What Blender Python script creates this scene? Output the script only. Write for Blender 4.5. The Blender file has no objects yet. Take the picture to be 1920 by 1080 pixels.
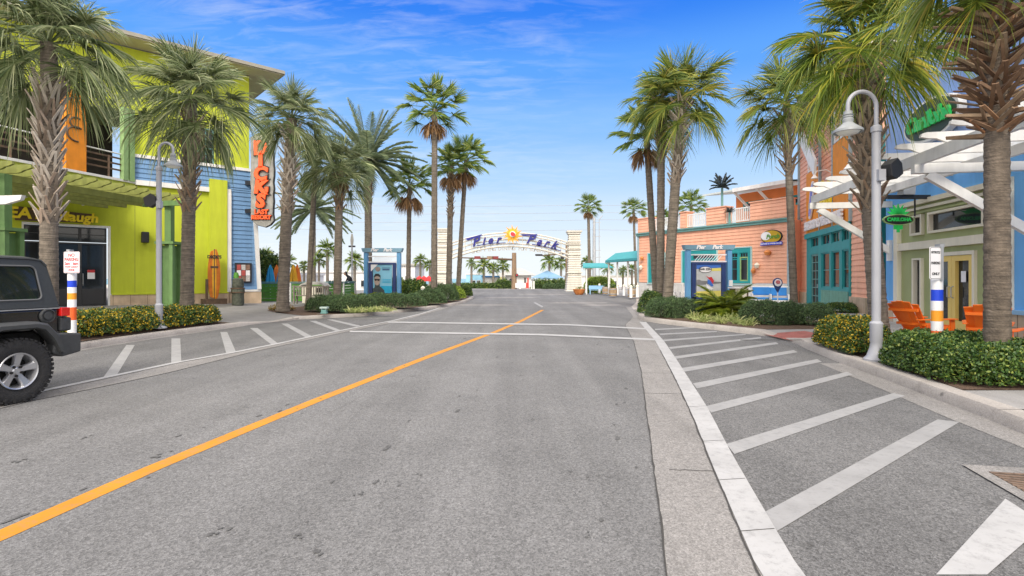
import bpy, bmesh, math, random
from mathutils import Vector, Matrix
from math import radians as R, sin, cos, pi
C = bpy.context.scene.collection
SC = bpy.context.scene
CAMZ = 1.6; F = 1000.0; HY = 522.0
# ------------------------------------------------------------------ camera
cd = bpy.data.cameras.new('camera'); cam = bpy.data.objects.new('camera', cd); C.objects.link(cam)
cam.location = (0, 0, CAMZ); cam.rotation_euler = (R(90), 0, 0)
cd.sensor_width = 36; cd.lens = 36 * F / 1920; cd.shift_y = -(540 - HY) / 1920
cd.clip_end = 3000; cd.clip_start = 0.05
SC.camera = cam
SC.view_settings.view_transform = 'Standard'; SC.view_settings.look = 'None'
SC.view_settings.exposure = 0.35; SC.view_settings.gamma = 1.0
# ------------------------------------------------------------------ world
SUN_EL, SUN_AZ = R(40), R(187)          # azimuth clockwise from +Y
w = bpy.data.worlds.new('World'); SC.world = w; w.use_nodes = True
nt = w.node_tree; N = nt.nodes; L = nt.links; N.clear()
out = N.new('ShaderNodeOutputWorld'); bg = N.new('ShaderNodeBackground'); bg.inputs[1].default_value = 0.1
sky = N.new('ShaderNodeTexSky'); sky.sky_type = 'NISHITA'; sky.sun_disc = False
sky.sun_elevation = SUN_EL; sky.sun_rotation = SUN_AZ; sky.air_density = 1.2; sky.dust_density = 0.5; sky.ozone_density = 3
tc = N.new('ShaderNodeTexCoord'); sp = N.new('ShaderNodeSeparateXYZ'); L.new(tc.outputs['Generated'], sp.inputs[0])
ramp = N.new('ShaderNodeValToRGB'); L.new(sp.outputs['Z'], ramp.inputs[0])
cr = ramp.color_ramp; cr.interpolation = 'EASE'
def srgb(r, g, b):
    f = lambda c: (c / 255 / 12.92) if c / 255 <= .04045 else ((c / 255 + .055) / 1.055) ** 2.4
    return (f(r), f(g), f(b), 1)
st = [(0.0, (238, 246, 252)), (0.035, (236, 244, 252)), (0.11, (212, 230, 250)), (0.19, (176, 212, 252)), (0.27, (136, 190, 252)), (0.36, (92, 164, 252)), (0.46, (38, 126, 244)), (0.62, (52, 118, 222)), (1.0, (90, 140, 215))]
while len(cr.elements) < len(st): cr.elements.new(0.5)
for e, (p, c) in zip(cr.elements, st): e.position = p; e.color = srgb(*c)
def wmath(op, a, b=None, clamp=False):
    m = N.new('ShaderNodeMath'); m.operation = op; m.use_clamp = clamp
    for i, v in enumerate((a, b)):
        if v is None: continue
        if isinstance(v, (int, float)): m.inputs[i].default_value = v
        else: L.new(v, m.inputs[i])
    return m.outputs[0]
# thin wisps, projected on a flat cloud layer
dz = wmath('ADD', sp.outputs['Z'], 0.12)
px_ = wmath('DIVIDE', sp.outputs['X'], dz); py_ = wmath('DIVIDE', sp.outputs['Y'], dz)
cmb = N.new('ShaderNodeCombineXYZ'); L.new(px_, cmb.inputs[0]); L.new(py_, cmb.inputs[1])
mp = N.new('ShaderNodeMapping'); mp.inputs['Rotation'].default_value = (0, 0, R(28)); mp.inputs['Scale'].default_value = (2.0, 6.0, 1)
L.new(cmb.outputs[0], mp.inputs[0])
ns = N.new('ShaderNodeTexNoise'); ns.inputs['Scale'].default_value = 2.2; ns.inputs['Detail'].default_value = 9; ns.inputs['Roughness'].default_value = 0.62; ns.inputs['Distortion'].default_value = 0.5
L.new(mp.outputs[0], ns.inputs[0])
ns2 = N.new('ShaderNodeTexNoise'); ns2.inputs['Scale'].default_value = 0.9; ns2.inputs['Detail'].default_value = 2; L.new(cmb.outputs[0], ns2.inputs[0])
a = wmath('MULTIPLY', wmath('SUBTRACT', ns.outputs[0], 0.44), 3.6, True)
b = wmath('MULTIPLY', wmath('SUBTRACT', ns2.outputs[0], 0.30), 3.5, True)
lft = wmath('ADD', wmath('MULTIPLY', sp.outputs['X'], -1.1), 0.30, True)      # more wisps to the left of the street
cl = wmath('MULTIPLY', wmath('MULTIPLY', a, b), lft, True)
# bright broken cloud overhead and behind
ov = wmath('MULTIPLY', wmath('SUBTRACT', sp.outputs['Z'], 0.52), 4.0, True)
bk = wmath('MULTIPLY', wmath('SUBTRACT', wmath('MULTIPLY', sp.outputs['Y'], -1.0), 0.1), 3.0, True)
ov = wmath('MULTIPLY', wmath('MAXIMUM', ov, bk), 0.85)
cl2 = wmath('MULTIPLY', cl, 0.8)
mixc = N.new('ShaderNodeMixRGB'); L.new(cl2, mixc.inputs[0]); L.new(ramp.outputs[0], mixc.inputs[1]); mixc.inputs[2].default_value = (0.95, 0.96, 0.98, 1)
sc_ = N.new('ShaderNodeMixRGB'); sc_.blend_type = 'MULTIPLY'; sc_.inputs[0].default_value = 1; 
mixd = N.new('ShaderNodeMixRGB'); L.new(ov, mixd.inputs[0]); L.new(mixc.outputs[0], mixd.inputs[1]); mixd.inputs[2].default_value = (2.6, 2.4, 2.2, 1)     # sunlit cloud overhead and behind
L.new(mixd.outputs[0], sc_.inputs[1]); sc_.inputs[2].default_value = (7.7, 7.7, 7.7, 1)
ad = N.new('ShaderNodeMixRGB'); ad.blend_type = 'ADD'; ad.inputs[0].default_value = 0.10; L.new(sc_.outputs[0], ad.inputs[1]); L.new(sky.outputs[0], ad.inputs[2])
L.new(ad.outputs[0], bg.inputs[0]); L.new(bg.outputs[0], out.inputs[0])
# ------------------------------------------------------------------ sun
sd = bpy.data.lights.new('sun', 'SUN'); sd.energy = 2.5; sd.angle = R(16); sd.color = (1.0, 0.92, 0.80)
so = bpy.data.objects.new('sun', sd); C.objects.link(so)
sdir = Vector((sin(SUN_AZ) * cos(SUN_EL), cos(SUN_AZ) * cos(SUN_EL), sin(SUN_EL)))
so.rotation_euler = sdir.to_track_quat('Z', 'Y').to_euler(); so.location = sdir * 50
# ------------------------------------------------------------------ geometry helpers
def G(px, py, z=0.0):
    Y = (CAMZ - z) * F / (py - HY); return Vector(((px - 960) / F * Y, Y, z))
def AT(px, py, Y): return Vector(((px - 960) / F * Y, Y, CAMZ + (HY - py) / F * Y))
def ZZ(py, Y): return CAMZ + (HY - py) / F * Y
class MB:
    def __init__(s, M=None): s.v = []; s.f = []; s.M = M
    def add(s, vs, fs):
        o = len(s.v)
        s.v += [tuple(s.M @ Vector(p)) if s.M else tuple(p) for p in vs]
        s.f += [tuple(i + o for i in f) for f in fs]
    def poly(s, pts): s.add(pts, [tuple(range(len(pts)))])
    def box(s, x0, x1, y0, y1, z0, z1):
        v = [(x, y, z) for z in (z0, z1) for y in (y0, y1) for x in (x0, x1)]
        s.add(v, [(0, 2, 3, 1), (4, 5, 7, 6), (0, 1, 5, 4), (2, 6, 7, 3), (0, 4, 6, 2), (1, 3, 7, 5)])
    def bar(s, p, q, w, h=None, up=(0, 0, 1), w2=None, h2=None):
        h = h or w; w2 = w2 or w; h2 = h2 or h
        p = Vector(p); q = Vector(q); d = (q - p).normalized(); u = Vector(up)
        if abs(d.dot(u)) > .98: u = Vector((0, 1, 0))
        a = d.cross(u).normalized(); b = a.cross(d).normalized()
        v = []
        for c, ww, hh in ((p, w, h), (q, w2, h2)):
            for sa, sb in ((-1, -1), (1, -1), (1, 1), (-1, 1)): v.append(c + a * ww / 2 * sa + b * hh / 2 * sb)
        s.add(v, [(3, 2, 1, 0), (4, 5, 6, 7), (0, 1, 5, 4), (1, 2, 6, 5), (2, 3, 7, 6), (3, 0, 4, 7)])
    def tube(s, pts, r, n=8, cap=True):
        pts = [Vector(p) for p in pts]; rs = r if isinstance(r, (list, tuple)) else [r] * len(pts)
        v = []; pa = None
        for i, p in enumerate(pts):
            d = (pts[min(i + 1, len(pts) - 1)] - pts[max(i - 1, 0)]).normalized()
            if pa is None:
                t = Vector((0, 0, 1)) if abs(d.z) < .9 else Vector((1, 0, 0)); pa = d.cross(t).normalized()
            else: pa = (pa - d * pa.dot(d)).normalized()
            pb = d.cross(pa)
            for k in range(n): v.append(p + (pa * cos(2 * pi * k / n) + pb * sin(2 * pi * k / n)) * rs[i])
        f = []
        for i in range(len(pts) - 1):
            for k in range(n):
                k2 = (k + 1) % n; f.append((i * n + k, i * n + k2, (i + 1) * n + k2, (i + 1) * n + k))
        if cap: f.append(tuple(reversed(range(n)))); f.append(tuple(range(len(v) - n, len(v))))
        s.add(v, f)
    def lathe(s, prof, c=(0, 0, 0), n=20, axis='z'):
        v = []; f = []
        for (r, h) in prof:
            for k in range(n):
                a = 2 * pi * k / n
                p = (r * cos(a), r * sin(a), h)
                if axis == 'y': p = (r * cos(a), h, r * sin(a))
                if axis == 'x': p = (h, r * cos(a), r * sin(a))
                v.append((p[0] + c[0], p[1] + c[1], p[2] + c[2]))
        for i in range(len(prof) - 1):
            for k in range(n):
                k2 = (k + 1) % n; q = (i * n + k, i * n + k2, (i + 1) * n + k2, (i + 1) * n + k)
                f.append(q[::-1] if axis == 'y' else q)
        s.add(v, f)
    def ball(s, c, r, n=12, m=8, sc=(1, 1, 1)):
        v = []; f = []
        for i in range(m + 1):
            t = pi * i / m
            for k in range(n): v.append((c[0] + r * sc[0] * sin(t) * cos(2 * pi * k / n), c[1] + r * sc[1] * sin(t) * sin(2 * pi * k / n), c[2] - r * sc[2] * cos(t)))
        for i in range(m):
            for k in range(n): f.append((i * n + k, i * n + (k + 1) % n, (i + 1) * n + (k + 1) % n, (i + 1) * n + k))
        s.add(v, f)
    def prism(s, pts, t0, t1, axis='y'):
        """2D outline extruded along an axis (y: outline in x,z; z: outline in x,y; x: outline in y,z)"""
        def P(p, t): return {'y': (p[0], t, p[1]), 'z': (p[0], p[1], t), 'x': (t, p[0], p[1])}[axis]
        n = len(pts); v = [P(p, t0) for p in pts] + [P(p, t1) for p in pts]
        f = [tuple(range(n)), tuple(range(2 * n - 1, n - 1, -1))]
        for i in range(n): j = (i + 1) % n; f.append((i, i + n, j + n, j))
        s.add(v, f)
    def clap(s, x0, x1, z0, z1, y=0, h=.2, t=.03):
        k = math.floor(z0 / h + 1e-6)
        while k * h < z1 - 1e-4:
            za = max(z0, k * h); zb = min(z1, (k + 1) * h)
            ya = y - t * (1 - (za - k * h) / h); yb = y - t * (1 - (zb - k * h) / h)
            s.add([(x0, ya, za), (x1, ya, za), (x1, yb, zb), (x0, yb, zb)], [(0, 1, 2, 3)])
            if za <= k * h + 1e-6: s.add([(x0, y, za), (x1, y, za), (x1, ya, za), (x0, ya, za)], [(0, 1, 2, 3)])
            k += 1
    def cells(s, x0, x1, z0, z1, holes, fn):
        xs = sorted(set([x0, x1] + [min(max(v, x0), x1) for h in holes for v in h[:2]])); zs = sorted(set([z0, z1] + [min(max(v, z0), z1) for h in holes for v in h[2:]]))
        for a, b in zip(xs, xs[1:]):
            run = None
            for c, d in list(zip(zs, zs[1:])) + [(None, None)]:
                inh = c is None or any(h[0] <= (a + b) / 2 <= h[1] and h[2] <= (c + d) / 2 <= h[3] for h in holes)
                if not inh: run = (run[0], d) if run else (c, d)
                if inh and run: fn(a, b, run[0], run[1]); run = None
    def build(s, name, mat, parent=None, smooth=False, bevel=0, M=None):
        me = bpy.data.meshes.new(name); me.from_pydata(s.v, [], s.f)
        if mat: me.materials.append(mat)
        if smooth:
            me.polygons.foreach_set('use_smooth', [True] * len(me.polygons))
            try: me.set_sharp_from_angle(angle=R(38))
            except Exception: pass
        me.update()
        o = bpy.data.objects.new(name, me); C.objects.link(o)
        if parent: o.parent = parent
        if M: o.matrix_world = M
        if bevel:
            b = o.modifiers.new('bevel', 'BEVEL'); b.width = bevel; b.segments = 2; b.limit_method = 'ANGLE'; b.angle_limit = R(40)
        return o
def tag(o, label, cat, group=None, kind=None):
    if label: o['label'] = label
    if cat: o['category'] = cat
    if group: o['group'] = group
    if kind: o['kind'] = kind
    return o
def thing(name, label, cat, loc=(0, 0, 0), rz=0, group=None):
    o = bpy.data.objects.new(name, None); C.objects.link(o); o.location = loc; o.rotation_euler = (0, 0, rz); o.empty_display_size = .1
    return tag(o, label, cat, group)
def struct(name, mb, mat, smooth=False):
    o = mb.build(name, mat, None, smooth); o['kind'] = 'structure'; return o
def dup(root, loc=None, rz=None, label=None):
    def cp(o, par):
        c = o.copy(); C.objects.link(c)
        c.parent = par
        for ch in o.children: cp(ch, c)
        return c
    r = cp(root, None)
    if loc is not None: r.location = loc
    if rz is not None: r.rotation_euler = (0, 0, rz)
    if label: r['label'] = label
    return r
class Fac:
    """vertical plane; x runs left to right as seen, -y is outward"""
    def __init__(s, O, u): s.O = Vector(O[:2]); s.u = Vector(u).normalized(); s.n = Vector((s.u.y, -s.u.x)); s.ang = math.atan2(s.u.y, s.u.x)
    def S(s, px, off=0):
        k = (px - 960) / F; o = s.O + s.n * off
        return (k * o.y - o.x) / (s.u.x - k * s.u.y)
    def Z(s, px, py, off=0): return CAMZ + (HY - py) / F * (s.O + s.n * off + s.u * s.S(px, off)).y
    def M(s, z=0): return Matrix.Translation((s.O.x, s.O.y, z)) @ Matrix.Rotation(s.ang, 4, 'Z')
    def W(s, x, y, z): return s.M() @ Vector((x, y, z))
# ------------------------------------------------------------------ materials
MC = {}
def mat(name, col, rough=.7, var=.08, scale=3, bump=0, bscale=40, metal=0, spec=.5, stain=0, island=0, transl=0, emit=0, streak=0, coat=0, rings=0):
    if name in MC: return MC[name]
    m = bpy.data.materials.new(name); m.use_nodes = True; t = m.node_tree; n = t.nodes; l = t.links
    b = n['Principled BSDF']; b.inputs['Roughness'].default_value = rough; b.inputs['Metallic'].default_value = metal
    b.inputs['Specular IOR Level'].default_value = spec
    if coat: b.inputs['Coat Weight'].default_value = coat; b.inputs['Coat Roughness'].default_value = .05
    geo = n.new('ShaderNodeNewGeometry'); cur = None
    tcx = n.new('ShaderNodeTexCoord')
    rgb = n.new('ShaderNodeRGB'); rgb.outputs[0].default_value = (*col[:3], 1); cur = rgb.outputs[0]
    def mul(fac_out, lo, hi, cur, c2=None):
        mr = n.new('ShaderNodeMapRange'); l.new(fac_out, mr.inputs[0]); mr.inputs[1].default_value = .3; mr.inputs[2].default_value = .7; mr.inputs[3].default_value = lo; mr.inputs[4].default_value = hi
        mx = n.new('ShaderNodeMixRGB'); mx.blend_type = 'MULTIPLY'; mx.inputs[0].default_value = 1
        l.new(cur, mx.inputs[1]); l.new(mr.outputs[0], mx.inputs[2]); return mx.outputs[0]
    if var:
        nz = n.new('ShaderNodeTexNoise'); nz.inputs['Scale'].default_value = scale; nz.inputs['Detail'].default_value = 6; l.new(geo.outputs['Position'], nz.inputs[0])
        cur = mul(nz.outputs[0], 1 - var, 1 + var, cur)
    if streak:
        mpp = n.new('ShaderNodeMapping'); mpp.inputs['Scale'].default_value = (3, 3, .35); l.new(geo.outputs['Position'], mpp.inputs[0])
        nz = n.new('ShaderNodeTexNoise'); nz.inputs['Scale'].default_value = 1.6; nz.inputs['Detail'].default_value = 8; nz.inputs['Roughness'].default_value = .65; l.new(mpp.outputs[0], nz.inputs[0])
        cur = mul(nz.outputs[0], 1 - streak, 1 + streak * .3, cur)
    if rings:
        for zs_, am_ in ((38, .5), (95, .5)):
            mpp = n.new('ShaderNodeMapping'); mpp.inputs['Scale'].default_value = (2.2, 2.2, zs_); l.new(tcx.outputs['Object'], mpp.inputs[0])
            nz = n.new('ShaderNodeTexNoise'); nz.inputs['Scale'].default_value = 1.0; nz.inputs['Detail'].default_value = 4; nz.inputs['Roughness'].default_value = .6; l.new(mpp.outputs[0], nz.inputs[0])
            cur = mul(nz.outputs[0], 1 - rings * am_, 1 + rings * am_, cur)
    if stain:
        nz = n.new('ShaderNodeTexNoise'); nz.inputs['Scale'].default_value = 1.1; nz.inputs['Detail'].default_value = 8; nz.inputs['Roughness'].default_value = .7; l.new(geo.outputs['Position'], nz.inputs[0])
        cur = mul(nz.outputs[0], 1 - stain, 1 + stain * .4, cur)
    if island:
        rp = n.new('ShaderNodeValToRGB'); l.new(geo.outputs['Random Per Island'], rp.inputs[0])
        cols = island; rp.color_ramp.interpolation = 'LINEAR'
        while len(rp.color_ramp.elements) < len(cols): rp.color_ramp.elements.new(.5)
        for e, (p, c) in zip(rp.color_ramp.elements, cols): e.position = p; e.color = (*c, 1)
        cur = rp.outputs[0]
        if var:
            nz = n.new('ShaderNodeTexNoise'); nz.inputs['Scale'].default_value = scale; nz.inputs['Detail'].default_value = 3; l.new(geo.outputs['Position'], nz.inputs[0]); cur = mul(nz.outputs[0], 1 - var, 1 + var, cur)
    l.new(cur, b.inputs['Base Color'])
    if bump:
        nb = n.new('ShaderNodeTexNoise'); nb.inputs['Scale'].default_value = bscale; nb.inputs['Detail'].default_value = 5; l.new(tcx.outputs['Object'], nb.inputs[0])
        bp = n.new('ShaderNodeBump'); bp.inputs['Strength'].default_value = bump; bp.inputs['Distance'].default_value = .02; l.new(nb.outputs[0], bp.inputs['Height']); l.new(bp.outputs[0], b.inputs['Normal'])
    if transl:
        tr = n.new('ShaderNodeBsdfTranslucent'); l.new(cur, tr.inputs[0]); ms = n.new('ShaderNodeMixShader'); ms.inputs[0].default_value = transl
        l.new(b.outputs[0], ms.inputs[1]); l.new(tr.outputs[0], ms.inputs[2]); l.new(ms.outputs[0], n['Material Output'].inputs[0])
    if emit:
        b.inputs['Emission Color'].default_value = (*col[:3], 1); b.inputs['Emission Strength'].default_value = emit
    MC[name] = m; return m
def road_mat(name, base, speck=.35, warm=0, stainamt=.5, ang=12):
    m = bpy.data.materials.new(name); m.use_nodes = True; t = m.node_tree; n = t.nodes; l = t.links; b = n['Principled BSDF']
    b.inputs['Roughness'].default_value = .88; b.inputs['Specular IOR Level'].default_value = .3
    geo = n.new('ShaderNodeNewGeometry')
    def noise(sc, det, rough=.5, mapping=None, rot=0):
        x = n.new('ShaderNodeTexNoise'); x.inputs['Scale'].default_value = sc; x.inputs['Detail'].default_value = det; x.inputs['Roughness'].default_value = rough
        if mapping:
            mm = n.new('ShaderNodeMapping'); mm.inputs['Scale'].default_value = mapping; mm.inputs['Rotation'].default_value = (0, 0, R(rot)); l.new(geo.outputs['Position'], mm.inputs[0]); l.new(mm.outputs[0], x.inputs[0])
        else: l.new(geo.outputs['Position'], x.inputs[0])
        return x.outputs[0]
    def mr(o, a, b_, c, d):
        x = n.new('ShaderNodeMapRange'); l.new(o, x.inputs[0])
        for i, v in enumerate((a, b_, c, d)): x.inputs[i + 1].default_value = v
        return x.outputs[0]
    def mulv(*os):
        cur = os[0]
        for o in os[1:]:
            x = n.new('ShaderNodeMath'); x.operation = 'MULTIPLY'; l.new(cur, x.inputs[0]); l.new(o, x.inputs[1]); cur = x.outputs[0]
        return cur
    # aggregate: coarse and fine grains
    vo = n.new('ShaderNodeTexVoronoi'); vo.inputs['Scale'].default_value = 85; l.new(geo.outputs['Position'], vo.inputs[0])
    g1 = mr(vo.outputs['Color'], 0, 1, 1 - speck * .55, 1 + speck * .55)
    g2 = mr(noise(190, 2), .3, .7, 1 - speck * .45, 1 + speck * .45)
    g3 = mr(noise(22, 5, .7), .3, .7, 1 - speck * .22, 1 + speck * .22)
    big = mr(noise(.45, 7, .65), .3, .7, .84, 1.13)
    lanes = mr(noise(1.0, 4, .6, (1.1, .05, 1), ang), .3, .7, .81, 1.13)
    patch = mr(noise(1.3, 9, .75), .55, .72, 1.0, 1 - stainamt * .6)
    dots = mr(noise(5.0, 3, .5, (1.0, .5, 1), ang), .70, .75, 1.0, 1 - stainamt * .8)
    v = mulv(g1, g2, g3, big, lanes, patch, dots)
    cr_ = n.new('ShaderNodeMixRGB'); cr_.blend_type = 'MULTIPLY'; cr_.inputs[0].default_value = 1; cr_.inputs[1].default_value = (base * (1 + warm), base, base * (1 - warm), 1); l.new(v, cr_.inputs[2])
    l.new(cr_.outputs[0], b.inputs['Base Color'])
    bp = n.new('ShaderNodeBump'); bp.inputs['Strength'].default_value = .45; bp.inputs['Distance'].default_value = .006; l.new(vo.outputs['Distance'], bp.inputs['Height']); l.new(bp.outputs[0], b.inputs['Normal'])
    return m
class M_: pass
M = M_()
M.road = road_mat('asphalt', .166, .8, .002, .35, 12)
M.park = road_mat('parking_asphalt', .143, .9, .004, .4, 10)
M.gutter = road_mat('gutter_concrete', .235, .6, .04, .5)
M.conc = road_mat('curb_concrete', .37, .3, .085, .6)
M.walk = road_mat('paving_concrete', .32, .18, .035, .4)
M.plaza = road_mat('plaza_paving', .235, .22, .03, .5)
M.sand = mat('sand', (.62, .57, .48), .95, .08)
M.water = mat('sea_water', (.12, .33, .38), .25, .05)
M.mulch = mat('mulch', (.10, .062, .04), .95, .5, 30, bump=1, bscale=60)
M.red_pad = mat('red_tactile', (.30, .10, .08), .85, .2, 6, bump=.5, bscale=60)
def paint(name, col):
    m = mat(name, col, .75, .10, 2.5)
    t = m.node_tree; n = t.nodes; l = t.links; b = n['Principled BSDF']
    geo = n.new('ShaderNodeNewGeometry'); x = n.new('ShaderNodeTexNoise'); x.inputs['Scale'].default_value = 9; x.inputs['Detail'].default_value = 12; x.inputs['Roughness'].default_value = .85; l.new(geo.outputs['Position'], x.inputs[0])
    r = n.new('ShaderNodeMapRange'); l.new(x.outputs[0], r.inputs[0]); r.inputs[1].default_value = .50; r.inputs[2].default_value = .66; r.inputs[3].default_value = 0.02; r.inputs[4].default_value = .62
    mx = n.new('ShaderNodeMixRGB'); l.new(r.outputs[0], mx.inputs[0]); src = b.inputs['Base Color'].links[0].from_socket; l.new(src, mx.inputs[1]); mx.inputs[2].default_value = (.16, .16, .158, 1)
    l.new(mx.outputs[0], b.inputs['Base Color']); return m
M.wline = paint('white_road_paint', (.39, .39, .39)); M.yline = paint('yellow_road_paint', (.52, .215, .004)); M.wline2 = paint('worn_white_paint', (.29, .29, .29))
M.crack = mat('crack', (.05, .048, .045), 1)
M.oil = mat('oil_stain', (.095, .095, .094), .9, .3, 30)
M.lime = mat('lime_stucco', (.50, .565, .032), .8, .06, 1.2, bump=.15, bscale=30, streak=.12)
M.lime_lt = mat('pale_lime_stucco', (.62, .70, .13), .8, .05, 1.2, streak=.1)
M.blue = mat('blue_siding', (.15, .29, .50), .65, .08, 2, streak=.15)
M.white = mat('white_trim', (.78, .77, .74), .6, .06, 3, streak=.12)
M.stone = mat('stone_base', (.55, .42, .29), .85, .18, 2.5, bump=.3, bscale=25, streak=.2)
M.olive = mat('olive_timber', (.22, .24, .055), .75, .15, 5, streak=.25)
M.green = mat('green_post', (.13, .24, .08), .7, .1, 4, streak=.2)
M.ltgreen = mat('pale_green_post', (.28, .44, .18), .7, .1, 4, streak=.2)
M.orange = mat('orange_panel', (.80, .27, .015), .7, .08, 3, streak=.12)
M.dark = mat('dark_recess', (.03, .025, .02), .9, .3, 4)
M.brown = mat('brown_wood', (.12, .075, .045), .75, .3, 6, streak=.3)
M.glass = mat('dark_glass', (.018, .022, .026), .05, .3, 1, spec=.45)
M.frame_dk = mat('dark_frame', (.025, .025, .028), .4, .1)
M.roofgrey = mat('grey_roof_edge', (.30, .28, .23), .6, .1, 3, streak=.15)
M.soffit = mat('tan_soffit', (.50, .46, .34), .8, .06)
M.coral = mat('coral_siding', (.84, .43, .28), .7, .07, 1.5, streak=.12)
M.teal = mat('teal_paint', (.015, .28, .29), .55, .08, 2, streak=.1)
M.tealdk = mat('teal_band', (.14, .30, .28), .6, .1, 2, streak=.2)
M.awning = mat('teal_awning', (.05, .30, .32), .7, .06)
M.awnunder = mat('wood_underside', (.25, .12, .06), .8, .3, 8)
M.bldblue = mat('sky_blue_wall', (.15, .43, .82), .75, .05, 1, bump=.12, bscale=30, streak=.1)
M.peri = mat('periwinkle_wall', (.26, .40, .72), .75, .05, 1, streak=.1)
M.sage = mat('sage_wall', (.36, .40, .19), .75, .05, 2, streak=.08)
M.cream = mat('cream_trim', (.74, .70, .58), .65, .05, 2, streak=.1)
M.yellow = mat('yellow_door', (.76, .56, .16), .55, .05, 2)
M.ledge = mat('blue_ledge', (.27, .47, .66), .7, .06)
M.orange_ch = mat('orange_plastic', (.85, .17, .012), .45, .05, 3, spec=.4)
M.lamp = mat('grey_lamp_paint', (.34, .35, .38), .38, .06, 3, spec=.5)
M.lamphood = mat('lamp_hood_grey', (.30, .32, .33), .4, .1)
M.lens = mat('lamp_lens', (.85, .86, .80), .3, 0)
M.black = mat('black_plastic', (.018, .018, .02), .5, .1)
M.signw = mat('sign_white', (.80, .79, .80), .35, .03)
M.signred = mat('sign_red', (.55, .03, .04), .5, 0)
M.signblk = mat('sign_black', (.02, .02, .02), .5, 0)
M.pblue = mat('post_blue', (.01, .055, .60), .45, 0); M.porange = mat('post_orange', (.85, .33, .02), .45, 0); M.pred = mat('post_red', (.78, .12, .02), .45, 0); M.pwhite = mat('post_white', (.78, .78, .78), .45, .03)
M.gold = mat('yellow_letters', (.92, .70, .02), .5, .03)
M.bark = mat('palm_bark', (.165, .138, .108), .95, .25, 9, bump=1, bscale=30, streak=.3, rings=.75)
M.bark2 = mat('palm_bark_grey', (.22, .19, .155), .95, .22, 9, bump=1, bscale=40, streak=.3)
M.boot = mat('palm_boots', (.26, .2, .14), .9, .2, 8, island=[(0, (.12, .08, .05)), (.4, (.30, .23, .16)), (.75, (.40, .33, .24)), (1, (.20, .11, .06))])
M.bootgrey = mat('palm_boots_grey', (.26, .2, .14), .9, .2, 8, island=[(0, (.16, .12, .085)), (.3, (.36, .31, .25)), (.75, (.50, .45, .38)), (1, (.28, .19, .13))])
M.barkbrown = mat('palm_bark_brown', (.135, .108, .082), .95, .3, 9, bump=1, bscale=30, streak=.35, rings=.75)
M.bootbrown = mat('palm_boots_brown', (.26, .2, .14), .9, .2, 8, island=[(0, (.07, .04, .025)), (.4, (.20, .12, .07)), (.8, (.34, .25, .16)), (1, (.26, .11, .045))])
def leafmat(nm, cols, tr=.3): return mat(nm, (0, 0, 0), .45, .16, 1.3, island=cols, transl=tr, spec=.35)
M.frond = leafmat('sabal_frond', [(0, (.07, .11, .04)), (.35, (.135, .175, .07)), (.7, (.24, .29, .13)), (1, (.46, .48, .28))])
M.frondy = leafmat('sabal_frond_yellow', [(0, (.07, .13, .02)), (.3, (.14, .21, .03)), (.66, (.24, .32, .05)), (.90, (.46, .46, .06)), (1, (.52, .36, .06))])
M.frondy2 = leafmat('sabal_frond_olive', [(0, (.06, .11, .02)), (.35, (.12, .18, .04)), (.7, (.24, .29, .06)), (.93, (.42, .42, .08)), (1, (.5, .36, .07))])
M.frondw = leafmat('fan_frond', [(0, (.07, .13, .03)), (.4, (.13, .21, .045)), (.8, (.25, .33, .07)), (1, (.44, .44, .09))])
M.frondd = leafmat('date_frond', [(0, (.10, .145, .075)), (.5, (.17, .22, .12)), (1, (.29, .34, .19))])
M.frondk = leafmat('metal_frond', [(0, (.035, .05, .055)), (1, (.07, .09, .09))], 0)
M.skirt = leafmat('dead_frond', [(0, (.15, .08, .035)), (.5, (.30, .17, .08)), (1, (.40, .27, .14))], .15)
M.hedge = mat('hedge_leaf', (0, 0, 0), .5, .2, 2, island=[(0, (.02, .055, .012)), (.45, (.05, .11, .02)), (.8, (.10, .17, .03)), (1, (.26, .30, .05))], transl=.15, spec=.45)
M.hedgey = mat('flowering_hedge_leaf', (0, 0, 0), .5, .2, 2, island=[(0, (.02, .055, .012)), (.4, (.05, .11, .02)), (.72, (.11, .18, .03)), (.78, (.50, .34, .02)), (1, (.62, .42, .02))], transl=.15, spec=.45)
M.shrub = mat('shrub_needle', (0, 0, 0), .65, .2, 2, island=[(0, (.025, .06, .02)), (.5, (.055, .11, .035)), (1, (.12, .18, .06))], transl=.1)
M.shrubl = mat('bright_shrub_leaf', (0, 0, 0), .6, .2, 2, island=[(0, (.10, .18, .015)), (.5, (.20, .30, .03)), (1, (.36, .44, .05))], transl=.15)
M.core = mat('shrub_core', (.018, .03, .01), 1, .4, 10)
M.grass = mat('variegated_grass', (0, 0, 0), .5, .15, 2, island=[(0, (.14, .20, .05)), (.5, (.36, .42, .14)), (1, (.62, .60, .30))], transl=.25)
M.sago = mat('sago_leaf', (0, 0, 0), .4, .15, 2, island=[(0, (.07, .12, .01)), (.5, (.16, .22, .02)), (1, (.32, .36, .035))], transl=.2)
M.kblue = mat('kiosk_blue', (.12, .33, .58), .55, .06, 3, streak=.1); M.knavy = mat('kiosk_navy', (.02, .045, .16), .5, .1); M.kslate = mat('kiosk_slate', (.16, .30, .40), .55, .1)
M.arch = mat('arch_cream_metal', (.66, .63, .55), .55, .06, 1); M.archb = mat('arch_letter_blue', (.018, .020, .19), .4, .02)
M.pillar = mat('pillar_siding', (.60, .57, .50), .75, .08, 1, streak=.12)
M.sun1 = mat('sun_orange', (.80, .33, .02), .5, .1, 2); M.sun2 = mat('sun_gold', (.85, .50, .06), .5, .1, 2)
M.wood = mat('weathered_wood', (.24, .22, .18), .85, .2, 6, streak=.3); M.poleb = mat('timber_pole', (.28, .19, .12), .85, .2, 6, streak=.3); M.steel = mat('galvanised_steel', (.36, .37, .38), .5, .12, metal=.3)
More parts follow.
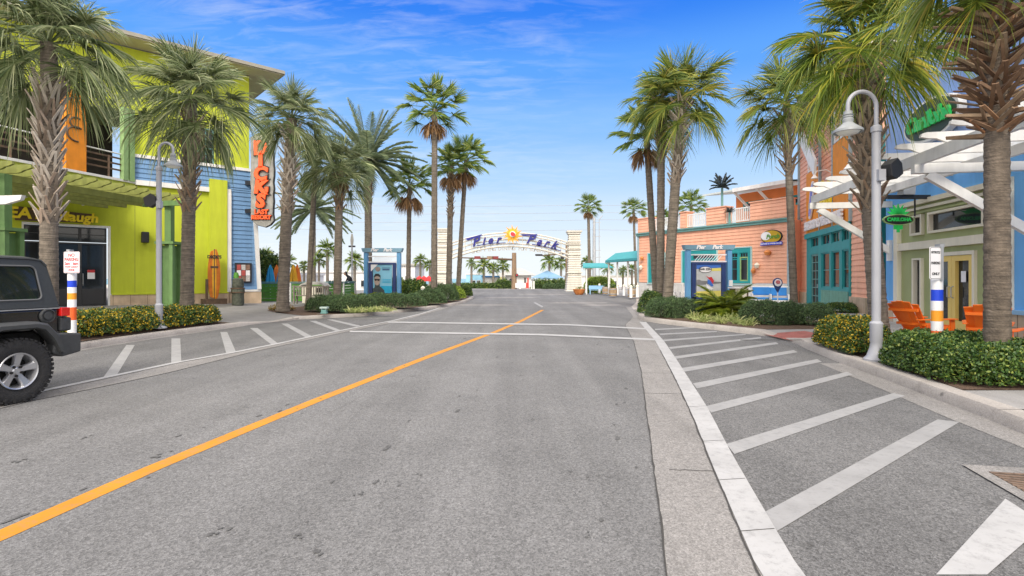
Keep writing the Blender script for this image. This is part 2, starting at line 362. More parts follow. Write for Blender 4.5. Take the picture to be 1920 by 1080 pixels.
M.fgreen = mat('green_fence', (.10, .30, .035), .7, .1, 3, streak=.2)
M.tyre = mat('tyre_rubber', (.022, .022, .023), .85, .25, 12, bump=.6, bscale=60); M.alloy = mat('alloy', (.52, .53, .55), .32, .05, 5, metal=.75)
M.jbody = mat('black_car_paint', (.008, .009, .010), .18, .1, 3, spec=.6, coat=1); M.jtop = mat('charcoal_hardtop', (.035, .04, .042), .5, .12, 30, bump=.15, bscale=200); M.jplas = mat('grey_plastic', (.045, .048, .05), .65, .12, 20, bump=.2, bscale=150)
M.jglass = mat('tinted_glass', (.012, .016, .018), .03, 0, spec=.9); M.chrome = mat('chrome', (.6, .6, .62), .15, 0, metal=1); M.redl = mat('red_lens', (.60, .012, .01), .2, 0, coat=1); M.wellm = mat('wheel_well', (.008, .008, .008), .95, 0)
M.teal2 = mat('turquoise', (.10, .42, .62), .6, .05)
M.bluef = mat('bench_blue', (.02, .20, .55), .6, .1); M.umb = {k: mat('canopy_' + k, c, .8, .1) for k, c in dict(blue=(.02, .28, .55), orange=(.75, .20, .03), yellow=(.80, .42, .03), red=(.55, .03, .03)).items()}
M.terra = mat('terracotta', (.62, .22, .06), .7, .25, 3); M.skin = mat('skin', (.42, .25, .17), .6, .05); M.cloth = mat('dark_clothing', (.02, .022, .03), .9, .2, 20)
M.bgwhite = mat('pale_building', (.70, .69, .68), .8, .06, .5); M.bgblue = mat('pale_blue_building', (.30, .56, .72), .8, .05, .5); M.bggrey = mat('shingle_grey', (.42, .41, .38), .85, .1, 2); M.bgbluedk = mat('blue_stripe', (.04, .22, .55), .7, .05); M.tent = mat('blue_canopy', (.18, .32, .48), .7, .08, .5); M.seat = mat('barrel_wood', (.42, .29, .17), .8, .2, 5, streak=.3)
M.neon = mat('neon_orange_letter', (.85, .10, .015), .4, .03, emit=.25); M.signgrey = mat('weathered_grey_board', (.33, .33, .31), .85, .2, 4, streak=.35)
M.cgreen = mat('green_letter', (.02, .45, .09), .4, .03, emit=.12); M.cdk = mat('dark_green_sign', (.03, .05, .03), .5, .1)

# ------------------------------------------------------------------ text
def text_mb(s, size, ext=.01, shear=0, bold=0.0, align='CENTER', sx=1.0):
    cu = bpy.data.curves.new('txt', 'FONT'); cu.body = s; cu.size = size; cu.extrude = ext; cu.shear = shear; cu.offset = bold; cu.align_x = align; cu.align_y = 'CENTER'; cu.resolution_u = 3
    o = bpy.data.objects.new('txt', cu); C.objects.link(o)
    dg = bpy.context.evaluated_depsgraph_get(); me = bpy.data.meshes.new_from_object(o.evaluated_get(dg))
    mb = MB()
    # text lies in XY, rotate to XZ facing -y
    mb.v = [(v.co.x * sx, -v.co.z, v.co.y) for v in me.vertices]; mb.f = [tuple(p.vertices) for p in me.polygons]
    bpy.data.objects.remove(o); bpy.data.curves.remove(cu); bpy.data.meshes.remove(me)
    return mb
def put(mb, mt):
    mb.v = [tuple(mt @ Vector(p)) for p in mb.v]; return mb
def merge(a, b): o = len(a.v); a.v += b.v; a.f += [tuple(i + o for i in f) for f in b.f]; return a
def T(x, y, z): return Matrix.Translation((x, y, z))
def RX(a): return Matrix.Rotation(a, 4, 'X')
def RY(a): return Matrix.Rotation(a, 4, 'Y')
def RZ(a): return Matrix.Rotation(a, 4, 'Z')
# ------------------------------------------------------------------ ground
def gl(x, y):      # left plaza height
    a = min(max((-x - 9.6) / 4.5, 0), 1) * .30
    if y > 30: a *= max(0, 1 - (y - 30) / 15)
    return .13 + a
GR = .15           # right plaza height
g = MB(); g.add([(-900, -30, -.45), (900, -30, -.45), (900, 1500, -.45), (-900, 1500, -.45)], [(0, 1, 2, 3)]); struct('ground', g, M.sand)
g = MB(); g.add([(-1500, 175, -.40), (1500, 175, -.40), (1500, 2500, -.40), (-1500, 2500, -.40)], [(0, 1, 2, 3)]); struct('sea', g, M.water)
g = MB()
g.box(-70, 70, -12, 78, -.5, 0)
struct('road', g, M.road)
g = MB(); g.box(-70, 70, 78.02, 150, -.6, .02); struct('beach_terrace', g, M.walk)
def ribbon(L1, L2, z):
    m = MB(); n = len(L1); m.v = [(p[0], p[1], z) for p in L1] + [(p[0], p[1], z) for p in L2]
    m.f = [(i, i + n, i + n + 1, i + 1) for i in range(n - 1)]; return m
def xat(line, y):
    for (x0, y0), (x1, y1) in zip(line, line[1:]):
        if y0 <= y <= y1: return x0 + (x1 - x0) * (y - y0) / (y1 - y0)
    return line[0][0] if y < line[0][1] else line[-1][0]
def pl(pts): return [tuple(G(*p)[:2]) for p in pts]
gutL = [(.15, 0.0), (.25, .5)] + pl([(1249, 1080), (1241, 990), (1231, 925), (1220.8, 835.6), (1208.6, 746), (1202.5, 697), (1188, 640), (1171.7, 610)]) + [(5.05, 22.2), (6.4, 30), (8.2, 36), (9.4, 43)]
whL = [(1.02, 0.0)] + pl([(1424.6, 1080), (1371.6, 958), (1335, 872), (1298, 778.6), (1263.6, 705), (1229, 640), (1197.8, 602.7)])
whR = [(1.24, 0.0)] + pl([(1504, 1080), (1434.8, 962), (1371.6, 852), (1326.8, 766), (1269.7, 676.7), (1245, 640), (1209.7, 602.7)])
curbR = [(4.6, -6), (4.75, 0), (5.0, 3.5), (5.24, 5.46), (5.41, 6.1), (5.56, 6.87), (5.83, 8.12), (6.17, 9.94), (6.62, 11.94), (6.95, 13.0), (7.1, 14.2), (6.95, 15.1), (6.6, 15.8), (5.86, 17.3), (5.2, 18.9), (4.95, 20.0), (5.0, 21.2), (5.35, 22.6), (6.7, 30), (8.4, 36), (10, 43), (10, 48), (8.8, 62), (8.8, 68), (30, 70)]
curbL = [(-10.6, -6), (-10.4, 3), (-9.85, 9), (-9.7, 12), (-9.6, 14.5), (-9.05, 18.2), (-8.3, 20.8), (-7.4, 21.4), (-6.27, 22.5), (-4.5, 27.1), (-3.5, 31), (-3.1, 35), (-3.0, 40), (-3.15, 44), (-4.0, 52), (-5.2, 61), (-9, 64), (-30, 66)]
# parking lane on the right and left, drawn as sheets
ys = [0, 1, 2.9, 4, 6, 8, 10, 12, 14, 16, 18, 19.6]
struct('parking_lane', merge(ribbon([(xat(whR, y), y) for y in ys], [(xat(curbR, y) + .02, y) for y in ys], .004),
       ribbon([(xat(curbL, y) - .02, y) for y in [0, 4, 6, 8, 10, 12, 14, 16, 18, 20, 21.3]], [(x_, y) for x_, y in [(-6.3, 0), (-6.3, 4), (-6.45, 6), (-6.5, 8), (-6.25, 10), (-5.8, 12), (-5.45, 14), (-5.2, 16), (-4.85, 18), (-4.4, 20), (-4.2, 21.3)]], .004)), M.park)
yy = [i * .5 for i in range(0, 61)]
struct('gutter', ribbon([(xat(gutL, y), y) for y in yy], [(min(xat(whL, y), xat(curbR, y) + .01) if y < 19.8 else xat(curbR, y) + .01, y) for y in yy], .008), M.gutter)
lw = [(84, 735), (219, 706), (339, 680), (441, 662), (521, 646), (634, 622), (700, 609), (740, 601.7), (800, 586.7), (850, 569.5)]
lgb = [(0, 764), (157, 733), (313, 700), (474, 660), (634, 625.8)]
LW = [(-6.6, 0), (-6.62, 6)] + pl(lw); LG = [(-6.3, 0), (-6.33, 6)] + pl(lgb) + [(-4.35, 19), (-4.0, 22), (-3.7, 26), (-3.3, 31)]
yl = [0, 3, 5, 6, 7, 7.8, 9, 10, 11.5, 13, 15, 16, 17, 18, 19, 20, 22, 24, 27, 30]
struct('gutter', ribbon([(xat(LW, y), y) for y in yl], [(max(xat(LG, y), xat(LW, y) + .12), y) for y in yl], .008), M.gutter)
m = ribbon([(xat(LW, y) - .13, y) for y in yl], [(xat(LW, y), y) for y in yl], .013)
# right solid white line
merge(m, ribbon([(xat(whL, y), y) for y in yy if y < 19.8], [(xat(whR, y), y) for y in yy if y < 19.8], .013))
struct('white_line', m, M.wline)
# narrow concrete along kerbs
m = ribbon([(xat(curbR, y) - .42, y) for y in ys if y < 12], [(xat(curbR, y) + .01, y) for y in ys if y < 12], .008)
merge(m, ribbon([(xat(curbL, y) - .01, y) for y in yl if y < 18.3], [(xat(curbL, y) + .22, y) for y in yl if y < 18.3], .008))
struct('gutter', m, M.gutter)
# cracks
rng = random.Random(3)
m = MB()
def crack(line, y0, y1, w, z, amp=.012):
    k = []; y = y0
    while y < y1: k.append((xat(line, y) + rng.uniform(-amp, amp), y, w * rng.uniform(.5, 1.3) * (1 + y * .04))); y += .09 + y * .012
    merge(m, ribbon([(a - b / 2, c) for a, c, b in k], [(a + b / 2, c) for a, c, b in k], z))
crack(gutL, .6, 21, .010, .010, .005)
crack([(x - .008, y) for x, y in whL], .6, 12, .012, .0145, .006)
crack([(x + .02, y) for x, y in LW], 6, 22, .014, .0145, .004)
crack([(x + .03, y) for x, y in curbR], 4.0, 12, .012, .0125, .008)
for y in (4.45, 7.4, 9.0, 11.2, 13.4, 16):
    x0, x1 = xat(gutL, y), xat(whL, y); pts = [(x0 + (x1 - x0) * t / 12, y - .05 * (t / 12) + rng.uniform(-.012, .012)) for t in range(3 if y < 5 else 0, 13)]
    merge(m, ribbon([(p[0], p[1] - .006) for p in pts], [(p[0], p[1] + .006) for p in pts], .0105))
for y in (4.2, 3.35, 5.2, 6.6):
    x0, x1 = xat(whL, y), xat(whR, y); merge(m, ribbon([(x0, y - .004), (x1, y + .03)], [(x0, y + .004), (x1, y + .038)], .0145))
for (pa, pb, w_) in (((-2.2, 6.2), (-.2, 15.5), .003), ((-4.6, 6.2), (-3.9, 11.5), .003), ((3.4, 4.6), (4.9, 5.3), .003), ((2.6, 7.4), (5.2, 8.6), .003)):
    pts = []; n_ = int(math.hypot(pb[0] - pa[0], pb[1] - pa[1]) / .12); ox = 0
    for i in range(n_ + 1): t = i / n_; ox = ox * .93 + rng.gauss(0, .012); pts.append((pa[0] + (pb[0] - pa[0]) * t + ox, pa[1] + (pb[1] - pa[1]) * t + rng.gauss(0, .008)))
    seg = 0
    while seg < n_ - 4:
        ln_ = rng.randint(4, 16); q_ = pts[seg:seg + ln_]
        if len(q_) > 1: merge(m, ribbon([(p[0] - w_ * rng.uniform(.2, .7), p[1]) for p in q_], [(p[0] + w_ * rng.uniform(.2, .7), p[1]) for p in q_], .0058))
        seg += ln_ + rng.randint(0, 7)
struct('pavement_crack', m, M.crack)
# parking stripes
def strip4(m, pts, z=.0085): m.poly([(*G(*p)[:2], z) for p in pts])
m = MB()
for q in [[(237, 647.5), (253, 647.5), (217, 707.5), (193, 709.5)], [(321.5, 635), (338, 635), (340, 680), (321, 684)], [(413, 623), (426, 623), (443, 661.5), (424.7, 665)], [(468.5, 615.5), (483, 615.5), (522, 645), (510, 647.5)], [(527, 607), (539.5, 607), (587, 632), (576, 634.7)], [(580, 602), (592, 602), (640, 620), (632, 622)], [(612, 599.4), (624, 599.4), (676, 611), (668, 613)]]: strip4(m, q)
for q in [[(1227.5, 617), (1306, 613.5), (1306, 615.3), (1228.5, 619.5)], [(1236, 626), (1344, 621), (1344, 623), (1238, 628.5)], [(1243, 637.3), (1398, 626.3), (1398, 628.6), (1246, 640.4)], [(1254, 651.5), (1426, 632.2), (1428, 635.2), (1257, 655)], [(1263, 669), (1455, 642), (1460, 645.5), (1268, 673.5)], [(1277, 691), (1488, 657), (1496, 661), (1284, 698)], [(1299, 720), (1532, 674), (1541, 679), (1307, 729.5)], [(1322, 763), (1588, 698), (1599, 703), (1334, 775)], [(1362, 834), (1675, 738), (1697, 743), (1377, 853)], [(1434, 962), (1758, 787.5), (1799, 792.6), (1457, 998)]]: strip4(m, q)
struct('parking_stripe', m, M.wline2)
m = MB(); strip4(m, [(1755, 1080), (1885, 937), (1960, 985), (1851, 1080)]); struct('parking_stripe', m, M.wline)
m = MB(); strip4(m, [(727, 603.3), (1067, 608.3), (1212, 615.8), (1212, 618.2), (1067, 610.8), (727, 605.5)], .0112); strip4(m, [(657, 620.8), (1016, 626.6), (1228, 635.8), (1230, 639), (1016, 629.6), (655, 623.4)], .0112)
struct('crosswalk_line', m, M.wline)
yel = [(-4.0, -1.0)] + pl([(0, 1005), (300, 872), (600, 748), (800, 670), (930, 622), (975, 603), (1018, 581)])
yh = [-1, 0, 1, 2, 3.3, 4.5, 5.7, 7, 9, 11, 13, 16, 19.8, 23, 27]
m = ribbon([(xat(yel, y) - .085, y) for y in yh], [(xat(yel, y) + .085, y) for y in yh], .003); struct('centre_line', m, M.yline)
m = MB(); 
for q in [[(1000, 568), (1004, 567), (1019, 575), (1016, 577)]]: strip4(m, q, .012)
struct('road_arrow', m, M.wline2)
m = MB(); 
for (cx, cy, rx, ry) in [(905, 572, 60, 2.2), (1080, 568, 70, 1.5), (960, 558, 50, 1.2), (1130, 572, 40, 2), (1020, 552, 60, .8)]:
    c = [(cx + rx * cos(t) * rng.uniform(.8, 1.1), cy + ry * sin(t) * rng.uniform(.8, 1.1)) for t in [i * pi / 9 for i in range(18)]]; strip4(m, c, .004)
struct('pale_road_patch', m, M.gutter)
m = MB()
for (cx, cy, rx, ry) in [(1190, 1, 0, 0)]: pass
for (px, py, rr) in [(1518, 1025, .05), (1855, 946, .07), (1812, 925, .045), (1459, 928, .03), (1398, 676, .22), (1440, 676, .12), (711, 906, .045), (302, 855, .06), (382, 802, .02), (1577, 750, .07), (1585, 705, .08), (1070, 884, .025), (405, 996, .05), (555, 1006, .035), (675, 928, .04), (749, 907, .04), (790, 890, .03), (32, 867, .05), (160, 820, .05), (600, 1036, .05), (860, 743, .035), (1345, 830, .025), (1420, 808, .03), (1052, 795, .02), (1000, 786, .03), (1100, 1000, .03), (1340, 600 + 12, .25)]:
    c = G(px, py)
    for q_ in range(5):
        a_, b2_ = rng.gauss(0, rr * .5), rng.gauss(0, rr * .7); r2 = rr * rng.uniform(.12, .42)
        m.poly([(c.x + a_ + r2 * rng.uniform(.4, 1.3) * cos(t), c.y + b2_ + r2 * 1.3 * rng.uniform(.4, 1.4) * sin(t), .0052 + q_ * .0003) for t in [i * pi / 5 for i in range(10)]])
for k in range(90):   # tar specks in the lanes, dragged along the wheel tracks
    y = rng.uniform(3.5, 18); lane = rng.choice([-1.1, -3.0, .9]) ; x = lane + (y - 5) * .2 + rng.gauss(0, .22); rr = rng.uniform(.008, .03); ln = rng.uniform(1, 4)
    m.poly([(x + rr * cos(t) * rng.uniform(.6, 1.2) + rr * ln * sin(t) * .2, y + rr * ln * sin(t), .0052) for t in [i * pi / 4 for i in range(8)]])
struct('road_stain', m, M.oil)
# sidewalks with real kerbs
def rows(curb, side, zf, hc, offs, yexc=None):
    top = MB(); kb = MB(); fine = []
    for (a, b) in zip(curb, curb[1:]):
        n = max(1, int(math.hypot(b[0] - a[0], b[1] - a[1]) / 1.0))
        for i in range(n): fine.append((a[0] + (b[0] - a[0]) * i / n, a[1] + (b[1] - a[1]) * i / n))
    fine.append(curb[-1]); W = .27; nv = []
    for i, p in enumerate(fine):
        a = fine[max(0, i - 1)]; b = fine[min(len(fine) - 1, i + 1)]; d = Vector((b[0] - a[0], b[1] - a[1])).normalized(); n_ = Vector((d.y, -d.x)) * side; nv.append(n_)
    ins = [(p[0] + n_.x * W, p[1] + n_.y * W) for p, n_ in zip(fine, nv)]; bev = [(p[0] + n_.x * .04, p[1] + n_.y * .04) for p, n_ in zip(fine, nv)]
    v = []
    for p, q, r in zip(fine, bev, ins):
        h = hc(p[1]); v += [(p[0], p[1], -.02), (p[0] + (q[0] - p[0]) * .3, p[1] + (q[1] - p[1]) * .3, h * .7), (q[0], q[1], h), (r[0], r[1], h), (r[0], r[1], h - .02 if h < .05 else h - .05)]
    f = []
    for i in range(len(fine) - 1):
        for k in range(4): f.append((i * 5 + k, (i + 1) * 5 + k, (i + 1) * 5 + k + 1, i * 5 + k + 1))
    kb.add(v, f)
    v = []; f = []; nO = len(offs)
    for r in ins:
        for o in offs:
            x = r[0] + side * o; h = hc(r[1]) - .012
            t = min(1, o / 1.5); v.append((x, r[1], h * (1 - t) + zf(x, r[1]) * t))
    for i in range(len(ins) - 1):
        for k in range(nO - 1): f.append((i * nO + k, (i + 1) * nO + k, (i + 1) * nO + k + 1, i * nO + k + 1))
    top.add(v, f); return top, kb
def hcL(y): return .02 if 18.8 < y < 20.2 or y > 50 else (.13 if y < 18.2 or y > 20.8 else .02 + .11 * min(1, abs(y - 19.5) / .7 - 1 if abs(y - 19.5) > .7 else 0))
def hcR(y): return .02 if 13.0 < y < 14.6 or y > 26 else .15
t_, k_ = rows(curbL, -1, gl, hcL, [0, .8, 1.5, 3, 5, 8, 14, 30, 60]); struct('left_plaza', t_, M.plaza, True); struct('kerb', k_, M.conc, True)
t_, k_ = rows(curbR, 1, lambda x, y: GR, hcR, [0, .8, 1.5, 3, 8, 20, 60]); struct('sidewalk', t_, M.walk, True); struct('kerb', k_, M.conc, True)
m = MB(); m.poly([(7.0, 12.95, .04), (7.15, 14.3, .04), (7.9, 14.2, .10), (7.75, 12.9, .10)]); m2 = MB(); m2.poly([(6.98, 12.9, .045), (7.0, 14.95, .045), (8.0, 14.6, .165), (7.95, 12.7, .165)]); struct('red_tactile_pad', m2, M.red_pad)
# expansion joints on the near right sidewalk
m = MB()
for y in (4.2, 5.9, 12.6): m.box(5.4, 30, y, y + .012, GR - .01, GR + .0015)
struct('sidewalk_joint', m, M.crack)
# planting beds (mulch)
def bed(pts, z, mt=M.mulch):
    m = MB(); n = len(pts); cx = sum(p[0] for p in pts) / n; cy = sum(p[1] for p in pts) / n
    zz = (lambda x, y: gl(x, y) - (.008 if x > -10.2 or y > 20 else -.012)) if z > .19 else (lambda x, y: z - .006)
    v = [(p[0], p[1], zz(*p)) for p in pts] + [(cx, cy, zz(cx, cy) + .05)]; m.add(v, [(i, (i + 1) % n, n) for i in range(n)]); struct('planting_bed', m, mt)
bed([(xat(curbR, y) + .29, y) for y in (6.95, 7.5, 8.5, 9.5, 10.5, 11.6, 12.2)] + [(8.3, 12.4), (8.5, 10.5), (8.4, 8), (8.1, 6.9)], .158)
bed([(xat(curbR, y) + .29, y) for y in (15.2, 15.8, 16.6, 17.5, 18.9, 20, 21, 22.4)] + [(6.6, 24), (8.5, 22.5), (10.5, 18.5), (10.6, 15.3)], .158)
bed([(xat(curbL, y) - .29, y) for y in (12.2, 13, 14.5, 16, 17.8)] + [(-11, 18.1), (-12.3, 15.5), (-12.9, 12.5)], .20)
bed([(-10.9, 23.3), (-8.3, 21.15), (-7.4, 21.75), (-6.4, 22.8), (-4.75, 27.2), (-3.75, 31), (-3.35, 35), (-3.3, 40), (-3.5, 44), (-5, 46), (-8.5, 40), (-10.5, 30)], .215)
# storm drain
dr = thing('storm_drain', 'rusty slotted storm drain in a pale concrete frame at the right kerb', 'storm drain', tuple(G(1880, 905)))
c4 = [G(1800, 874), G(1990, 884), G(2080, 985), G(1930, 945)]; c4 = [G(1803, 874), G(1985, 884), G(2150, 1000), G(1925, 945)]
cc = sum(c4, Vector()) / 4; inn = [cc + (p - cc) * .62 for p in c4]
m = MB(Matrix.Translation(-dr.location)); 
for i in range(4): j = (i + 1) % 4; m.poly([(*c4[i][:2], .016), (*c4[j][:2], .016), (*inn[j][:2], .016), (*inn[i][:2], .016)])
m.build('frame', M.gutter, dr)
m = MB(Matrix.Translation(-dr.location)); m.poly([(*p[:2], .0155) for p in inn]); m.build('pit', M.dark, dr)
m = MB(Matrix.Translation(-dr.location)); a, b, c_, d_ = inn
for t in [i / 9 for i in range(10)]: m.bar(Vector((*a.lerp(d_, t)[:2], .018)), Vector((*b.lerp(c_, t)[:2], .018)), .025, .01)
m.build('grate', mat('rusty_iron', (.16, .11, .08), .8, .4, 20), dr)
# ------------------------------------------------------------------ vegetation generators
def leaflet(mb, p, d, L, w, droop, side, n=3, twist=0.0):
    """narrow strip from p along d, sagging under its own weight"""
    a = d.cross(side)
    if a.length < 1e-3: a = d.cross(Vector((0, 0, 1)))
    a = d.cross(a).normalized()
    a = (a * cos(twist) + d.cross(a) * sin(twist)).normalized()
    v = []; 
    for i in range(n):
        t = i / n; c = p + d * (L * t) + Vector((0, 0, -droop * L * t ** 2.4)); ww = w * (.62 + .45 * sin(pi * min(1, t * .8 + .2))) * .5
        v += [c - a * ww, c + a * ww]
    t = 1; v.append(p + d * L * (1 - .12 * droop) + Vector((0, 0, -droop * L)))
    f = [(2 * i, 2 * i + 1, 2 * i + 3, 2 * i + 2) for i in range(n - 1)] + [(2 * n - 2, 2 * n - 1, 2 * n)]
    mb.add(v, f)
def fan(mb, rng, az, el, pet, bl, nl, droop, spread=125, w=.035, pw=.035, seg=3, fold=.25, arch=.35):
    d = Vector((cos(az) * cos(el), sin(az) * cos(el), sin(el)))
    pts = []; p = Vector((0, 0, 0)) + d * .08; dd = d.copy(); n = 4
    for i in range(n + 1):
        pts.append(p.copy()); p = p + dd * (pet / n); dd = (dd + Vector((0, 0, -arch / n))).normalized()
    mb.tube(pts, [pw * .6, pw * .5, pw * .4, pw * .35, pw * .3], 3, False)
    H = pts[-1]; D = dd; S = D.cross(Vector((0, 0, 1)))
    S = S.normalized() if S.length > .05 else Vector((-sin(az), cos(az), 0)); U = S.cross(D).normalized()
    roll = rng.uniform(-.5, .5); S, U = S * cos(roll) + U * sin(roll), U * cos(roll) - S * sin(roll)
    for i in range(nl):
        a = R(-spread + 2 * spread * (i + .5) / nl + rng.uniform(-2, 2))
        ld = (D * cos(a) + S * sin(a) + U * (fold * abs(sin(a)) + rng.uniform(-.05, .05))).normalized()
        LL = bl * (.72 + .28 * cos(a * .7)) * rng.uniform(.88, 1.08)
        leaflet(mb, H + D * (.10 * cos(a) * bl), ld, LL, w * rng.uniform(.8, 1.15), droop * rng.uniform(.55, 1.5) * (.55 + .45 * abs(ld.x * ld.x + ld.y * ld.y)), U, seg, rng.uniform(-.5, .5))
    # fused heart of the blade
    vs = [H] ; k = 12
    for i in range(k + 1):
        a = R(-spread + 2 * spread * i / k); ld = (D * cos(a) + S * sin(a) + U * fold * abs(sin(a))).normalized(); vs.append(H + D * (.10 * cos(a) * bl) + ld * bl * (.17 if i % 2 else .12) + Vector((0, 0, -droop * bl * .02)))
    mb.add(vs, [(0, i, i + 1) for i in range(1, k + 1)])
def crown_sabal(seed, n=36, nl=36, w=.034, droop=.55, lo=-55, hi=82, pet=1.05, bl=.95, seg=3, one=None):
    rng = random.Random(seed); mb = MB()
    for i in range(n):
        t = (i + .5) / n; el = R(hi + (lo - hi) * t ** 1.15 + rng.uniform(-11, 11)); az = i * 2.39996 + rng.uniform(-.35, .35)
        fan(mb, rng, az, el, pet * rng.uniform(.6, 1.15) * (.72 + .3 * t), bl * rng.uniform(.88, 1.12), nl, droop * rng.uniform(.7, 1.3) * (.45 + .75 * t), w=w, seg=seg)
    return mb
def crown_wash(seed, n=30, nl=26, w=.045, lo=-25, hi=85, pet=.85, bl=.72):
    rng = random.Random(seed); mb = MB()
    for i in range(n):
        t = (i + .5) / n; el = R(hi + (lo - hi) * t + rng.uniform(-8, 8)); az = i * 2.39996 + rng.uniform(-.3, .3)
        fan(mb, rng, az, el, pet * rng.uniform(.8, 1.1), bl * rng.uniform(.85, 1.1), nl, .16 * rng.uniform(.5, 1.6), spread=105, w=w, fold=.12, arch=.2)
    return mb
def skirt_wash(seed, n=9):
    rng = random.Random(seed); mb = MB()
    for i in range(n):
        az = i * 2.4 + rng.uniform(-.4, .4); fan(mb, rng, az, R(-48 + rng.uniform(-18, 12)), .45, .72, 20, .5, spread=70, w=.05, arch=.9)
    return mb
def crown_date(seed, n=46, L=2.3, lo=-38, hi=82, nl=34, w=.05, arch=.75):
    rng = random.Random(seed); mb = MB()
    for i in range(n):
        t = (i + .5) / n; el = R(hi + (lo - hi) * t ** .9 + rng.uniform(-7, 7)); az = i * 2.39996 + rng.uniform(-.25, .25); LL = L * rng.uniform(.85, 1.1)
        d = Vector((cos(az) * cos(el), sin(az) * cos(el), sin(el))); p = Vector((0, 0, 0)); pts = []; ds = []
        for k in range(9): pts.append(p.copy()); ds.append(d.copy()); p = p + d * LL / 8; d = (d + Vector((0, 0, -arch / 8 * (.4 + k * .12)))).normalized()
        mb.tube(pts, [.03 * (1 - k / 10) for k in range(9)], 3, False)
        for j in range(nl):
            u = .12 + .88 * j / nl; k = min(7, int(u * 8)); fr = u * 8 - k; c = pts[k].lerp(pts[k + 1], fr); dd = ds[k]
            S = dd.cross(Vector((0, 0, 1))); S = S.normalized() if S.length > .05 else Vector((-sin(az), cos(az), 0)); U = S.cross(dd)
            for sg in (-1, 1):
                ld = (dd * .75 + S * sg * .75 + U * rng.uniform(.1, .4)).normalized()
                leaflet(mb, c, ld, .42 * (sin(pi * (.18 + .75 * u))) * rng.uniform(.85, 1.1), w, .22, U, 2)
    return mb
def boots_mb(seed, H0, H1, r, L=.32, outw=.75, tang=.5, step=.085, w=.06, xof=lambda z: (0, 0), droopy=0):
    rng = random.Random(seed); mb = MB(); z = H0; i = 0
    while z < H1:
        i += 1; th = i * 2.39996 + rng.uniform(-.15, .15); z += step * rng.uniform(.5, 1.2) * .55; f = (z - H0) / (H1 - H0); ox, oy = xof(z)
        l = L * rng.uniform(.75, 1.25) * (.75 + .45 * f)
        e = Vector((cos(th), sin(th), 0)); tn = Vector((-sin(th), cos(th), 0))
        tip = Vector((ox, oy, z)) + e * (r + l * outw * rng.uniform(.75, 1.2)) + Vector((0, 0, l * (.8 - droopy * rng.uniform(.3, 1)))) + tn * rng.uniform(-.06, .06)
        for sg in (-1, 1):
            b0 = Vector((ox, oy, z - .10)) + e * (r * .80) + tn * sg * r * tang
            mb.bar(b0, tip + tn * sg * w * .25, w * rng.uniform(.8, 1.1), w * .38, up=e, w2=w * rng.uniform(.55, .8), h2=w * .28)
    return mb
def trunk_mb(seed, H, r, dx, dy=0, ring=.07, flare=1.25, curve=0.0, n=16):
    rng = random.Random(seed); pts = []; rs = []; k = max(12, int(H / ring))
    k = min(k, 120)
    for i in range(k + 1):
        t = i / k; s = t + curve * sin(pi * t)
        pts.append((dx * s, dy * s, H * t)); fl = 1 + (flare - 1) * max(0, 1 - t * H / .9) ** 2
        rs.append(r * fl * (1 - .12 * t) * (1 + (.035 if i % 2 else -.02) + rng.uniform(-.02, .02)))
    mb = MB(); mb.tube(pts, rs, n); return mb
CR = {}
def crown_mesh(kind, variant):
    key = (kind, variant)
    if key in CR: return CR[key]
    if kind == 'sabal': mb, mt = crown_sabal(variant, 36, 44, .026, .50), M.frond
    elif kind == 'near': mb, mt = crown_sabal(variant, 40, 56, .025, .62, seg=4), M.frondy
    elif kind == 'nearl': mb, mt = crown_sabal(variant, 44, 56, .024, .66, lo=-60, seg=4), M.frond
    elif kind == 'sabaly': mb, mt = crown_sabal(variant, 36, 44, .027, .42), M.frondy2
    elif kind == 'wash': mb, mt = crown_wash(variant), M.frondw
    elif kind == 'date': mb, mt = crown_date(variant), M.frondd
    elif kind == 'metal': mb, mt = crown_date(variant, 18, 1.6, 5, 80, 16, .12, .7), M.frondk
    else: mb, mt = crown_sabal(variant, 24, 16, .075, .42, -50, 85, .8, .8, 2), M.frondw
    me = bpy.data.meshes.new('crown'); me.from_pydata(mb.v, [], mb.f); me.materials.append(mt); me.update()
    CR[key] = me; return me
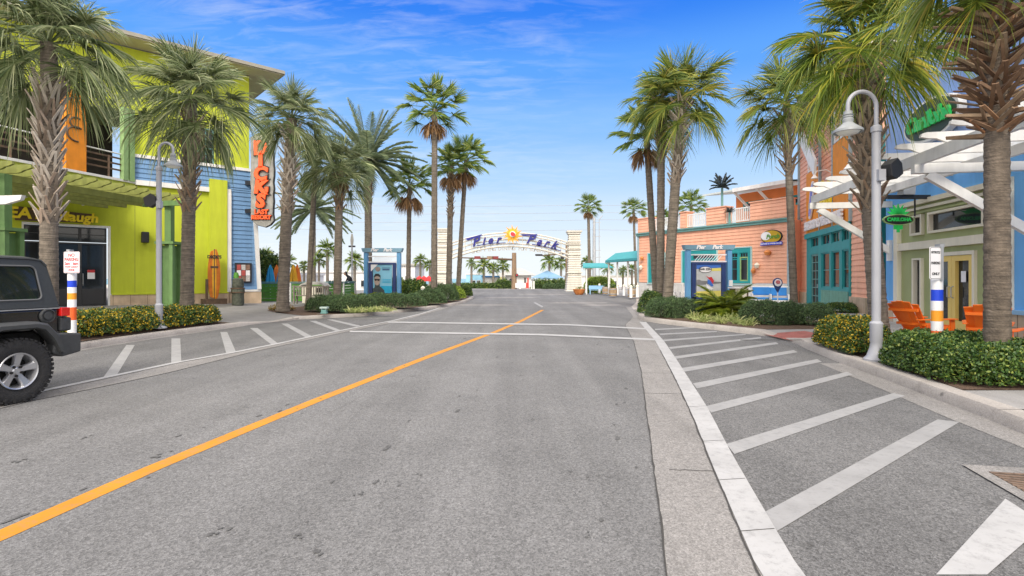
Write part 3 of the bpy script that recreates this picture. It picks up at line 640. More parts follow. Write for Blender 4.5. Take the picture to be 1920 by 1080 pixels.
def palm(kind, label, bx, Y, z0, tx, ty, rad, tw, var=1, boots=None, skirt=0, curve=0, name='palm_tree', group=None, rz=0, bl=.32, bout=.75, dyt=0, bmat=None, barkm=None, dro=0, sz=1.0, trunkr=None):
    """bx: pixel column of the foot, tx,ty: crown centre pixel, rad: crown radius in pixels, tw: trunk width in pixels"""
    X = (bx - 960) / F * Y; root = thing(name, label, 'palm tree', (X, Y, z0), 0, group)
    top = AT(tx, ty, Y + dyt); r = trunkr or tw / 2 / F * Y; dx = top.x - X; H = top.z - z0
    tr = trunk_mb(var * 7 + int(bx), H, r, dx, dyt, curve=curve, n=18 if tw > 12 else 8, ring=.07 if tw > 12 else .2).build('trunk', barkm or M.bark, root, True)
    me = crown_mesh(kind, var); o = bpy.data.objects.new('crown', me); C.objects.link(o); o.parent = root
    base_r = {'sabal': 1.95, 'near': 1.95, 'nearl': 1.95, 'sabaly': 1.95, 'wash': 1.5, 'date': 2.3, 'metal': 1.6}.get(kind, 1.6)
    s = rad / F * Y / base_r; o.location = (dx, dyt, H); o.scale = (s, s, s * sz); o.rotation_euler = (0, 0, rz)
    if boots:
        za = ZZ(boots[1], Y) - z0; zb = min(ZZ(boots[0], Y) - z0, H + .15)
        xo = lambda z: (dx * (z / H + curve * sin(pi * min(1, z / H))), dyt * z / H)
        boots_mb(int(bx), za, zb, r * .92, bl, bout, xof=xo, w=.16 * r + .035, step=.04 if tw > 40 else .075 if tw > 25 else .11, droopy=dro).build('leaf_bases', bmat or M.boot, root)
    if skirt:
        k = skirt_wash(var); k.v = [(p[0] * s * skirt, p[1] * s * skirt, p[2] * s * skirt) for p in k.v]; q = k.build('dead_fronds', M.skirt, root); q.location = (dx * .97, dyt, H - .25 * s)
    return root
def inpoly(x, y, P):
    c = False; j = len(P) - 1
    for i in range(len(P)):
        if (P[i][1] > y) != (P[j][1] > y) and x < (P[j][0] - P[i][0]) * (y - P[i][1]) / (P[j][1] - P[i][1]) + P[i][0]: c = not c
        j = i
    return c
def edist(x, y, P):
    d = 9
    for i in range(len(P)):
        a = Vector(P[i]); b = Vector(P[(i + 1) % len(P)]); ab = b - a; t = max(0, min(1, (Vector((x, y)) - a).dot(ab) / ab.dot(ab))); d = min(d, (Vector((x, y)) - a - ab * t).length)
    return d
def hedge(name, label, P, h, z0, leaf, dens, mt, round_=.3, group=None, cat='hedge', lump=.10, seed=1, flat=.6):
    rng = random.Random(seed); P = [tuple(p[:2]) for p in P]; cx = sum(p[0] for p in P) / len(P); cy = sum(p[1] for p in P) / len(P)
    root = thing(name, label, cat, (cx, cy, z0), 0, group)
    P = [(p[0] - cx, p[1] - cy) for p in P]
    x0 = min(p[0] for p in P); x1 = max(p[0] for p in P); y0 = min(p[1] for p in P); y1 = max(p[1] for p in P)
    from mathutils import noise
    def hh(x, y, d):
        t = min(1, d / round_); e = (1 - (1 - t) ** 2.2) ** .5
        return h * e * (1 + lump * 2.2 * noise.noise(Vector((x * 2.1 + seed, y * 2.1, 0))) + lump * noise.noise(Vector((x * 6 + seed, y * 6, 3)))) + .02
    st = max(.06, min(x1 - x0, y1 - y0) / 14); nx = int((x1 - x0) / st) + 1; ny = int((y1 - y0) / st) + 1
    core = MB(); gv = {}
    for i in range(nx + 1):
        for j in range(ny + 1):
            x = x0 + i * st; y = y0 + j * st
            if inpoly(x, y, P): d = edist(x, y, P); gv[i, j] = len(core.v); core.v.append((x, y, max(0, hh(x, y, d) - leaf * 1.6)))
    for (i, j) in gv:
        q = [(i, j), (i + 1, j), (i + 1, j + 1), (i, j + 1)]
        if all(k in gv for k in q): core.f.append(tuple(gv[k] for k in q))
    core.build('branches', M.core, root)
    lv = MB(); area = (x1 - x0) * (y1 - y0); n = int(area * dens); cnt = 0
    for _ in range(n):
        x = rng.uniform(x0 - leaf, x1 + leaf); y = rng.uniform(y0, y1)
        if not inpoly(x, y, P): continue
        d = edist(x, y, P); H = hh(x, y, d)
        reps = 1 + int(3.0 * max(0, 1 - d / round_) * h / round_ * .5)
        for _k in range(reps):
            z = H - abs(rng.gauss(0, leaf * 1.3)) if d > round_ * .8 else rng.uniform(.02, H) if rng.random() < .35 else H - abs(rng.gauss(0, leaf * 1.8))
            if z < 0: z = rng.uniform(0, .1)
            nrm = Vector((rng.gauss(0, 1), rng.gauss(0, 1), rng.gauss(.6, .8))).normalized(); a = nrm.orthogonal().normalized(); b_ = nrm.cross(a); t = rng.uniform(0, 6.28)
            a, b_ = a * cos(t) + b_ * sin(t), b_ * cos(t) - a * sin(t); s = leaf * rng.uniform(.6, 1.25); c = Vector((x + rng.gauss(0, leaf * .4), y + rng.gauss(0, leaf * .4), z + rng.uniform(0, leaf * .7)))
            lv.add([c - a * s * .5, c - b_ * s * flat * .5, c + a * s * .55 + nrm * s * .12, c + b_ * s * flat * .5], [(0, 1, 2, 3)])
    for _ in range(int(area * 9)):
        x = rng.uniform(x0, x1); y = rng.uniform(y0, y1)
        if not inpoly(x, y, P): continue
        H = hh(x, y, edist(x, y, P)); d = Vector((rng.gauss(0, .4), rng.gauss(0, .4), 1)).normalized(); p0 = Vector((x, y, H - leaf)); ln = leaf * rng.uniform(1.5, 3.2)
        for k in range(5):
            c = p0 + d * ln * k / 4; a = Vector((rng.gauss(0, 1), rng.gauss(0, 1), rng.gauss(0, .5))).normalized(); b_ = a.orthogonal().normalized(); q = leaf * .8
            lv.add([c, c + a * q * .5 + b_ * q * flat * .4, c + a * q, c + a * q * .5 - b_ * q * flat * .4], [(0, 1, 2, 3)])
    lv.build('foliage', mt, root); return root
def ell(cx, cy, rx, ry, n=14, rot=0): return [(cx + rx * cos(2 * pi * i / n) * cos(rot) - ry * sin(2 * pi * i / n) * sin(rot), cy + rx * cos(2 * pi * i / n) * sin(rot) + ry * sin(2 * pi * i / n) * cos(rot)) for i in range(n)]
def tuft(loc, label, seed, n=60, L=.5, w=.02, mt=None, group=None, name='grass_clump', spread=.25):
    rng = random.Random(seed); mb = MB()
    for _ in range(n):
        az = rng.uniform(0, 6.28); el = R(rng.uniform(28, 85)); d = Vector((cos(az) * cos(el), sin(az) * cos(el), sin(el)))
        leaflet(mb, Vector((rng.gauss(0, spread * .3), rng.gauss(0, spread * .3), 0)), d, L * rng.uniform(.6, 1.15), w, rng.uniform(.25, .8), Vector((0, 0, 1)), 4, rng.uniform(-.6, .6))
    o = mb.build(name, mt or M.grass); o.location = loc; tag(o, label, 'plant', group); return o

# ------------------------------------------------------------------ palms
FG = 'fan palms lining the street'
palm('near', 'large palm with shaggy brown boots, rightmost, trunk rising from the hedge beside the orange chairs', 1870, 7.9, .16, 1868, -105, 232, 41, 11, boots=(-60, 238), rz=.6, bl=.46, bout=1.15, bmat=M.bootbrown, dyt=.2, dro=1.0, barkm=M.barkbrown)
palm('near', 'leafy palm whose yellowish fronds hang over the right grey lamp post', 1650, 12.3, .16, 1612, 84, 184, 31, 12, boots=(110, 395), rz=1.9, bl=.36, bout=.75, curve=.02, barkm=M.bark, group=None)
palm('sabaly', 'palm before the coral tower with a tuft of grey boots below its crown', 1490, 18.3, .16, 1474, 190, 112, 13.5, 13, boots=(215, 330), rz=0, bl=.42, bout=.8)
palm('sabaly', 'leaning palm of the right cluster with pale boots, thickest of the three trunks', 1250, 21, .16, 1278, 182, 118, 19, 14, boots=(190, 345), rz=2.2, bl=.38, curve=-.02, bmat=M.bootgrey)
palm('sabaly', 'middle palm of the right cluster behind the thick leaning trunk', 1238, 22.5, .16, 1240, 195, 85, 15, 15, boots=(180, 300), rz=4, curve=.06)
palm('wash', 'left palm of the right cluster with a smooth slim trunk', 1232, 24, .16, 1212, 252, 64, 13, 5, skirt=1.0, rz=1)
# left
palm('nearl', 'leftmost big palm with criss-cross boots rising behind the black off-road car', 92, 12.2, .25, 92, 82, 168, 29, 21, boots=(165, 420), rz=.4, bl=.36, bout=.55, bmat=M.bootgrey)
palm('nearl', 'palm with shaggy boots beside the left grey lamp post', 350, 16.9, .25, 358, 184, 134, 23, 22, boots=(225, 400), rz=2.4, bl=.38, bout=.62)
palm('sabal', 'leaning palm with criss-cross boots next to the vertical orange-lettered sign', 530, 22.6, .22, 548, 224, 96, 21, 23, boots=(250, 400), rz=1.1, bl=.32, curve=-.09, bmat=M.bootgrey)
palm('sabal', 'slim palm just right of the leaning one, crown hidden among others', 578, 27, .22, 592, 300, 70, 11, 25, rz=3, curve=-.02)
palm('sabal', 'reddish brown trunked palm in front of the green fence', 632, 25, .22, 637, 318, 84, 15, 24, skirt=.55, boots=(330, 395), rz=5, bl=.3, bmat=M.bootbrown)
palm('date', 'tall feathery date palm behind the left blue poster kiosk', 691, 36, .15, 690, 300, 112, 14, 31, rz=.7, barkm=M.bark, boots=(300, 385), bl=.3, bout=.5)
palm('date', 'darker feathery palm far behind the leaning trunk on the left', 588, 52, 0, 588, 392, 82, 9, 31, rz=2.0, barkm=M.bark)
palm('wash', 'palm with brown hanging dead fronds between the left kiosk and the tallest fan palm', 765, 38, .15, 768, 345, 50, 9, 3, skirt=1.1, rz=2)
palm('wash', 'tallest slender fan palm left of the arch with two brown dead fronds', 814, 33, .15, 815, 205, 66, 12, 4, skirt=.8, rz=.5)
palm('wash', 'fan palm just left of the arch sign, left of its close neighbour', 841, 37, .15, 846, 312, 46, 11, 3, skirt=1, rz=3.5, boots=(330, 410), bl=.2)
palm('wash', 'fan palm overlapping the arch, right of its close neighbour', 858, 38, .15, 874, 300, 50, 9, 4, skirt=1, rz=1.5, curve=-.03)
# distance
palm('wash', 'tall distant fan palm right of the arch beside the grey utility pole', 1106, 66, 0, 1103, 388, 27, 6, 3, skirt=.8, rz=.2)
palm('wash', 'distant fan palm left of the coral building corner', 1193, 60, 0, 1188, 394, 26, 5, 4, skirt=.9, rz=2)
palm('wash', 'distant fan palm showing above the roof terrace of the coral building', 1297, 52, 0, 1296, 385, 32, 6, 3, rz=4)
palm('small', 'small dark palm crown peeking over the coral parapet', 1243, 62, 0, 1243, 408, 24, 4, 51, rz=1)
DG = 'small palms along the beach road'
far = [(907, 498, 19, 'small palm under the left half of the arch, tallest beside the white beach hut'), (884, 493, 12, 'small palm just right of the slim trunks under the arch'), (943, 498, 17, 'small palm left of the timber signal pole'), (925, 503, 14, 'small palm between two others left of the signal pole'), (1030, 490, 19, 'small palm standing in front of the blue canopy tent'), (1052, 494, 15, 'small palm against the right arch pillar'), (1100, 492, 15, 'small palm between the arch pillar and the yellow-green hedge'), (788, 488, 15, 'small palm behind the red umbrellas'), (806, 497, 13, 'small palm behind the tallest fan palm trunk'), (665, 489, 22, 'bushy palm behind the grey sign post near the left kiosk'), (614, 468, 24, 'medium palm above the green fence behind the brown trunk'), (598, 487, 17, 'small palm low behind the slim trunk above the green fence'), (498, 482, 22, 'palm right beside the blue siding corner'), (540, 492, 20, 'palm behind the closed patio umbrellas'), (570, 500, 14, 'small palm behind the green fence, right of the umbrellas'), (1140, 503, 14, 'small palm behind the end of the teal awning'), (1168, 508, 13, 'small palm seen through the left bays of the awning'), (1185, 506, 13, 'small palm seen through the awning next to the coral wall')]
for i, (x, y, r_, lb) in enumerate(far):
    palm('small', lb, x, 88 if 860 < x < 1090 else 70 if x > 1090 or 780 < x < 830 else 48, 0, x, y, r_ * 1.15, 4.5 if r_ < 20 else 6, 51 + i % 3, rz=i * 1.3, group=DG, barkm=M.bark2)

# ------------------------------------------------------------------ hedges and beds
hedge('hedge', 'clipped glossy hedge with yellowing tips left of the right lamp post', [(6.62, 11.75), (6.35, 10.5), (6.35, 9.95), (6.75, 9.75), (7.4, 10.3), (7.9, 11.6), (7.3, 12.1)], .54, .18, .050, 5200, M.hedgey, .28, seed=4, lump=.14)
hedge('hedge', 'large clipped glossy green hedge around the foot of the rightmost palm', [(6.72, 9.45), (6.2, 9.0), (6.03, 8.2), (5.92, 7.3), (6.3, 7.0), (7.6, 6.85), (8.1, 7.2), (8.0, 8.6), (7.9, 10.1), (7.2, 10.2)], .45, .17, .050, 5600, M.hedge, .26, seed=5, lump=.15)
hedge('hedge', 'yellow-flowering low hedge around the foot of the left lamp post', [(-11.9, 12.2), (-10.10, 12.3), (-9.86, 14.2), (-9.70, 15.6), (-9.38, 17.2), (-9.9, 17.9), (-10.9, 17.9), (-11.5, 16), (-12.4, 14)], .48, .20, .060, 2900, M.hedgey, .3, seed=6, lump=.10)
hedge('shrub', 'wide dark green shrub mound at the left island tip', ell(-6.95, 22.9, 1.25, .75), .62, .2, .07, 2600, M.shrub, .5, seed=7, cat='shrub', flat=.35, group=None)
hedge('shrub', 'dark round shrub right of the light box on the left island', ell(-8.15, 23.4, .9, .8), .60, .2, .07, 2600, M.shrub, .5, seed=17, cat='shrub', flat=.35)
hedge('shrub', 'long low shrub hedge below the left kiosk poster', ell(-5.9, 25.6, 1.9, .8, rot=.5), .62, .2, .07, 2300, M.shrub, .5, seed=8, cat='shrub', flat=.35)
hedge('shrub', 'rounded shrub in front of the white bollard left of the arch', ell(-4.6, 29.6, 1.0, .9), .7, .2, .08, 1900, M.shrub, .6, seed=9, cat='shrub', flat=.35)
hedge('shrub', 'big rounded shrub under the tallest fan palm', ell(-4.4, 33.5, 1.1, 1.2), .95, .2, .08, 1900, M.shrub, .7, seed=10, cat='shrub', flat=.35)
hedge('shrub', 'light green round shrub at the tip of the left island', ell(-4.0, 37.5, .75, .9), .75, .2, .09, 1700, M.shrubl, .6, seed=11, cat='shrub')
hedge('shrub', 'last dark round shrub of the left island near the arch', ell(-3.9, 42, .8, .9), .85, .2, .09, 1700, M.hedge, .6, seed=12, cat='shrub')
hedge('shrub', 'unruly shrub behind the bollard beside the left kiosk', ell(-6.3, 34, 1.1, 1.2), 1.2, .2, .12, 900, M.hedge, .7, seed=13, cat='shrub')
hedge('shrub', 'dark shrub between the left kiosk and the fan palm trunk', ell(-7.3, 33.5, .8, .8), 1.35, .2, .12, 900, M.shrubl, .6, seed=14, cat='shrub')
hedge('shrub', 'feathery green shrub mound at the foot of the three right cluster palms', ell(5.95, 20.0, .95, .9), .68, .16, .06, 2600, M.shrub, .5, seed=20, cat='shrub', flat=.35)
hedge('shrub', 'dark shrub left of the sago palm on the right island', ell(7.0, 19.6, .85, .7), .62, .16, .06, 2600, M.shrub, .5, seed=21, cat='shrub', flat=.35)
hedge('shrub', 'small shrub behind the bollard at the left tip of the right island', ell(5.85, 22.3, .6, .6), .85, .16, .07, 2200, M.hedge, .5, seed=22, cat='shrub')
hedge('shrub', 'broad dark shrub around the map-pin sign post', ell(8.25, 17.0, 1.05, .8), .68, .16, .06, 2800, M.shrub, .5, seed=23, cat='shrub', flat=.35)
hedge('shrub', 'dark shrub at the foot of the palm before the coral tower', ell(9.35, 16.7, .75, .75), .62, .16, .06, 2800, M.shrub, .5, seed=24, cat='shrub', flat=.35)
hedge('shrub', 'low shrub strip under the teal restaurant windows', [(14.3, 23.9), (12.9, 22.6), (14.2, 22.0), (15.2, 23.3)], .35, .15, .06, 2000, M.hedge, .3, seed=25, cat='shrub')
hedge('shrub', 'dry orange-brown low plant at the left tip of the island', ell(-10.2, 23.6, .6, .35), .22, .2, .07, 1500, mat('bromeliad', (0, 0, 0), .5, .2, 2, island=[(0, (.25, .10, .02)), (.6, (.35, .24, .04)), (1, (.16, .2, .04))]), .3, seed=26, cat='plant', flat=.3)
hedge('hedge', 'yellow-green rounded hedge between arch pillar and awning', [(7.9, 57), (9.9, 54.2), (10.9, 55), (9.6, 60), (8.0, 60)], 1.6, 0, .16, 500, M.shrubl, .8, seed=27, lump=.05)
hedge('hedge', 'long dark hedge beyond the arch on the left', [(-11, 82), (-2.2, 82), (-2.2, 84), (-11, 84)], .75, 0, .2, 260, M.hedge, .5, seed=28, lump=.1)
hedge('hedge', 'dark shrubbery left of the timber signal pole', [(-2.6, 81), (-.1, 81), (-.1, 83), (-2.6, 83)], 1.35, 0, .2, 300, M.hedge, .8, seed=29, lump=.2)
hedge('hedge', 'long dark hedge beyond the arch on the right', [(3.0, 80.5), (10.5, 80.5), (10.5, 83), (3.0, 83)], 1.25, 0, .2, 260, M.hedge, .9, seed=30, lump=.2)
hedge('hedge', 'low grey-green hedge in front of the right beach palms', [(4.6, 78.9), (8.5, 78.9), (8.5, 80.1), (4.6, 80.1)], .8, 0, .18, 300, M.shrub, .6, seed=31, lump=.1)
hedge('shrub', 'tall rounded tree-like shrub beside the blue siding corner', ell(-16.6, 36, 1.5, 1.3), 3.0, .1, .16, 900, M.hedge, 1.2, seed=32, cat='shrub')
GG = 'clumps of striped grass on the right island'
rg = random.Random(8)
for i, (px, py) in enumerate([(1300, 600), (1318, 603), (1338, 601), (1352, 606), (1368, 603), (1384, 607), (1398, 604), (1326, 594), (1376, 597), (1403, 610)]):
    p = G(px, py, .17); tuft((p.x, p.y, .17), 'arching yellow-striped grass clump between the two dark shrubs of the right island', 40 + i, 60, .55, .022, group=GG)
GG2 = 'clumps of pale grass on the left island'
for i, px in enumerate([660, 674, 688, 702, 716, 728]):
    p = G(px, 586 - (px - 660) * .03, .22); tuft((p.x, p.y, .22), 'pale yellow grass clump in front of the left island shrubs', 60 + i, 60, .48, .022, group=GG2)
def sago(loc, label, s, seed, hi=78):
    root = thing('sago_palm', label, 'sago palm', loc)
    mb = crown_date(seed, 44, 1.25, -12, hi, 40, .028, .95); mb.v = [(p[0] * s, p[1] * s, p[2] * s + .35) for p in mb.v]; mb.build('fronds', M.sago, root)
    t = MB(); t.tube([(0, 0, 0), (0, 0, .4)], [.16, .14], 10); t.build('trunk', M.brown, root)
sago((7.55, 18.9, .16), 'glossy sago palm with arching fronds before the right poster kiosk', 1.0, 5, 52)
sago((-7.6, 27.0, .1), 'dark sago palm behind the shrubs before the left poster kiosk', .72, 6, 40)
# ------------------------------------------------------------------ building helpers
def window(fac_root, x0, x1, z0, z1, y, fmat, cols=1, rws=1, fw=.07, dep=.08, name='window', gl_=None, hinge=None):
    f = MB(); f.box(x0, x0 + fw, y - dep, y + .02, z0, z1); f.box(x1 - fw, x1, y - dep, y + .02, z0, z1); f.box(x0 + fw, x1 - fw, y - dep, y + .02, z0, z0 + fw); f.box(x0 + fw, x1 - fw, y - dep, y + .02, z1 - fw, z1)
    t = fw * .45
    for i in range(1, cols): c = x0 + (x1 - x0) * i / cols; f.box(c - t / 2, c + t / 2, y - dep * .7, y + .015, z0 + fw, z1 - fw)
    for i in range(1, rws): c = z0 + (z1 - z0) * i / rws; f.box(x0 + fw, x1 - fw, y - dep * .66, y + .012, c - t / 2, c + t / 2)
    o = f.build(name, fmat, fac_root)
    g_ = MB(); g_.box(x0 + fw * .5, x1 - fw * .5, y - .005, y + .01, z0 + fw * .5, z1 - fw * .5); g_.build('pane', gl_ or M.glass, o); return o
def wallbox(name, mt, root, bxs):
    m = MB()
    for b_ in bxs: m.box(*b_)
    return m.build(name, mt, root)
# ================================================================== LEFT BUILDING
FL = Fac((-17.4, 23), (.738, .675)); S = FL.S; Z = FL.Z; zg = .40
b1 = thing('restaurant_building', 'lime green and blue clapboard three-storey restaurant with balcony on the left', 'building'); b1.matrix_world = FL.M()
s_d0, s_d1 = S(42), S(206); z_d = Z(206, 427)
sP0, sP1, sB0, sB1 = S(391), S(424), S(432), S(487); sBt = S(471); zc = 5.9
m = MB(); m.cells(-9, sP1, .93, zc, [(s_d0, s_d1, .2, z_d)], lambda a, b_, c_, d_: m.box(a, b_, 0, .3, c_, d_))
m.box(sP0, sP1, -.22, -.002, .93, Z(400, 335) - .05)
m.build('wall', M.lime, b1)
m = MB(); m.cells(-9, sP1, zg - .3, .88, [(s_d0 - .001, s_d1 + .001, .0, 3)], lambda a, b_, c_, d_: m.box(a, b_, -.06, .3, c_, d_)); m.box(sP0 - .03, sP1 + .03, -.28, -.062, zg - .3, .88); m.box(sB0 - .05, sB1 + .05, -.10, .3, zg - .3, .93); m.box(sP1, sB0 - .051, -.06, .3, zg - .3, .93); m.build('stone_base', M.stone, b1)
m = MB()
for x in [s_d1 + .1 + i * .62 for i in range(12)]: m.box(x, x + .012, -.064, -.061, zg - .1, .88)
so_ = m.build('stone_joint', M.brown, b1); so_['kind'] = 'stuff'
m = MB(); m.box(s_d1 + .05, sP0 - .031, -.09, .0, .88, .95); m.box(sP0 - .031, sP1 + .03, -.30, -.0, .88, .95); m.build('wall_ledge', M.lime, b1)
# blue clapboards
m = MB(); m.clap(sB0, sBt, 1.02, 5.95, -.05, .21, .035); m.clap(S(240), sBt, 5.98, 6.95, -.05, .21, .035)
zt_ = 6.95
m.add([(sBt, -.07, 1.02), (sB1, -.07, 1.02), (sBt, -.07, zt_)], [(0, 1, 2)])
for k in range(5, 33):
    z = k * .21; xr = sBt + (sB1 - sBt) * (zt_ - z) / (zt_ - 1.02)
    if z < 1.05: continue
    m.add([(sBt, -.085, z), (xr, -.085, z), (xr, -.072, z + .2), (sBt, -.072, z + .2)], [(0, 1, 2, 3)])
m.box(sB0, sB1 - .3, -.04, .3, .93, 5.9); m.box(S(240), sBt, -.04, .3, 5.9, 6.97)
m.build('blue_siding', M.blue, b1)
m = MB()
m.box(S(232), S(240), -.12, .0, 5.95, 7.08); m.box(S(240), sBt + .1, -.12, .0, 6.96, 7.10)          # band frame
m.box(S(253), sB0 - .002, -.16, .0, 5.74, 5.96); m.box(sP1, sB0, -.18, .0, .95, 5.738)
m.box(sB0, sB1 + .02, -.13, .0, .94, 1.04)
m.bar((sB1 - .06, -.12, 1.05), (sBt + .03, -.12, 7.0), .18, .13, up=(0, 1, 0))
m.build('white_trim', M.white, b1)
# upper storey
m = MB(); m.cells(.5, S(467), 7.1, 11.75, [(S(370), S(402), Z(385, 315), Z(385, 240))], lambda a, b_, c_, d_: m.box(a, b_, 0, .3, c_, d_)); m.box(-9, .499, 0, .3, 9.0, 11.75)
m.box(S(467) - .3, S(467), .301, 8, 7.1, 11.75)
m.build('upper_wall', M.lime, b1)
wd = window(b1, S(370), S(402), Z(385, 315), Z(385, 240), .1, M.tealdk, 2, 2, name='window')
wallbox('side_wall', M.blue, b1, [(sBt - .3, sBt, .31, 9, .3, 7)])
# roof
m = MB(); xr = S(467) + 1.25
m.prism([(-9, -1.2), (xr, -1.2), (xr, 12), (-9, 12)], 11.88, 11.98, 'z'); rf = m.build('roof', M.roofgrey, b1)
m = MB(); m.box(-9, xr + .05, -1.30, -1.201, 11.84, 12.0); m.box(xr + .001, xr + .1, -1.2, 12, 11.84, 12.0); m.build('gutter', M.roofgrey, rf)
m = MB(); m.box(-9, xr - .01, -1.19, .0, 11.80, 11.875); m.box(S(467) + .01, xr - .01, .001, 11, 11.80, 11.875); m.build('soffit', M.soffit, rf)
# balcony
J0 = Vector((.94, 0)); Jd = Vector((-.831, -.556)); Jn = Vector((-.556, .831)) * -1
def J(s_, o=0): v = J0 + Jd * s_ + Vector((-Jd.y, Jd.x)) * -o; return v
m = MB()
a_ = J(0); b_ = J(11)
m.add([(a_.x, a_.y, 5.02), (b_.x, b_.y, 5.02), (b_.x, b_.y, 5.78), (a_.x, a_.y, 5.78)], [(0, 1, 2, 3)])
m.add([(a_.x, a_.y, 5.02), (b_.x, b_.y, 5.02), (b_.x, 0, 5.02)], [(0, 1, 2)]); m.build('balcony_fascia', M.lime_lt, b1)
m = MB(); m.bar((a_.x, a_.y, 5.83), (b_.x, b_.y, 5.83), .22, .1); m.build('coping', M.white, b1)
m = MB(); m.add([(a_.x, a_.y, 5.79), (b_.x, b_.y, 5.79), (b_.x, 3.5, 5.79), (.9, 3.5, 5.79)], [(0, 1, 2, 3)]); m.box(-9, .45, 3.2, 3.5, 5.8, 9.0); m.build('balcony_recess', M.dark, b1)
m = MB(); m.box(-9, .9, .0, 3.2, 8.9, 8.99); m.build('balcony_ceiling', M.olive, b1)
m = MB(); c1 = J(2.45); c2 = J(3.05); m.bar((*((c1 + c2) / 2 + Vector((.1, .12))), 5.85), (*((c1 + c2) / 2 + Vector((.1, .12))), 9.0), .30, .78, up=(Jd.x, Jd.y, 0)); oc = m.build('orange_column', M.orange, b1)
# curved brown emblem on the column
mm = (c1 + c2) / 2 + Vector((.1, .12)) - Vector((-Jd.y, Jd.x)) * .0
m = MB(); nrm = Vector((-Jd.y, Jd.x)); nrm = nrm if nrm.y < 0 else -nrm
for r0, zc_ in ((.26, 7.75), (.36, 7.3)):
    m.tube([(mm.x + Jd.x * r0 * cos(t) + nrm.x * .17, mm.y + Jd.y * r0 * cos(t) + nrm.y * .17, zc_ + r0 * .8 * sin(t)) for t in [R(-100 + i * 20) for i in range(12)]], .035, 6)
m.build('emblem', M.brown, oc)
m = MB()
for s_ in (.25, .55): c = J(s_, -.05); m.bar((c.x, c.y, 5.85), (c.x, c.y, 9.0), .22, .22, up=(Jd.x, Jd.y, 0))
m.build('balcony_post', M.ltgreen, b1)
m = MB()
for z in (6.25, 6.5, 6.75): m.bar((*J(.6), z), (*J(11), z), .04, .07)
for i in range(9): c = J(1.2 + i * 1.2); m.bar((*c, 5.85), (*c, 6.8), .07)
m.build('balcony_railing', M.brown, b1)
m = MB(); m.tube([(*J(.6), 6.95), (*J(11), 6.95)], .03, 6); m.build('rope_rail', M.white, b1)
# storefront
m = MB(); zd = z_d; m.box(s_d1 - .06, s_d1 + .02, -.06, .1, zg, zd + .06); m.box(s_d0 - .02, s_d1 - .061, -.06, .1, zd - .02, zd + .06); m.box(s_d0 - .02, s_d0 + .04, -.06, .1, zg, zd - .021); m.build('storefront_frame', M.white, b1)
xs = [s_d0 + .04, S(75), S(103), S(150), S(200)]
z1_, z2_ = Z(150, 455), Z(150, 540)
for i in range(4):
    nm = 'door' if i >= 2 else 'window'
    o = window(b1, xs[i], xs[i + 1], zg + .02, z1_, .12, M.frame_dk, 1, 1, .06, name=nm)
    if i >= 2:
        h_ = MB(); hx = xs[i + 1] - .1 if i == 2 else xs[i] + .1; h_.tube([(hx, .02, zg + .9), (hx, -.03, zg + .95), (hx, -.03, zg + 1.35), (hx, .02, zg + 1.4)], .015, 6); h_.build('handle', M.steel, o)
        h_ = MB(); h_.box(xs[i] + .07, xs[i + 1] - .07, .06, .1, zg + .1, zg + .75); h_.build('kick_panel', M.frame_dk, o)
    window(b1, xs[i], xs[i + 1], z1_ + .03, zd - .03, .12, M.frame_dk, 1, 2, .05, name='transom_window')
m = MB(); m.box(S(164), S(178), .03, .05, Z(170, 523), Z(170, 506)); o = m.build('door_notice', M.signw, b1); m = MB(); m.box(S(164), S(178), .024, .029, Z(170, 511), Z(170, 506)); m.build('notice_header', M.signred, o)
# wall lights shining orange cones above the sign
for px, py in ((152, 381), (48, 366), (112, 374)):
    m = MB(); p = FL.W(S(px), -.9, Z(px, py, .9)); m.lathe([(0, .14), (.05, .13), (.10, 0), (0, .02)], (0, 0, 0), 10); m.v = [tuple(RY(R(90)) @ Vector(v)) for v in m.v]; o = m.build('canopy_light', M.white, None, True); o.location = p
    tag(o, {152: 'small white canopy lamp under the lime pergola, nearest the end of the yellow-lettered sign', 48: 'small white canopy lamp under the lime pergola, at the left picture side', 112: 'small white canopy lamp beside the criss-cross palm trunk'}[px], 'lamp', 'white canopy lamps under the pergola')
# sign EAT drink laugh
x0, x1 = S(28), S(172); zt = Z(100, 386); zb = Z(100, 413)
sg = thing('wall_sign', 'brown board sign reading EAT drink laugh in yellow letters above the dark storefront', 'sign'); sg.matrix_world = FL.M()
m = MB(); zz0 = zd + .10; m.prism([(x0, zz0), (x1, zz0 + .05), (x1 + .03, zz0 + .42), (x0 + .1, zz0 + .55), (x0 - .03, zz0 + .5)], -.16, -.08); m.build('board', M.brown, sg)
tb = text_mb('EAT', .60, .02, .1, .02); put(tb, T(x0 + .30, -.19, zz0 + .28)); t2 = text_mb('drink', .50, .02, .1, .016); merge(tb, put(t2, T(x0 + 1.15, -.19, zz0 + .26))); t3 = text_mb('laugh', .52, .02, .1, .018); merge(tb, put(t3, T(x0 + 2.05, -.19, zz0 + .24))); tb.build('lettering', M.gold, sg)
m = MB(); [m.box(S(q_) - .008, S(q_) + .008, -.004, .001, .96, 5.0) for q_ in (253,)]; m.build('control_joint', M.olive, b1)
# wall speaker
sp_ = MB(); x = S(272, .2); z = Z(272, 445, .2); sp_.box(x - .14, x + .14, -.34, -.06, z - .24, z + .24); o = sp_.build('wall_speaker', M.black, None, bevel=.03); o.matrix_world = FL.M(); tag(o, 'black loudspeaker fixed on the lime green wall left of the green posts', 'speaker')
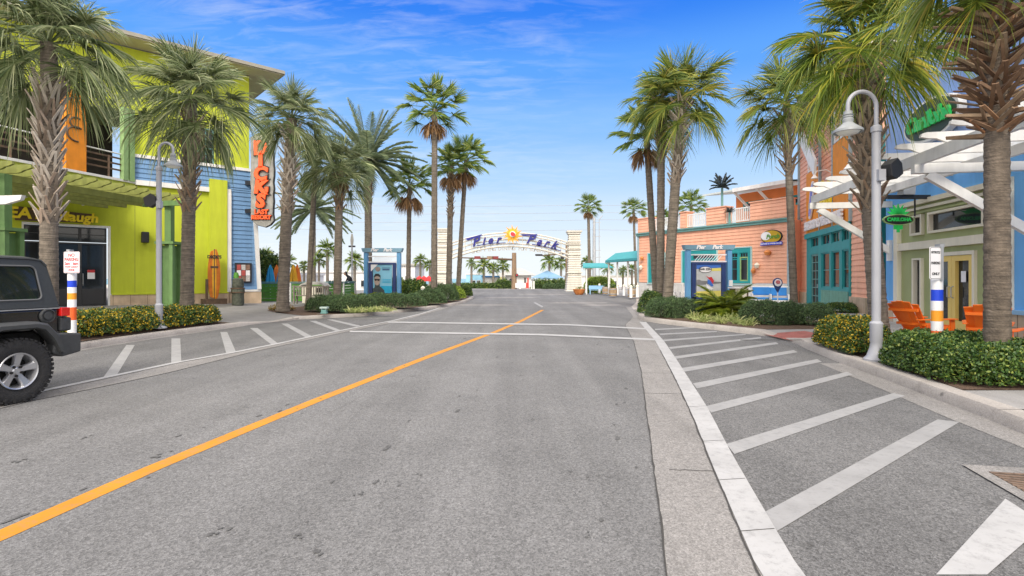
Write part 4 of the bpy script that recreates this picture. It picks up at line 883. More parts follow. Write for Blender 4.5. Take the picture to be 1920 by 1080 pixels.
# menu board
mbd = thing('menu_board', 'dark framed menu case with red and white sheets on the blue siding', 'menu board'); mbd.matrix_world = FL.M()
x0, x1, z0, z1 = S(440, .1), S(471, .1), Z(455, 530, .1), Z(455, 493, .1)
wf = MB(); wf.box(x0, x1, -.20, -.09, z0, z1); wf.build('case', M.frame_dk, mbd); 
cols_ = [mat('menu_red', (.42, .08, .07), .5, .2, 9), mat('menu_grey', (.50, .48, .46), .5, .2, 12), mat('menu_brown', (.22, .13, .09), .5, .4, 20), M.signw, MC.get('menu_grey', M.signw), mat('menu_photo', (.35, .2, .12), .5, .4, 20)]
for i in range(3):
    for j in range(3):
        m = MB(); a = x0 + .07 + (x1 - x0 - .14) * i / 3; w_ = (x1 - x0 - .14) / 3 - .02; c = z0 + .07 + (z1 - z0 - .14) * j / 3; h_ = (z1 - z0 - .14) / 3 - .02; m.box(a, a + w_, -.206, -.202, c, c + h_); m.build('menu_sheet', cols_[(i * 2 + j * 3 + i * j) % 6], mbd)
# vertical sign
vs = thing('vertical_sign', 'tall ragged grey blade sign with orange letters ending in LAST RESORT', 'sign')
Ys = 26.3; xa = (470 - 960) / F * Ys; xb = (512 - 960) / F * Ys; zb = ZZ(421, Ys); ztp = ZZ(258, Ys); xm = (xa + xb) / 2
rg = random.Random(5); pts = []
for i in range(14): pts.append((xa + rg.uniform(-.02, .02), zb + .25 + (ztp - zb - .25) * i / 13))
pts += [(xa + .25, ztp + .2), (xb - .2, ztp + .25)]
for i in range(14): pts.append((xb + rg.uniform(-.03, .03), ztp - (ztp - zb - .2) * i / 13))
pts += [(xb - .15, zb), (xb - .4, zb - .12), (xa + .35, zb - .02)]
m = MB(); m.prism([(a, c) for a, c in pts], Ys, Ys + .22); m.build('board', M.signgrey, vs)
m = MB()
m.tube([(a + (.02 if a > xm else -.02), Ys + .12, c) for a, c in pts + pts[:1]], .03, 5); m.build('edge', M.frame_dk, vs)
tb = None; tk = None
for ch, yy_ in (('D', 279), ('I', 303), ('C', 327), ('K', 352), ("'", 364), ('S', 378)):
    t1 = text_mb(ch, .90 if ch != "'" else .7, .045, .05, .05, sx=1.0); put(t1, T(xm - .03 + (.3 if ch == "'" else 0), Ys - .09, ZZ(yy_, Ys)) @ RY(rg.uniform(-.12, .12)))
    t0 = text_mb(ch, .92 if ch != "'" else .7, .02, .05, .09, sx=1.0); put(t0, T(xm - .03 + (.3 if ch == "'" else 0), Ys - .03, ZZ(yy_, Ys)))
    tb = merge(tb, t1) if tb else t1; tk = merge(tk, t0) if tk else t0
for ch, yy_, sz_ in (('LAST', 398, .31), ('RESORT', 408, .27)):
    merge(tb, put(text_mb(ch, sz_, .03, 0, .012), T(xm, Ys - .07, ZZ(yy_, Ys)))); merge(tk, put(text_mb(ch, sz_, .01, 0, .035), T(xm, Ys - .025, ZZ(yy_, Ys))))
tb.build('lettering', M.neon, vs); tk.build('letter_outline', M.signblk, vs)
for yy_ in (341, 394): m = MB(); m.bar((xa + .1, Ys + .2, ZZ(yy_, Ys)), (xa - .55, Ys + .45, ZZ(yy_, Ys)), .16, .2); m.build('bracket', M.frame_dk, vs)
# pergola
pg = thing('pergola', 'lime and olive timber pergola with curved rafter tips over the storefront', 'pergola', (-14.0, 19, .35))
PO = Vector((-14.0, 19, .35)); TA = Vector((-14.4, 16, 4.9)); TB = Vector((-13.5, 21.7, 4.9)); inn = Vector((-.985, .158, 0))
step_ = (TB - TA) / 11
for i in range(-7, 12):
    tp = TA + step_ * i; m = MB(); rt = tp - PO
    ln = 4.0; c = [(0, .10), (-.02, .02), (.12, -.03), (.25, -.05), (.38, -.11), (.52, -.13), (ln, -.13), (ln, .12), (.1, .12)]
    m.prism(c, -.035, .035); a_ = math.atan2(inn.y, inn.x); m.v = [tuple(RZ(a_) @ Vector(v) + rt) for v in m.v]; m.build('rafter', M.olive, pg)
for off, zz in ((.75, -.28), (1.7, -.24), (2.7, -.24), (3.6, -.24)):
    m = MB(); p0 = TA + step_ * -7 + inn * off - PO; p1 = TB + step_ * .3 + inn * off - PO; m.bar(p0 + Vector((0, 0, zz)), p1 + Vector((0, 0, zz)), .10, .22); m.build('beam', M.olive, pg)
def gpost(px, Yp, zt1, lab):
    x = (px - 960) / F * Yp - PO.x; y = Yp - PO.y; m = MB(); z0 = gl(x + PO.x, Yp) - PO.z
    for a in (-.24, .24):
        for c in (-.24, .24): m.box(x + a - .07, x + a + .07, y + c - .07, y + c + .07, z0, z0 + 2.55)
    m.box(x - .17, x + .17, y - .17, y + .17, z0, z0 + 2.5); m.box(x - .36, x + .36, y - .36, y + .36, z0 + 2.55, z0 + 2.65); m.box(x - .36, x + .36, y - .36, y + .36, z0 - .02, z0 + .2)
    m.box(x - .12, x + .12, y - .12, y + .12, z0 + 2.65, zt1); m.build('post', M.green, pg)
gpost(318, 21.0, 4.3, ''); gpost(8, 15.6, 4.3, ''); gpost(-320, 11.8, 4.3, '')
m = MB(); p = AT(270, 401, 21.0) - PO; q = AT(342, 403, 20.6) - PO; m.bar((p.x, p.y, 4.22 - .35 + .3), (q.x, q.y, 4.17), .12, .2); m.build('beam', M.green, pg)
# white pergola corner at the left edge
pw = thing('white_pergola', 'white rafter ends of a second pergola at the left picture edge', 'pergola', (-13.7, 13.0, .35))
for i in range(5):
    m = MB(); p = AT(48 - i * 6, 372 + 0, 13.6 - i * .75) ; p = Vector((-12.45 - i * .05, 13.6 - i * .8, 3.62)); m.prism([(0, .1), (.05, -.02), (.5, -.12), (3.0, -.12), (3.0, .1)], -.05, .05); m.v = [tuple(RZ(math.atan2(inn.y, inn.x)) @ Vector(v) + p - pw.location) for v in m.v]; m.build('rafter', M.white, pw)
m = MB(); m.bar((-.1 + .3, .9, 3.05), (-.5 + .3, -6, 3.05), .14, .24); m.bar((-.1, .2, 0), (-.1, .2, 2.95), .2); m.bar((-.6, -5, 0), (-.6, -5, 2.95), .2); m.build('frame', M.white, pw)
# surfboard & friends
M.surf = mat('orange_lacquer', (.66, .19, .015), .35, .2, 4, streak=.3)
sb = thing('surfboard', 'orange and yellow striped surfboard standing upright on a plinth against the lime wall', 'surfboard'); sb.matrix_world = FL.M()
x = S(401, .65); z0 = Z(401, 561, .65); h_ = Z(401, 467, .65) - z0; wd_ = (S(412, .65) - S(390, .65)) * .56
def board_prof(k=1.0, n=22): 
    L_ = [(x + k * wd_ * (sin(pi * (t * .96 + .02)) ** .36) * (1 - .12 * t), z0 + h_ * t) for t in [i / n for i in range(n + 1)]]; R_ = [(2 * x - a, c) for a, c in reversed(L_)]; return L_ + R_[1:-1]
m = MB(); m.prism(board_prof(), -.72, -.62); m.build('board', M.surf, sb)
m = MB(); m.prism([(x + (a - x) * .42, c) for a, c in board_prof(.8)], -.735, -.722); m.build('yellow_stripe', mat('amber_lacquer', (.78, .40, .02), .4, .15, 5), sb)
m = MB(); m.box(x - .02, x + .02, -.74, -.737, z0, z0 + h_); m.box(x - wd_ * .6, x + wd_ * .6, -.745, -.741, z0 + h_ * .62, z0 + h_ * .66); m.build('stringer', M.brown, sb)
merge(put(text_mb("DICK'S", .2, .004, 0, .01), T(x, -.75, z0 + h_ * .84)), MB()).build('lettering', M.signblk, sb)
m = MB(); m.box(x - .5, x + .5, -.95, -.40, zg - .1, z0 + .02); m.bar((x - wd_ * 1.1, -.7, z0), (x - wd_ * 1.1, -.7, z0 + h_ * .4), .1); m.build('stand', M.brown, sb)
def tiki(px, py0, py1, Y, lab, seed, r=.26):
    rg = random.Random(seed); x = (px - 960) / F * Y; z0 = gl(x, Y); H = ZZ(py0, Y) - z0; t = thing('carved_post', lab, 'carved post', (x, Y, z0), 0)
    m = MB(); m.lathe([(r * .9, 0), (r, .1), (r * .95, H * .35), (r * 1.12, H * .4), (r * 1.1, H * .5), (r * .85, H * .53), (r, H * .6), (r * .9, H * .8), (r * .55, H * .83), (0, H * .84)], n=14); m.v = [(a * rg.uniform(.93, 1.07), b_ * rg.uniform(.93, 1.07), c) for a, b_, c in m.v]; m.build('post', mat('carved_grey_wood', (.11, .12, .09), .9, .35, 9, bump=1, bscale=12, streak=.4), t, True)
    m = MB(); m.lathe([(r * .4, H * .78), (r * .45, H * .9), (r * .3, H), (0, H)], (-r * .3, 0, 0), 10); m.build('top', M.fgreen, t, True)
    m = MB(); 
    for z in (.38, .5): m.lathe([(r * 1.12, H * z), (r * 1.2, H * z + .03), (r * 1.12, H * z + .06)], n=14)
    m.build('rope_band', M.brown, t)
tiki(446, 511, 565, 24.8, 'grey-green carved stump post in front of the menu case', 3)
tiki(328, 520, 572, 22.4, 'grey carved stump post between the green pergola post and the palm trunk', 4)
# ================================================================== CORAL RESTAURANT
FC = Fac((10.1, 42.6), (.489, -.873)); S = FC.S; Z = FC.Z
b2 = thing('coral_restaurant', 'coral clapboard restaurant with teal windows and a roof terrace', 'building'); b2.matrix_world = FC.M(); XE = S(1478)
wins = [(S(1217), S(1247), 1.28, Z(1217, 476)), (S(1281), S(1345), 1.28, Z(1285, 471)), (S(1366), S(1409), 1.28, Z(1409, 464))]
m = MB(); m.cells(0, XE, 1.28, 4.93, wins, lambda a, b_, c_, d_: (m.clap(a, b_, c_, d_, -.02, .22, .032), m.box(a, b_, -.018, .3, c_, d_)))
m.box(XE - .3, XE, .301, 14, .15, 5.1); m.box(0, .3, .301, 14, .15, 5.1); m.build('wall', M.coral, b2)
wallbox('wainscot', mat('pale_block', (.58, .57, .55), .85, .12, 4), b2, [(0, XE, -.05, .3, .1, 1.26)])
wallbox('teal_band', M.tealdk, b2, [(-.1, XE + .1, -.16, .3, 4.94, 5.20), (-.14, XE + .14, -.22, .3, 5.10, 5.16)])
wallbox('corner_board', mat('grey_blue_trim', (.32, .42, .46), .7, .08), b2, [(XE - .02, XE + .16, -.09, .2, .15, 4.93), (-.05, .12, -.09, .2, 1.27, 4.93)])
wallbox('roof_deck', M.bggrey, b2, [(0.31, XE - .31, .301, 14, 5.0, 5.1)])
pz = 6.35
pc = [(S(1196.5), S(1221)), (S(1276), S(1287)), (S(1325), S(1360)), (S(1407), XE)]
for a, b_ in pc:
    m = MB(); top = pz if a > .1 else pz - .05; m.clap(a, b_, 5.2, top, -.02, .22, .03); m.box(a, b_, -.015, .7, 5.2, top); o = m.build('parapet', M.coral, b2); m = MB(); m.box(a - .06, b_ + .06, -.1, .76, top, top + .07); m.build('cap', M.coral, o)
for (a, b_) in [(pc[0][1], pc[1][0]), (pc[1][1], pc[2][0]), (pc[2][1], pc[3][0])]:
    m = MB(); m.box(a, b_, .1, .16, 6.1, 6.18); m.box(a, b_, .1, .16, 5.28, 5.35); n_ = int((b_ - a) / .14)
    for i in range(n_ + 1): x = a + (b_ - a) * i / max(1, n_); m.box(x - .025, x + .025, .105, .155, 5.35, 6.1)
    m.build('railing', M.white, b2)
for i, (a, b_, c_, d_) in enumerate(wins):
    m = MB(); m.cells(a, b_, c_, d_, [(a + .25, a + .75, c_ + .15, c_ + 1.7), (a + .9, b_ - .2, c_ + .15, c_ + 1.7), (a + .25, a + .75, d_ - .75, d_ - .3), (a + .9, b_ - .2, d_ - .75, d_ - .3)] if b_ - a > 1.2 else [], lambda p, q, r, s_: m.box(p, q, -.08, .1, r, s_)); o = m.build('window_surround', M.teal, b2)
    if b_ - a > 1.2:
        w1 = window(b2, a + .25, a + .75, c_ + .15, c_ + 1.7, 0, M.teal, 1, 2, .06, .05); window(b2, a + .9, b_ - .2, c_ + .15, c_ + 1.7, 0, M.ltgreen if i == 2 else M.teal, 1 if i == 2 else 3, 1 if i == 2 else 2, .08, .05); window(b2, a + .25, a + .75, d_ - .75, d_ - .3, 0, M.teal, 2, 1, .05, .04); window(b2, a + .9, b_ - .2, d_ - .75, d_ - .3, 0, M.teal, 3, 1, .05, .04)
m = MB()
for i, (a, b_, c_, d_) in enumerate(wins): m.box(a - .07, b_ + .07, -.11, .0, d_, d_ + .07); m.box(a - .09, a - .001, -.11, .0, c_ - .05, d_); m.box(b_ + .001, b_ + .09, -.11, .0, c_ - .05, d_); m.box(a - .12, b_ + .12, -.14, 0, c_ - .11, c_ - .051)
m.build('window_trim', mat('pale_teal_trim', (.35, .55, .55), .7, .05), b2)
# small wall lamps, each its own part
for px, py, w_ in ((1207, 484, .14), (1205, 501, .16), (1443, 473, .22), (1423, 497, .16), (1416, 507, .14)):
    m = MB(); m.lathe([(0, -.2), (w_ * .6, -.18), (w_, 0), (w_ * .5, .12), (0, .16)], (S(px), -.2, Z(px, py)), 10); m.build('wall_lamp', M.terra if py in (484, 473, 507) else M.cream, b2, True)
# pavilion on the roof
OF = -4.5; SS = lambda p: FC.S(p, OF); ZZ4 = lambda p, y: FC.Z(p, y, OF)
x0, x1 = SS(1380), SS(1510); zr = ZZ4(1400, 362); wz0, wz1 = ZZ4(1420, 393), ZZ4(1420, 376)
m = MB(); m.cells(x0, x1, 5.1, zr, [(SS(1394), SS(1447), wz0, wz1), (SS(1464), SS(1500), wz0, wz1)], lambda a, b_, c_, d_: m.box(a, b_, 4.5, 4.8, c_, d_)); m.box(x0, x0 + .3, 4.801, 10, 5.1, zr); m.build('pavilion_wall', M.orange if 0 else mat('terrace_orange', (.80, .24, .07), .75, .08, 2), b2)
window(b2, SS(1394), SS(1447), wz0, wz1, 4.55, M.teal, 3, 1, .12); window(b2, SS(1464), SS(1500), wz0, wz1, 4.55, M.teal, 2, 1, .12)
m = MB(); xl = SS(1342); m.add([(xl, 3.0, zr + .02), (x1, 3.0, zr + .02), (x1, 9, zr + .75), (xl, 9, zr + .75), (xl, 3.0, zr + .14), (x1, 3.0, zr + .14), (x1, 9, zr + .87), (xl, 9, zr + .87)], [(0, 1, 2, 3), (7, 6, 5, 4), (0, 4, 5, 1), (3, 7, 4, 0)]); pr = m.build('pavilion_roof', mat('pale_metal_roof', (.55, .60, .58), .4, .06), b2)
m = MB(); m.box(SS(1400), x1, 2.93, 2.99, zr - .06, zr + .2); m.build('fascia', M.white, pr)
m = MB()
for px in (1443, 1400): m.bar((SS(px), 3.1, zr - .05), (SS(px) + .5, 4.45, zr - 1.4), .14)
m.build('brace', M.white, b2)
# rooftop metal palms
palm('metal', 'dark metal ornamental palm standing on the roof terrace', 1354, 36, 5.1, 1354, 352, 26, 5, 9, name='ornamental_palm', barkm=M.tealdk, sz=1.2)
palm('metal', 'low dark ornamental palm top beside the white terrace railing', 1368, 35, 5.1, 1368, 398, 12, 4, 9, name='ornamental_palm', barkm=M.tealdk)
# oval sign
os_ = thing('oval_sign', 'yellow oval sign with lettering and a blue ribbon on the coral wall', 'sign'); os_.matrix_world = FC.M(); x = S(1449); z = Z(1449, 444); rx, rz_ = (S(1469) - S(1430)) / 2, .42
m = MB(); m.prism([(x + rx * cos(t), z + rz_ * sin(t)) for t in [i * pi / 14 for i in range(28)]], -.16, -.06); m.build('board', M.signblk, os_)
m = MB(); m.prism([(x + rx * .93 * cos(t), z + rz_ * .9 * sin(t)) for t in [i * pi / 14 for i in range(28)]], -.17, -.161); m.build('face', mat('mustard_board', (.52, .33, .015), .5, .08), os_)
m = MB(); m.prism([(x + rx * (.5 * cos(t) - .5), z + .06 + rz_ * (.6 * sin(t))) for t in [i * pi / 8 for i in range(16)]], -.18, -.171); m.build('shell', M.signw, os_)
put(text_mb('Porch', .36, .01, .2, .012), T(x + .12, -.19, z)).build('lettering', M.fgreen, os_)
m = MB(); m.prism([(x - rx * 1.05, z - .5), (x + rx * 1.05, z - .5), (x + rx, z - .33), (x - rx, z - .33)], -.19, -.10); m.build('ribbon', M.pblue, os_)
put(text_mb('SEAFOOD & OYSTER HOUSE', .11, .004, 0, .004), T(x, -.195, z - .42)).build('ribbon_lettering', M.signw, os_)
# linking wall between restaurant and tower
lk = thing('annex_building', 'narrow pale and teal link building between the coral wall and the tower', 'building'); lk.matrix_world = FC.M()
wallbox('wall', mat('pale_grey_wall', (.55, .58, .58), .8, .06), lk, [(XE + .2, XE + 4.2, 1.2, 1.5, 3.2, 8.2)]); wallbox('lower_wall', M.teal, lk, [(XE + .2, XE + 4.2, 1.1, 1.5, .15, 3.19)]); wallbox('cornice', M.tealdk, lk, [(XE + .2, XE + 4.3, .95, 1.5, 5.0, 5.2)])
# awning pavilion
aw = thing('awning_shelter', 'long teal awning shelter on white posts left of the coral restaurant', 'awning', (9.4, 46, GR)); AO = aw.location
P0 = Vector((10.1, 42.9)); P1 = Vector((8.7, 49.6)); bk = Vector((4.5, .9)) * .85
def aw3(t, o, z): v = P0.lerp(P1, t) + bk * o; return Vector((v.x, v.y, z)) - AO
m = MB(); zf, zt2 = 3.27, 3.95
m.add([aw3(0, 0, zf), aw3(1, 0, zf), aw3(1, .25, zt2), aw3(0, .25, zt2), aw3(1, 1, zt2 + .3), aw3(0, 1, zt2 + .3)], [(0, 1, 2, 3), (3, 2, 4, 5)]); m.add([aw3(0, -.01, zf - .22), aw3(1, -.01, zf - .22), aw3(1, -.01, zf), aw3(0, -.01, zf)], [(0, 1, 2, 3)]); m.add([aw3(1, 0, zf - .22), aw3(1, 1, zf), aw3(1, 1, zt2 + .3), aw3(1, .25, zt2), aw3(1, 0, zf)], [(0, 1, 2, 3, 4)]); m.build('canopy', M.awning, aw)
m = MB()
for i in range(12): t = i / 11; m.bar(aw3(t, .02, zf - .05), aw3(t, 1, zf + .1), .08, .16)
m.build('rafter', M.awnunder, aw)
for i, t in enumerate((.03, .35, .68, .97)):
    for o_ in (.06, .95): m = MB(); a = aw3(t, o_, GR); m.bar(a, a + Vector((0, 0, 3.0)), .14); m.build('post', M.white, aw)
sm = thing('awning_shelter', 'small low teal awning roof at the far end of the long awning', 'awning', (8.6, 54, 0))
m = MB(); m.add([(-1.6, -1.2, 2.75), (1.4, -1.2, 2.75), (1.0, 1.6, 3.2), (-1.2, 1.6, 3.2), (-1.6, -1.2, 2.62), (1.4, -1.2, 2.62)], [(0, 1, 2, 3), (0, 4, 5, 1)]); m.build('canopy', M.awning, sm)
m = MB(); 
for x in (-1.2, 1.1): m.bar((x, -1, 0), (x, -1, 2.7), .12)
m.build('post', M.white, sm)
# ================================================================== TOWER
FT = Fac((15.2, 24.2), (-.27, -.963)); S = FT.S; Z = FT.Z
b3 = thing('restaurant_tower', 'coral and orange tower with teal storefront and white oyster house lettering', 'building'); b3.matrix_world = FT.M()
xl, xr = S(1501), S(1628); xs0, xs1 = S(1516), S(1598); T1 = Z(1555, 428); TOP = 10.6; bz = .80
m = MB(); m.cells(xl, xr, bz, TOP, [(xs0, xs1, 0, T1 - .02)], lambda a, b_, c_, d_: (m.clap(a, b_, c_, d_, -.02, .24, .03), m.box(a, b_, -.018, .3, c_, d_))); m.box(xl, xl + .3, .301, 6, .1, TOP); m.box(xr - .3, xr, .301, 6, .1, TOP); m.build('wall', M.coral, b3)
m = MB(); m.box(xl - .1, xs0 - .02, -.14, .3, .1, bz); m.box(xs1 + .02, xr + .1, -.14, .3, .1, bz); m.build('stone_base', M.stone, b3)
m = MB(); zo = Z(1555, 385)
m.box(xs0, S(1541), -.12, -.06, T1, Z(1530, 318)); m.box(S(1566), xs1, -.12, -.06, T1, Z(1580, 262)); m.box(S(1541) + .001, S(1566) - .001, -.12, -.06, T1, Z(1553, 362)); m.build('orange_panel', M.orange, b3)
window(b3, S(1518), S(1540), Z(1530, 316), Z(1530, 232), -.02, M.white, 2, 2, .09); window(b3, S(1568), S(1592), Z(1580, 260), Z(1580, 200), -.02, M.white, 2, 2, .09)
m = MB(); 
for px in (1501, 1541, 1566, 1599): m.box(S(px) - .06, S(px) + .06, -.15, 0, T1 + .01 if px not in (1501,) else bz, TOP)
m.build('vertical_trim', mat('grey_blue_trim', (.32, .42, .46), .7, .08), b3)
# storefront
cols = [(1524, 1538), (1544, 1559), (1563, 1578), (1583, 1596)]; zw0, zw1 = Z(1560, 540), Z(1560, 472); zt0, zt1 = Z(1560, 457), Z(1560, 437)
hol = [(S(a), S(b_), zt0, zt1) for a, b_ in cols] + [(S(a), S(b_), zw0, zw1) for a, b_ in cols[1:]] + [(S(1524), S(1538), .2, zw1)]
m = MB(); m.cells(xs0, xs1, .15, T1, hol, lambda a, b_, c_, d_: m.box(a, b_, -.1, .15, c_, d_)); m.box(xs0 - .1, xs1 + .1, -.2, -.101, T1 - .28, T1); sf = m.build('storefront', M.teal, b3)
for i, (a, b_) in enumerate(cols):
    window(b3, S(a), S(b_), zt0, zt1, 0, M.teal, 2, 1, .05, .06, name='transom_window')
    if i: window(b3, S(a), S(b_), zw0, zw1, 0, M.teal, 1, 2, .07, .06)
    else:
        o = window(b3, S(a), S(b_), .2, zw1, 0, M.tealdk, 2, 6, .1, .06, name='door'); h_ = MB(); h_.box(S(b_) - .14, S(b_) - .1, -.13, -.08, 1.1, 1.3); h_.build('handle', M.steel, o)
m = MB(); m.clap(S(1544), xs1 - .1, .35, zw0 - .12, -.11, .12, .02); m.build('plank_panel', mat('sage_planks', (.16, .36, .27), .75, .12, 4, streak=.3), sf)
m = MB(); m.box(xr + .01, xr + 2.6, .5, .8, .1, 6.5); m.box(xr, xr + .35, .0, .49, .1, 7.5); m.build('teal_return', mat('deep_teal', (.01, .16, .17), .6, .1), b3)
m = MB(); m.add([(xl - 1.2, -1.3, TOP + .1), (xr + 1, -1.3, TOP + .1), (xr, 2, TOP + 1.3), (xl, 2, TOP + 1.3), (xr + 1, 6.5, TOP + .1), (xl - 1.2, 6.5, TOP + .1)], [(0, 1, 2, 3), (3, 2, 4, 5), (0, 3, 5), (1, 4, 2), (0, 5, 4, 1)]); m.box(xl - 1.2, xr + 1, -1.35, -1.301, TOP, TOP + .2); m.build('roof', mat('brown_roof', (.30, .27, .24), .7, .1), b3)
m = MB(); m.prism([(S(1521), Z(1525, 255)), (S(1530), Z(1525, 250)), (S(1557), Z(1555, 300)), (S(1555), Z(1555, 330))], -.7, -.6); m.build('roof_brace', M.white, b3)
sgn = thing('tower_sign', 'orange-panel sign with a blue surfboard logo and white SEAFOOD & OYSTER HOUSE letters', 'sign'); sgn.matrix_world = FT.M()
x = (S(1518) + S(1590)) / 2; z = T1 + .38; wd_ = S(1592) - S(1518)
t_ = text_mb('SEAFOOD & OYSTER HOUSE', .62, .05, 0, .03); xsp = max(v[0] for v in t_.v) - min(v[0] for v in t_.v); k = wd_ * .98 / xsp; put(t_, T(x, -.24, z) @ Matrix.Diagonal((k, 1, 1, 1))); t_.build('lettering', M.signw, sgn)
t_ = text_mb('Back', .8, .04, .2, .03); put(t_, T(x + .5, -.2, z + 1.75)); merge(t_, put(text_mb('Porch', .8, .04, .2, .03), T(x + .5, -.2, z + 1.0))); t_.build('logo_lettering', M.gold, sgn)
m = MB(); zc_ = Z(1530, 375); xc_ = S(1529); m.prism([(xc_ + .34 * cos(t) + .3 * sin(t), zc_ + 1.0 * sin(t)) for t in [i * pi / 12 for i in range(24)]], -.24, -.16); m.build('surfboard_logo', M.signw, sgn); m = MB()
for q in (-.15, .02, .18): m.prism([(xc_ + q + .045 * cos(t) + .26 * sin(t), zc_ + .85 * sin(t)) for t in [i * pi / 12 for i in range(24)]], -.25, -.241)
m.build('surfboard_stripes', M.pblue, sgn)
# wall lamps with bent arms
for px, py in ((1523, 333), (1585, 315)):
    l_ = thing('gooseneck_lamp', 'white bent-arm sign lamp on the tower, %s' % ('the left one before the orange panel' if px == 1523 else 'the right one above the pergola'), 'lamp', FT.W(S(px, 1), -.9, Z(px, py, 1)), FT.ang, 'bent-arm lamps of the tower sign')
    m = MB(); m.tube([(0, .9, .1), (0, .5, .35), (0, .1, .3), (0, 0, .12)], .025, 6); m.build('arm', M.white, l_); m = MB(); m.lathe([(.03, .14), (.06, .1), (.17, -.05), (0, -.02)], n=12); m.build('shade', M.white, l_)
# ================================================================== BLUE SHOP
FB = Fac((12.95, 18.4), (-.172, -.985)); S = FB.S; Z = FB.Z
b4 = thing('blue_shop', 'blue shop with sage green entrance bay, cream trim and yellow double doors', 'building'); b4.matrix_world = FB.M()
xl, xg0, xg1, xr = S(1661), S(1684), S(1897), 16.0; zT = Z(1684, 385); zB = .84; zh0, zh1 = Z(1697, 468), Z(1697, 458)
m = MB(); m.box(xl, xg0, 0, .3, zB, zT); m.box(xg1, xr, 0, .3, zB, zT); m.box(xl, xr, 0, .3, zT + .001, 4.9); m.box(xl, xl + .3, .301, 9, .1, 9.2); m.build('wall', M.bldblue, b4)
m = MB(); m.box(xl, xr, 0, .3, 4.901, 9.2); m.build('upper_wall', M.peri, b4)
wallbox('roof', M.bggrey, b4, [(xl + .301, xr, .301, 9, 9.0, 9.1)])
m = MB(); m.box(xl - .05, xg0 - .05, -.08, .3, .1, zB - .09); m.build('stone_base', M.stone, b4); m = MB(); m.box(xg1 + .05, xr, -.08, .3, .1, zB - .09); m.build('stone_base', M.stone, b4)
m = MB(); m.box(xl - .08, xg0 - .05, -.14, .0, zB - .088, zB + .01); m.build('wall_ledge', M.ledge, b4); m = MB(); m.box(xg1 + .05, xr, -.14, 0, zB - .088, zB + .01); m.build('wall_ledge', M.ledge, b4)
m = MB()
for i in range(14): m.box(xg1 + .3 + i * .6, xg1 + .312 + i * .6, -.084, -.081, .15, .75)
m.box(xg1 + .05, xr, -.083, -.0805, .43, .442); m.build('stone_joint', M.brown, b4)
uw = [(1709, 1731), (1742, 1848), (1862, 1874)]; u0, u1 = Z(1742, 438), Z(1742, 399)
sw0, sw1 = S(1713), S(1730); sz0, sz1 = Z(1722, 590), Z(1722, 484); dx0, dx1 = S(1750), S(1825); dz1 = Z(1800, 478)
hol = [(S(a), S(b_), u0, u1) for a, b_ in uw] + [(sw0, sw1, sz0, sz1), (dx0, dx1, 0, dz1), (S(1862), S(1874), sz0, sz1)]
m = MB(); m.cells(xg0 + .05, xg1 - .05, .1, zT - .12, hol, lambda a, b_, c_, d_: m.box(a, b_, .04, .3, c_, d_)); m.box(xg0 + .3, xg1 - .3, -.02, .0, zT - .42, zT - .36); m.build('entrance_bay', M.sage, b4)
m = MB(); m.box(xg0 - .1, xg0 + .12, -.1, .05, .1, zT); m.box(xg1 - .12, xg1 + .08, -.1, .05, .1, zT); m.box(xg0 + .121, xg1 - .121, -.1, .05, zT - .14, zT); m.box(xg0 + .121, xg1 - .121, -.05, .03, zT - .30, zT - .22); m.box(xg0 + .121, xg1 - .121, -.08, .05, zh0 - .03, zh1 + .03)
m.build('cream_trim', M.cream, b4)
for a, b_ in uw: window(b4, S(a), S(b_), u0, u1, .08, M.cream, 1, 1, .07, .14)
window(b4, sw0, sw1, sz0, sz1, .08, M.cream, 1, 1, .06, .14); window(b4, S(1862), S(1874), sz0, sz1, .08, M.cream, 1, 1, .06, .14)
m = MB(); m.box(dx0 - .09, dx0, -.04, .1, .15, dz1 + .1); m.box(dx1, dx1 + .09, -.04, .1, .15, dz1 + .1); m.box(dx0 + .001, dx1 - .001, -.04, .1, dz1, dz1 + .1); m.build('door_frame', M.cream, b4)
dm = (dx0 + dx1) / 2
for k, (a, b_) in enumerate([(dx0, dm - .006), (dm + .006, dx1)]):
    o = window(b4, a, b_, .17, dz1 - .01, .08, M.yellow, 1, 1, .15, .1, name='door'); h_ = MB(); hx = b_ - .08 if k == 0 else a + .08
    h_.tube([(hx, -.02, 1.05), (hx, -.08, 1.08), (hx, -.08, 1.35), (hx, -.02, 1.38)], .015, 6); h_.build('handle', M.steel, o)
    h_ = MB(); h_.box(a + .15, b_ - .15, -.01, .05, .2, .42); h_.build('kick_panel', M.yellow, o)
m = MB(); m.box(dm + .30, dm + .5, .045, .05, 1.5, 1.8); m.build('door_notice', M.signw, b4)
# pergola (white)
pp = thing('white_pergola', 'white pergola with curved rafter tips and diagonal braces on the blue shop', 'pergola'); pp.matrix_world = FB.M()
D = 2.43; zb_ = 4.24
for s_ in (.25, 6.6, 13.0):
    m = MB(); m.bar((s_, 0, zb_ - .12), (s_, -D - .15, zb_ - .12), .16, .2); pb = m.build('bracket_beam', M.white, pp)
    m = MB(); m.bar((s_, -.0, 2.5), (s_, -D + .15, zb_ - .24), .13, .2, up=(0, -1, .2)); m.build('diagonal_brace', M.white, pp)
    m = MB(); m.box(s_ - .1, s_ + .1, -.1, 0, 2.2, 2.9); m.build('wall_plate', M.white, pp)
m = MB(); m.bar((.1, -D, zb_ + .11), (15.8, -D, zb_ + .11), .1, .26); m.bar((.1, -.9, zb_ + .11), (15.8, -.9, zb_ + .11), .1, .22); m.build('long_beam', M.white, pp)
i = 0; x = .5
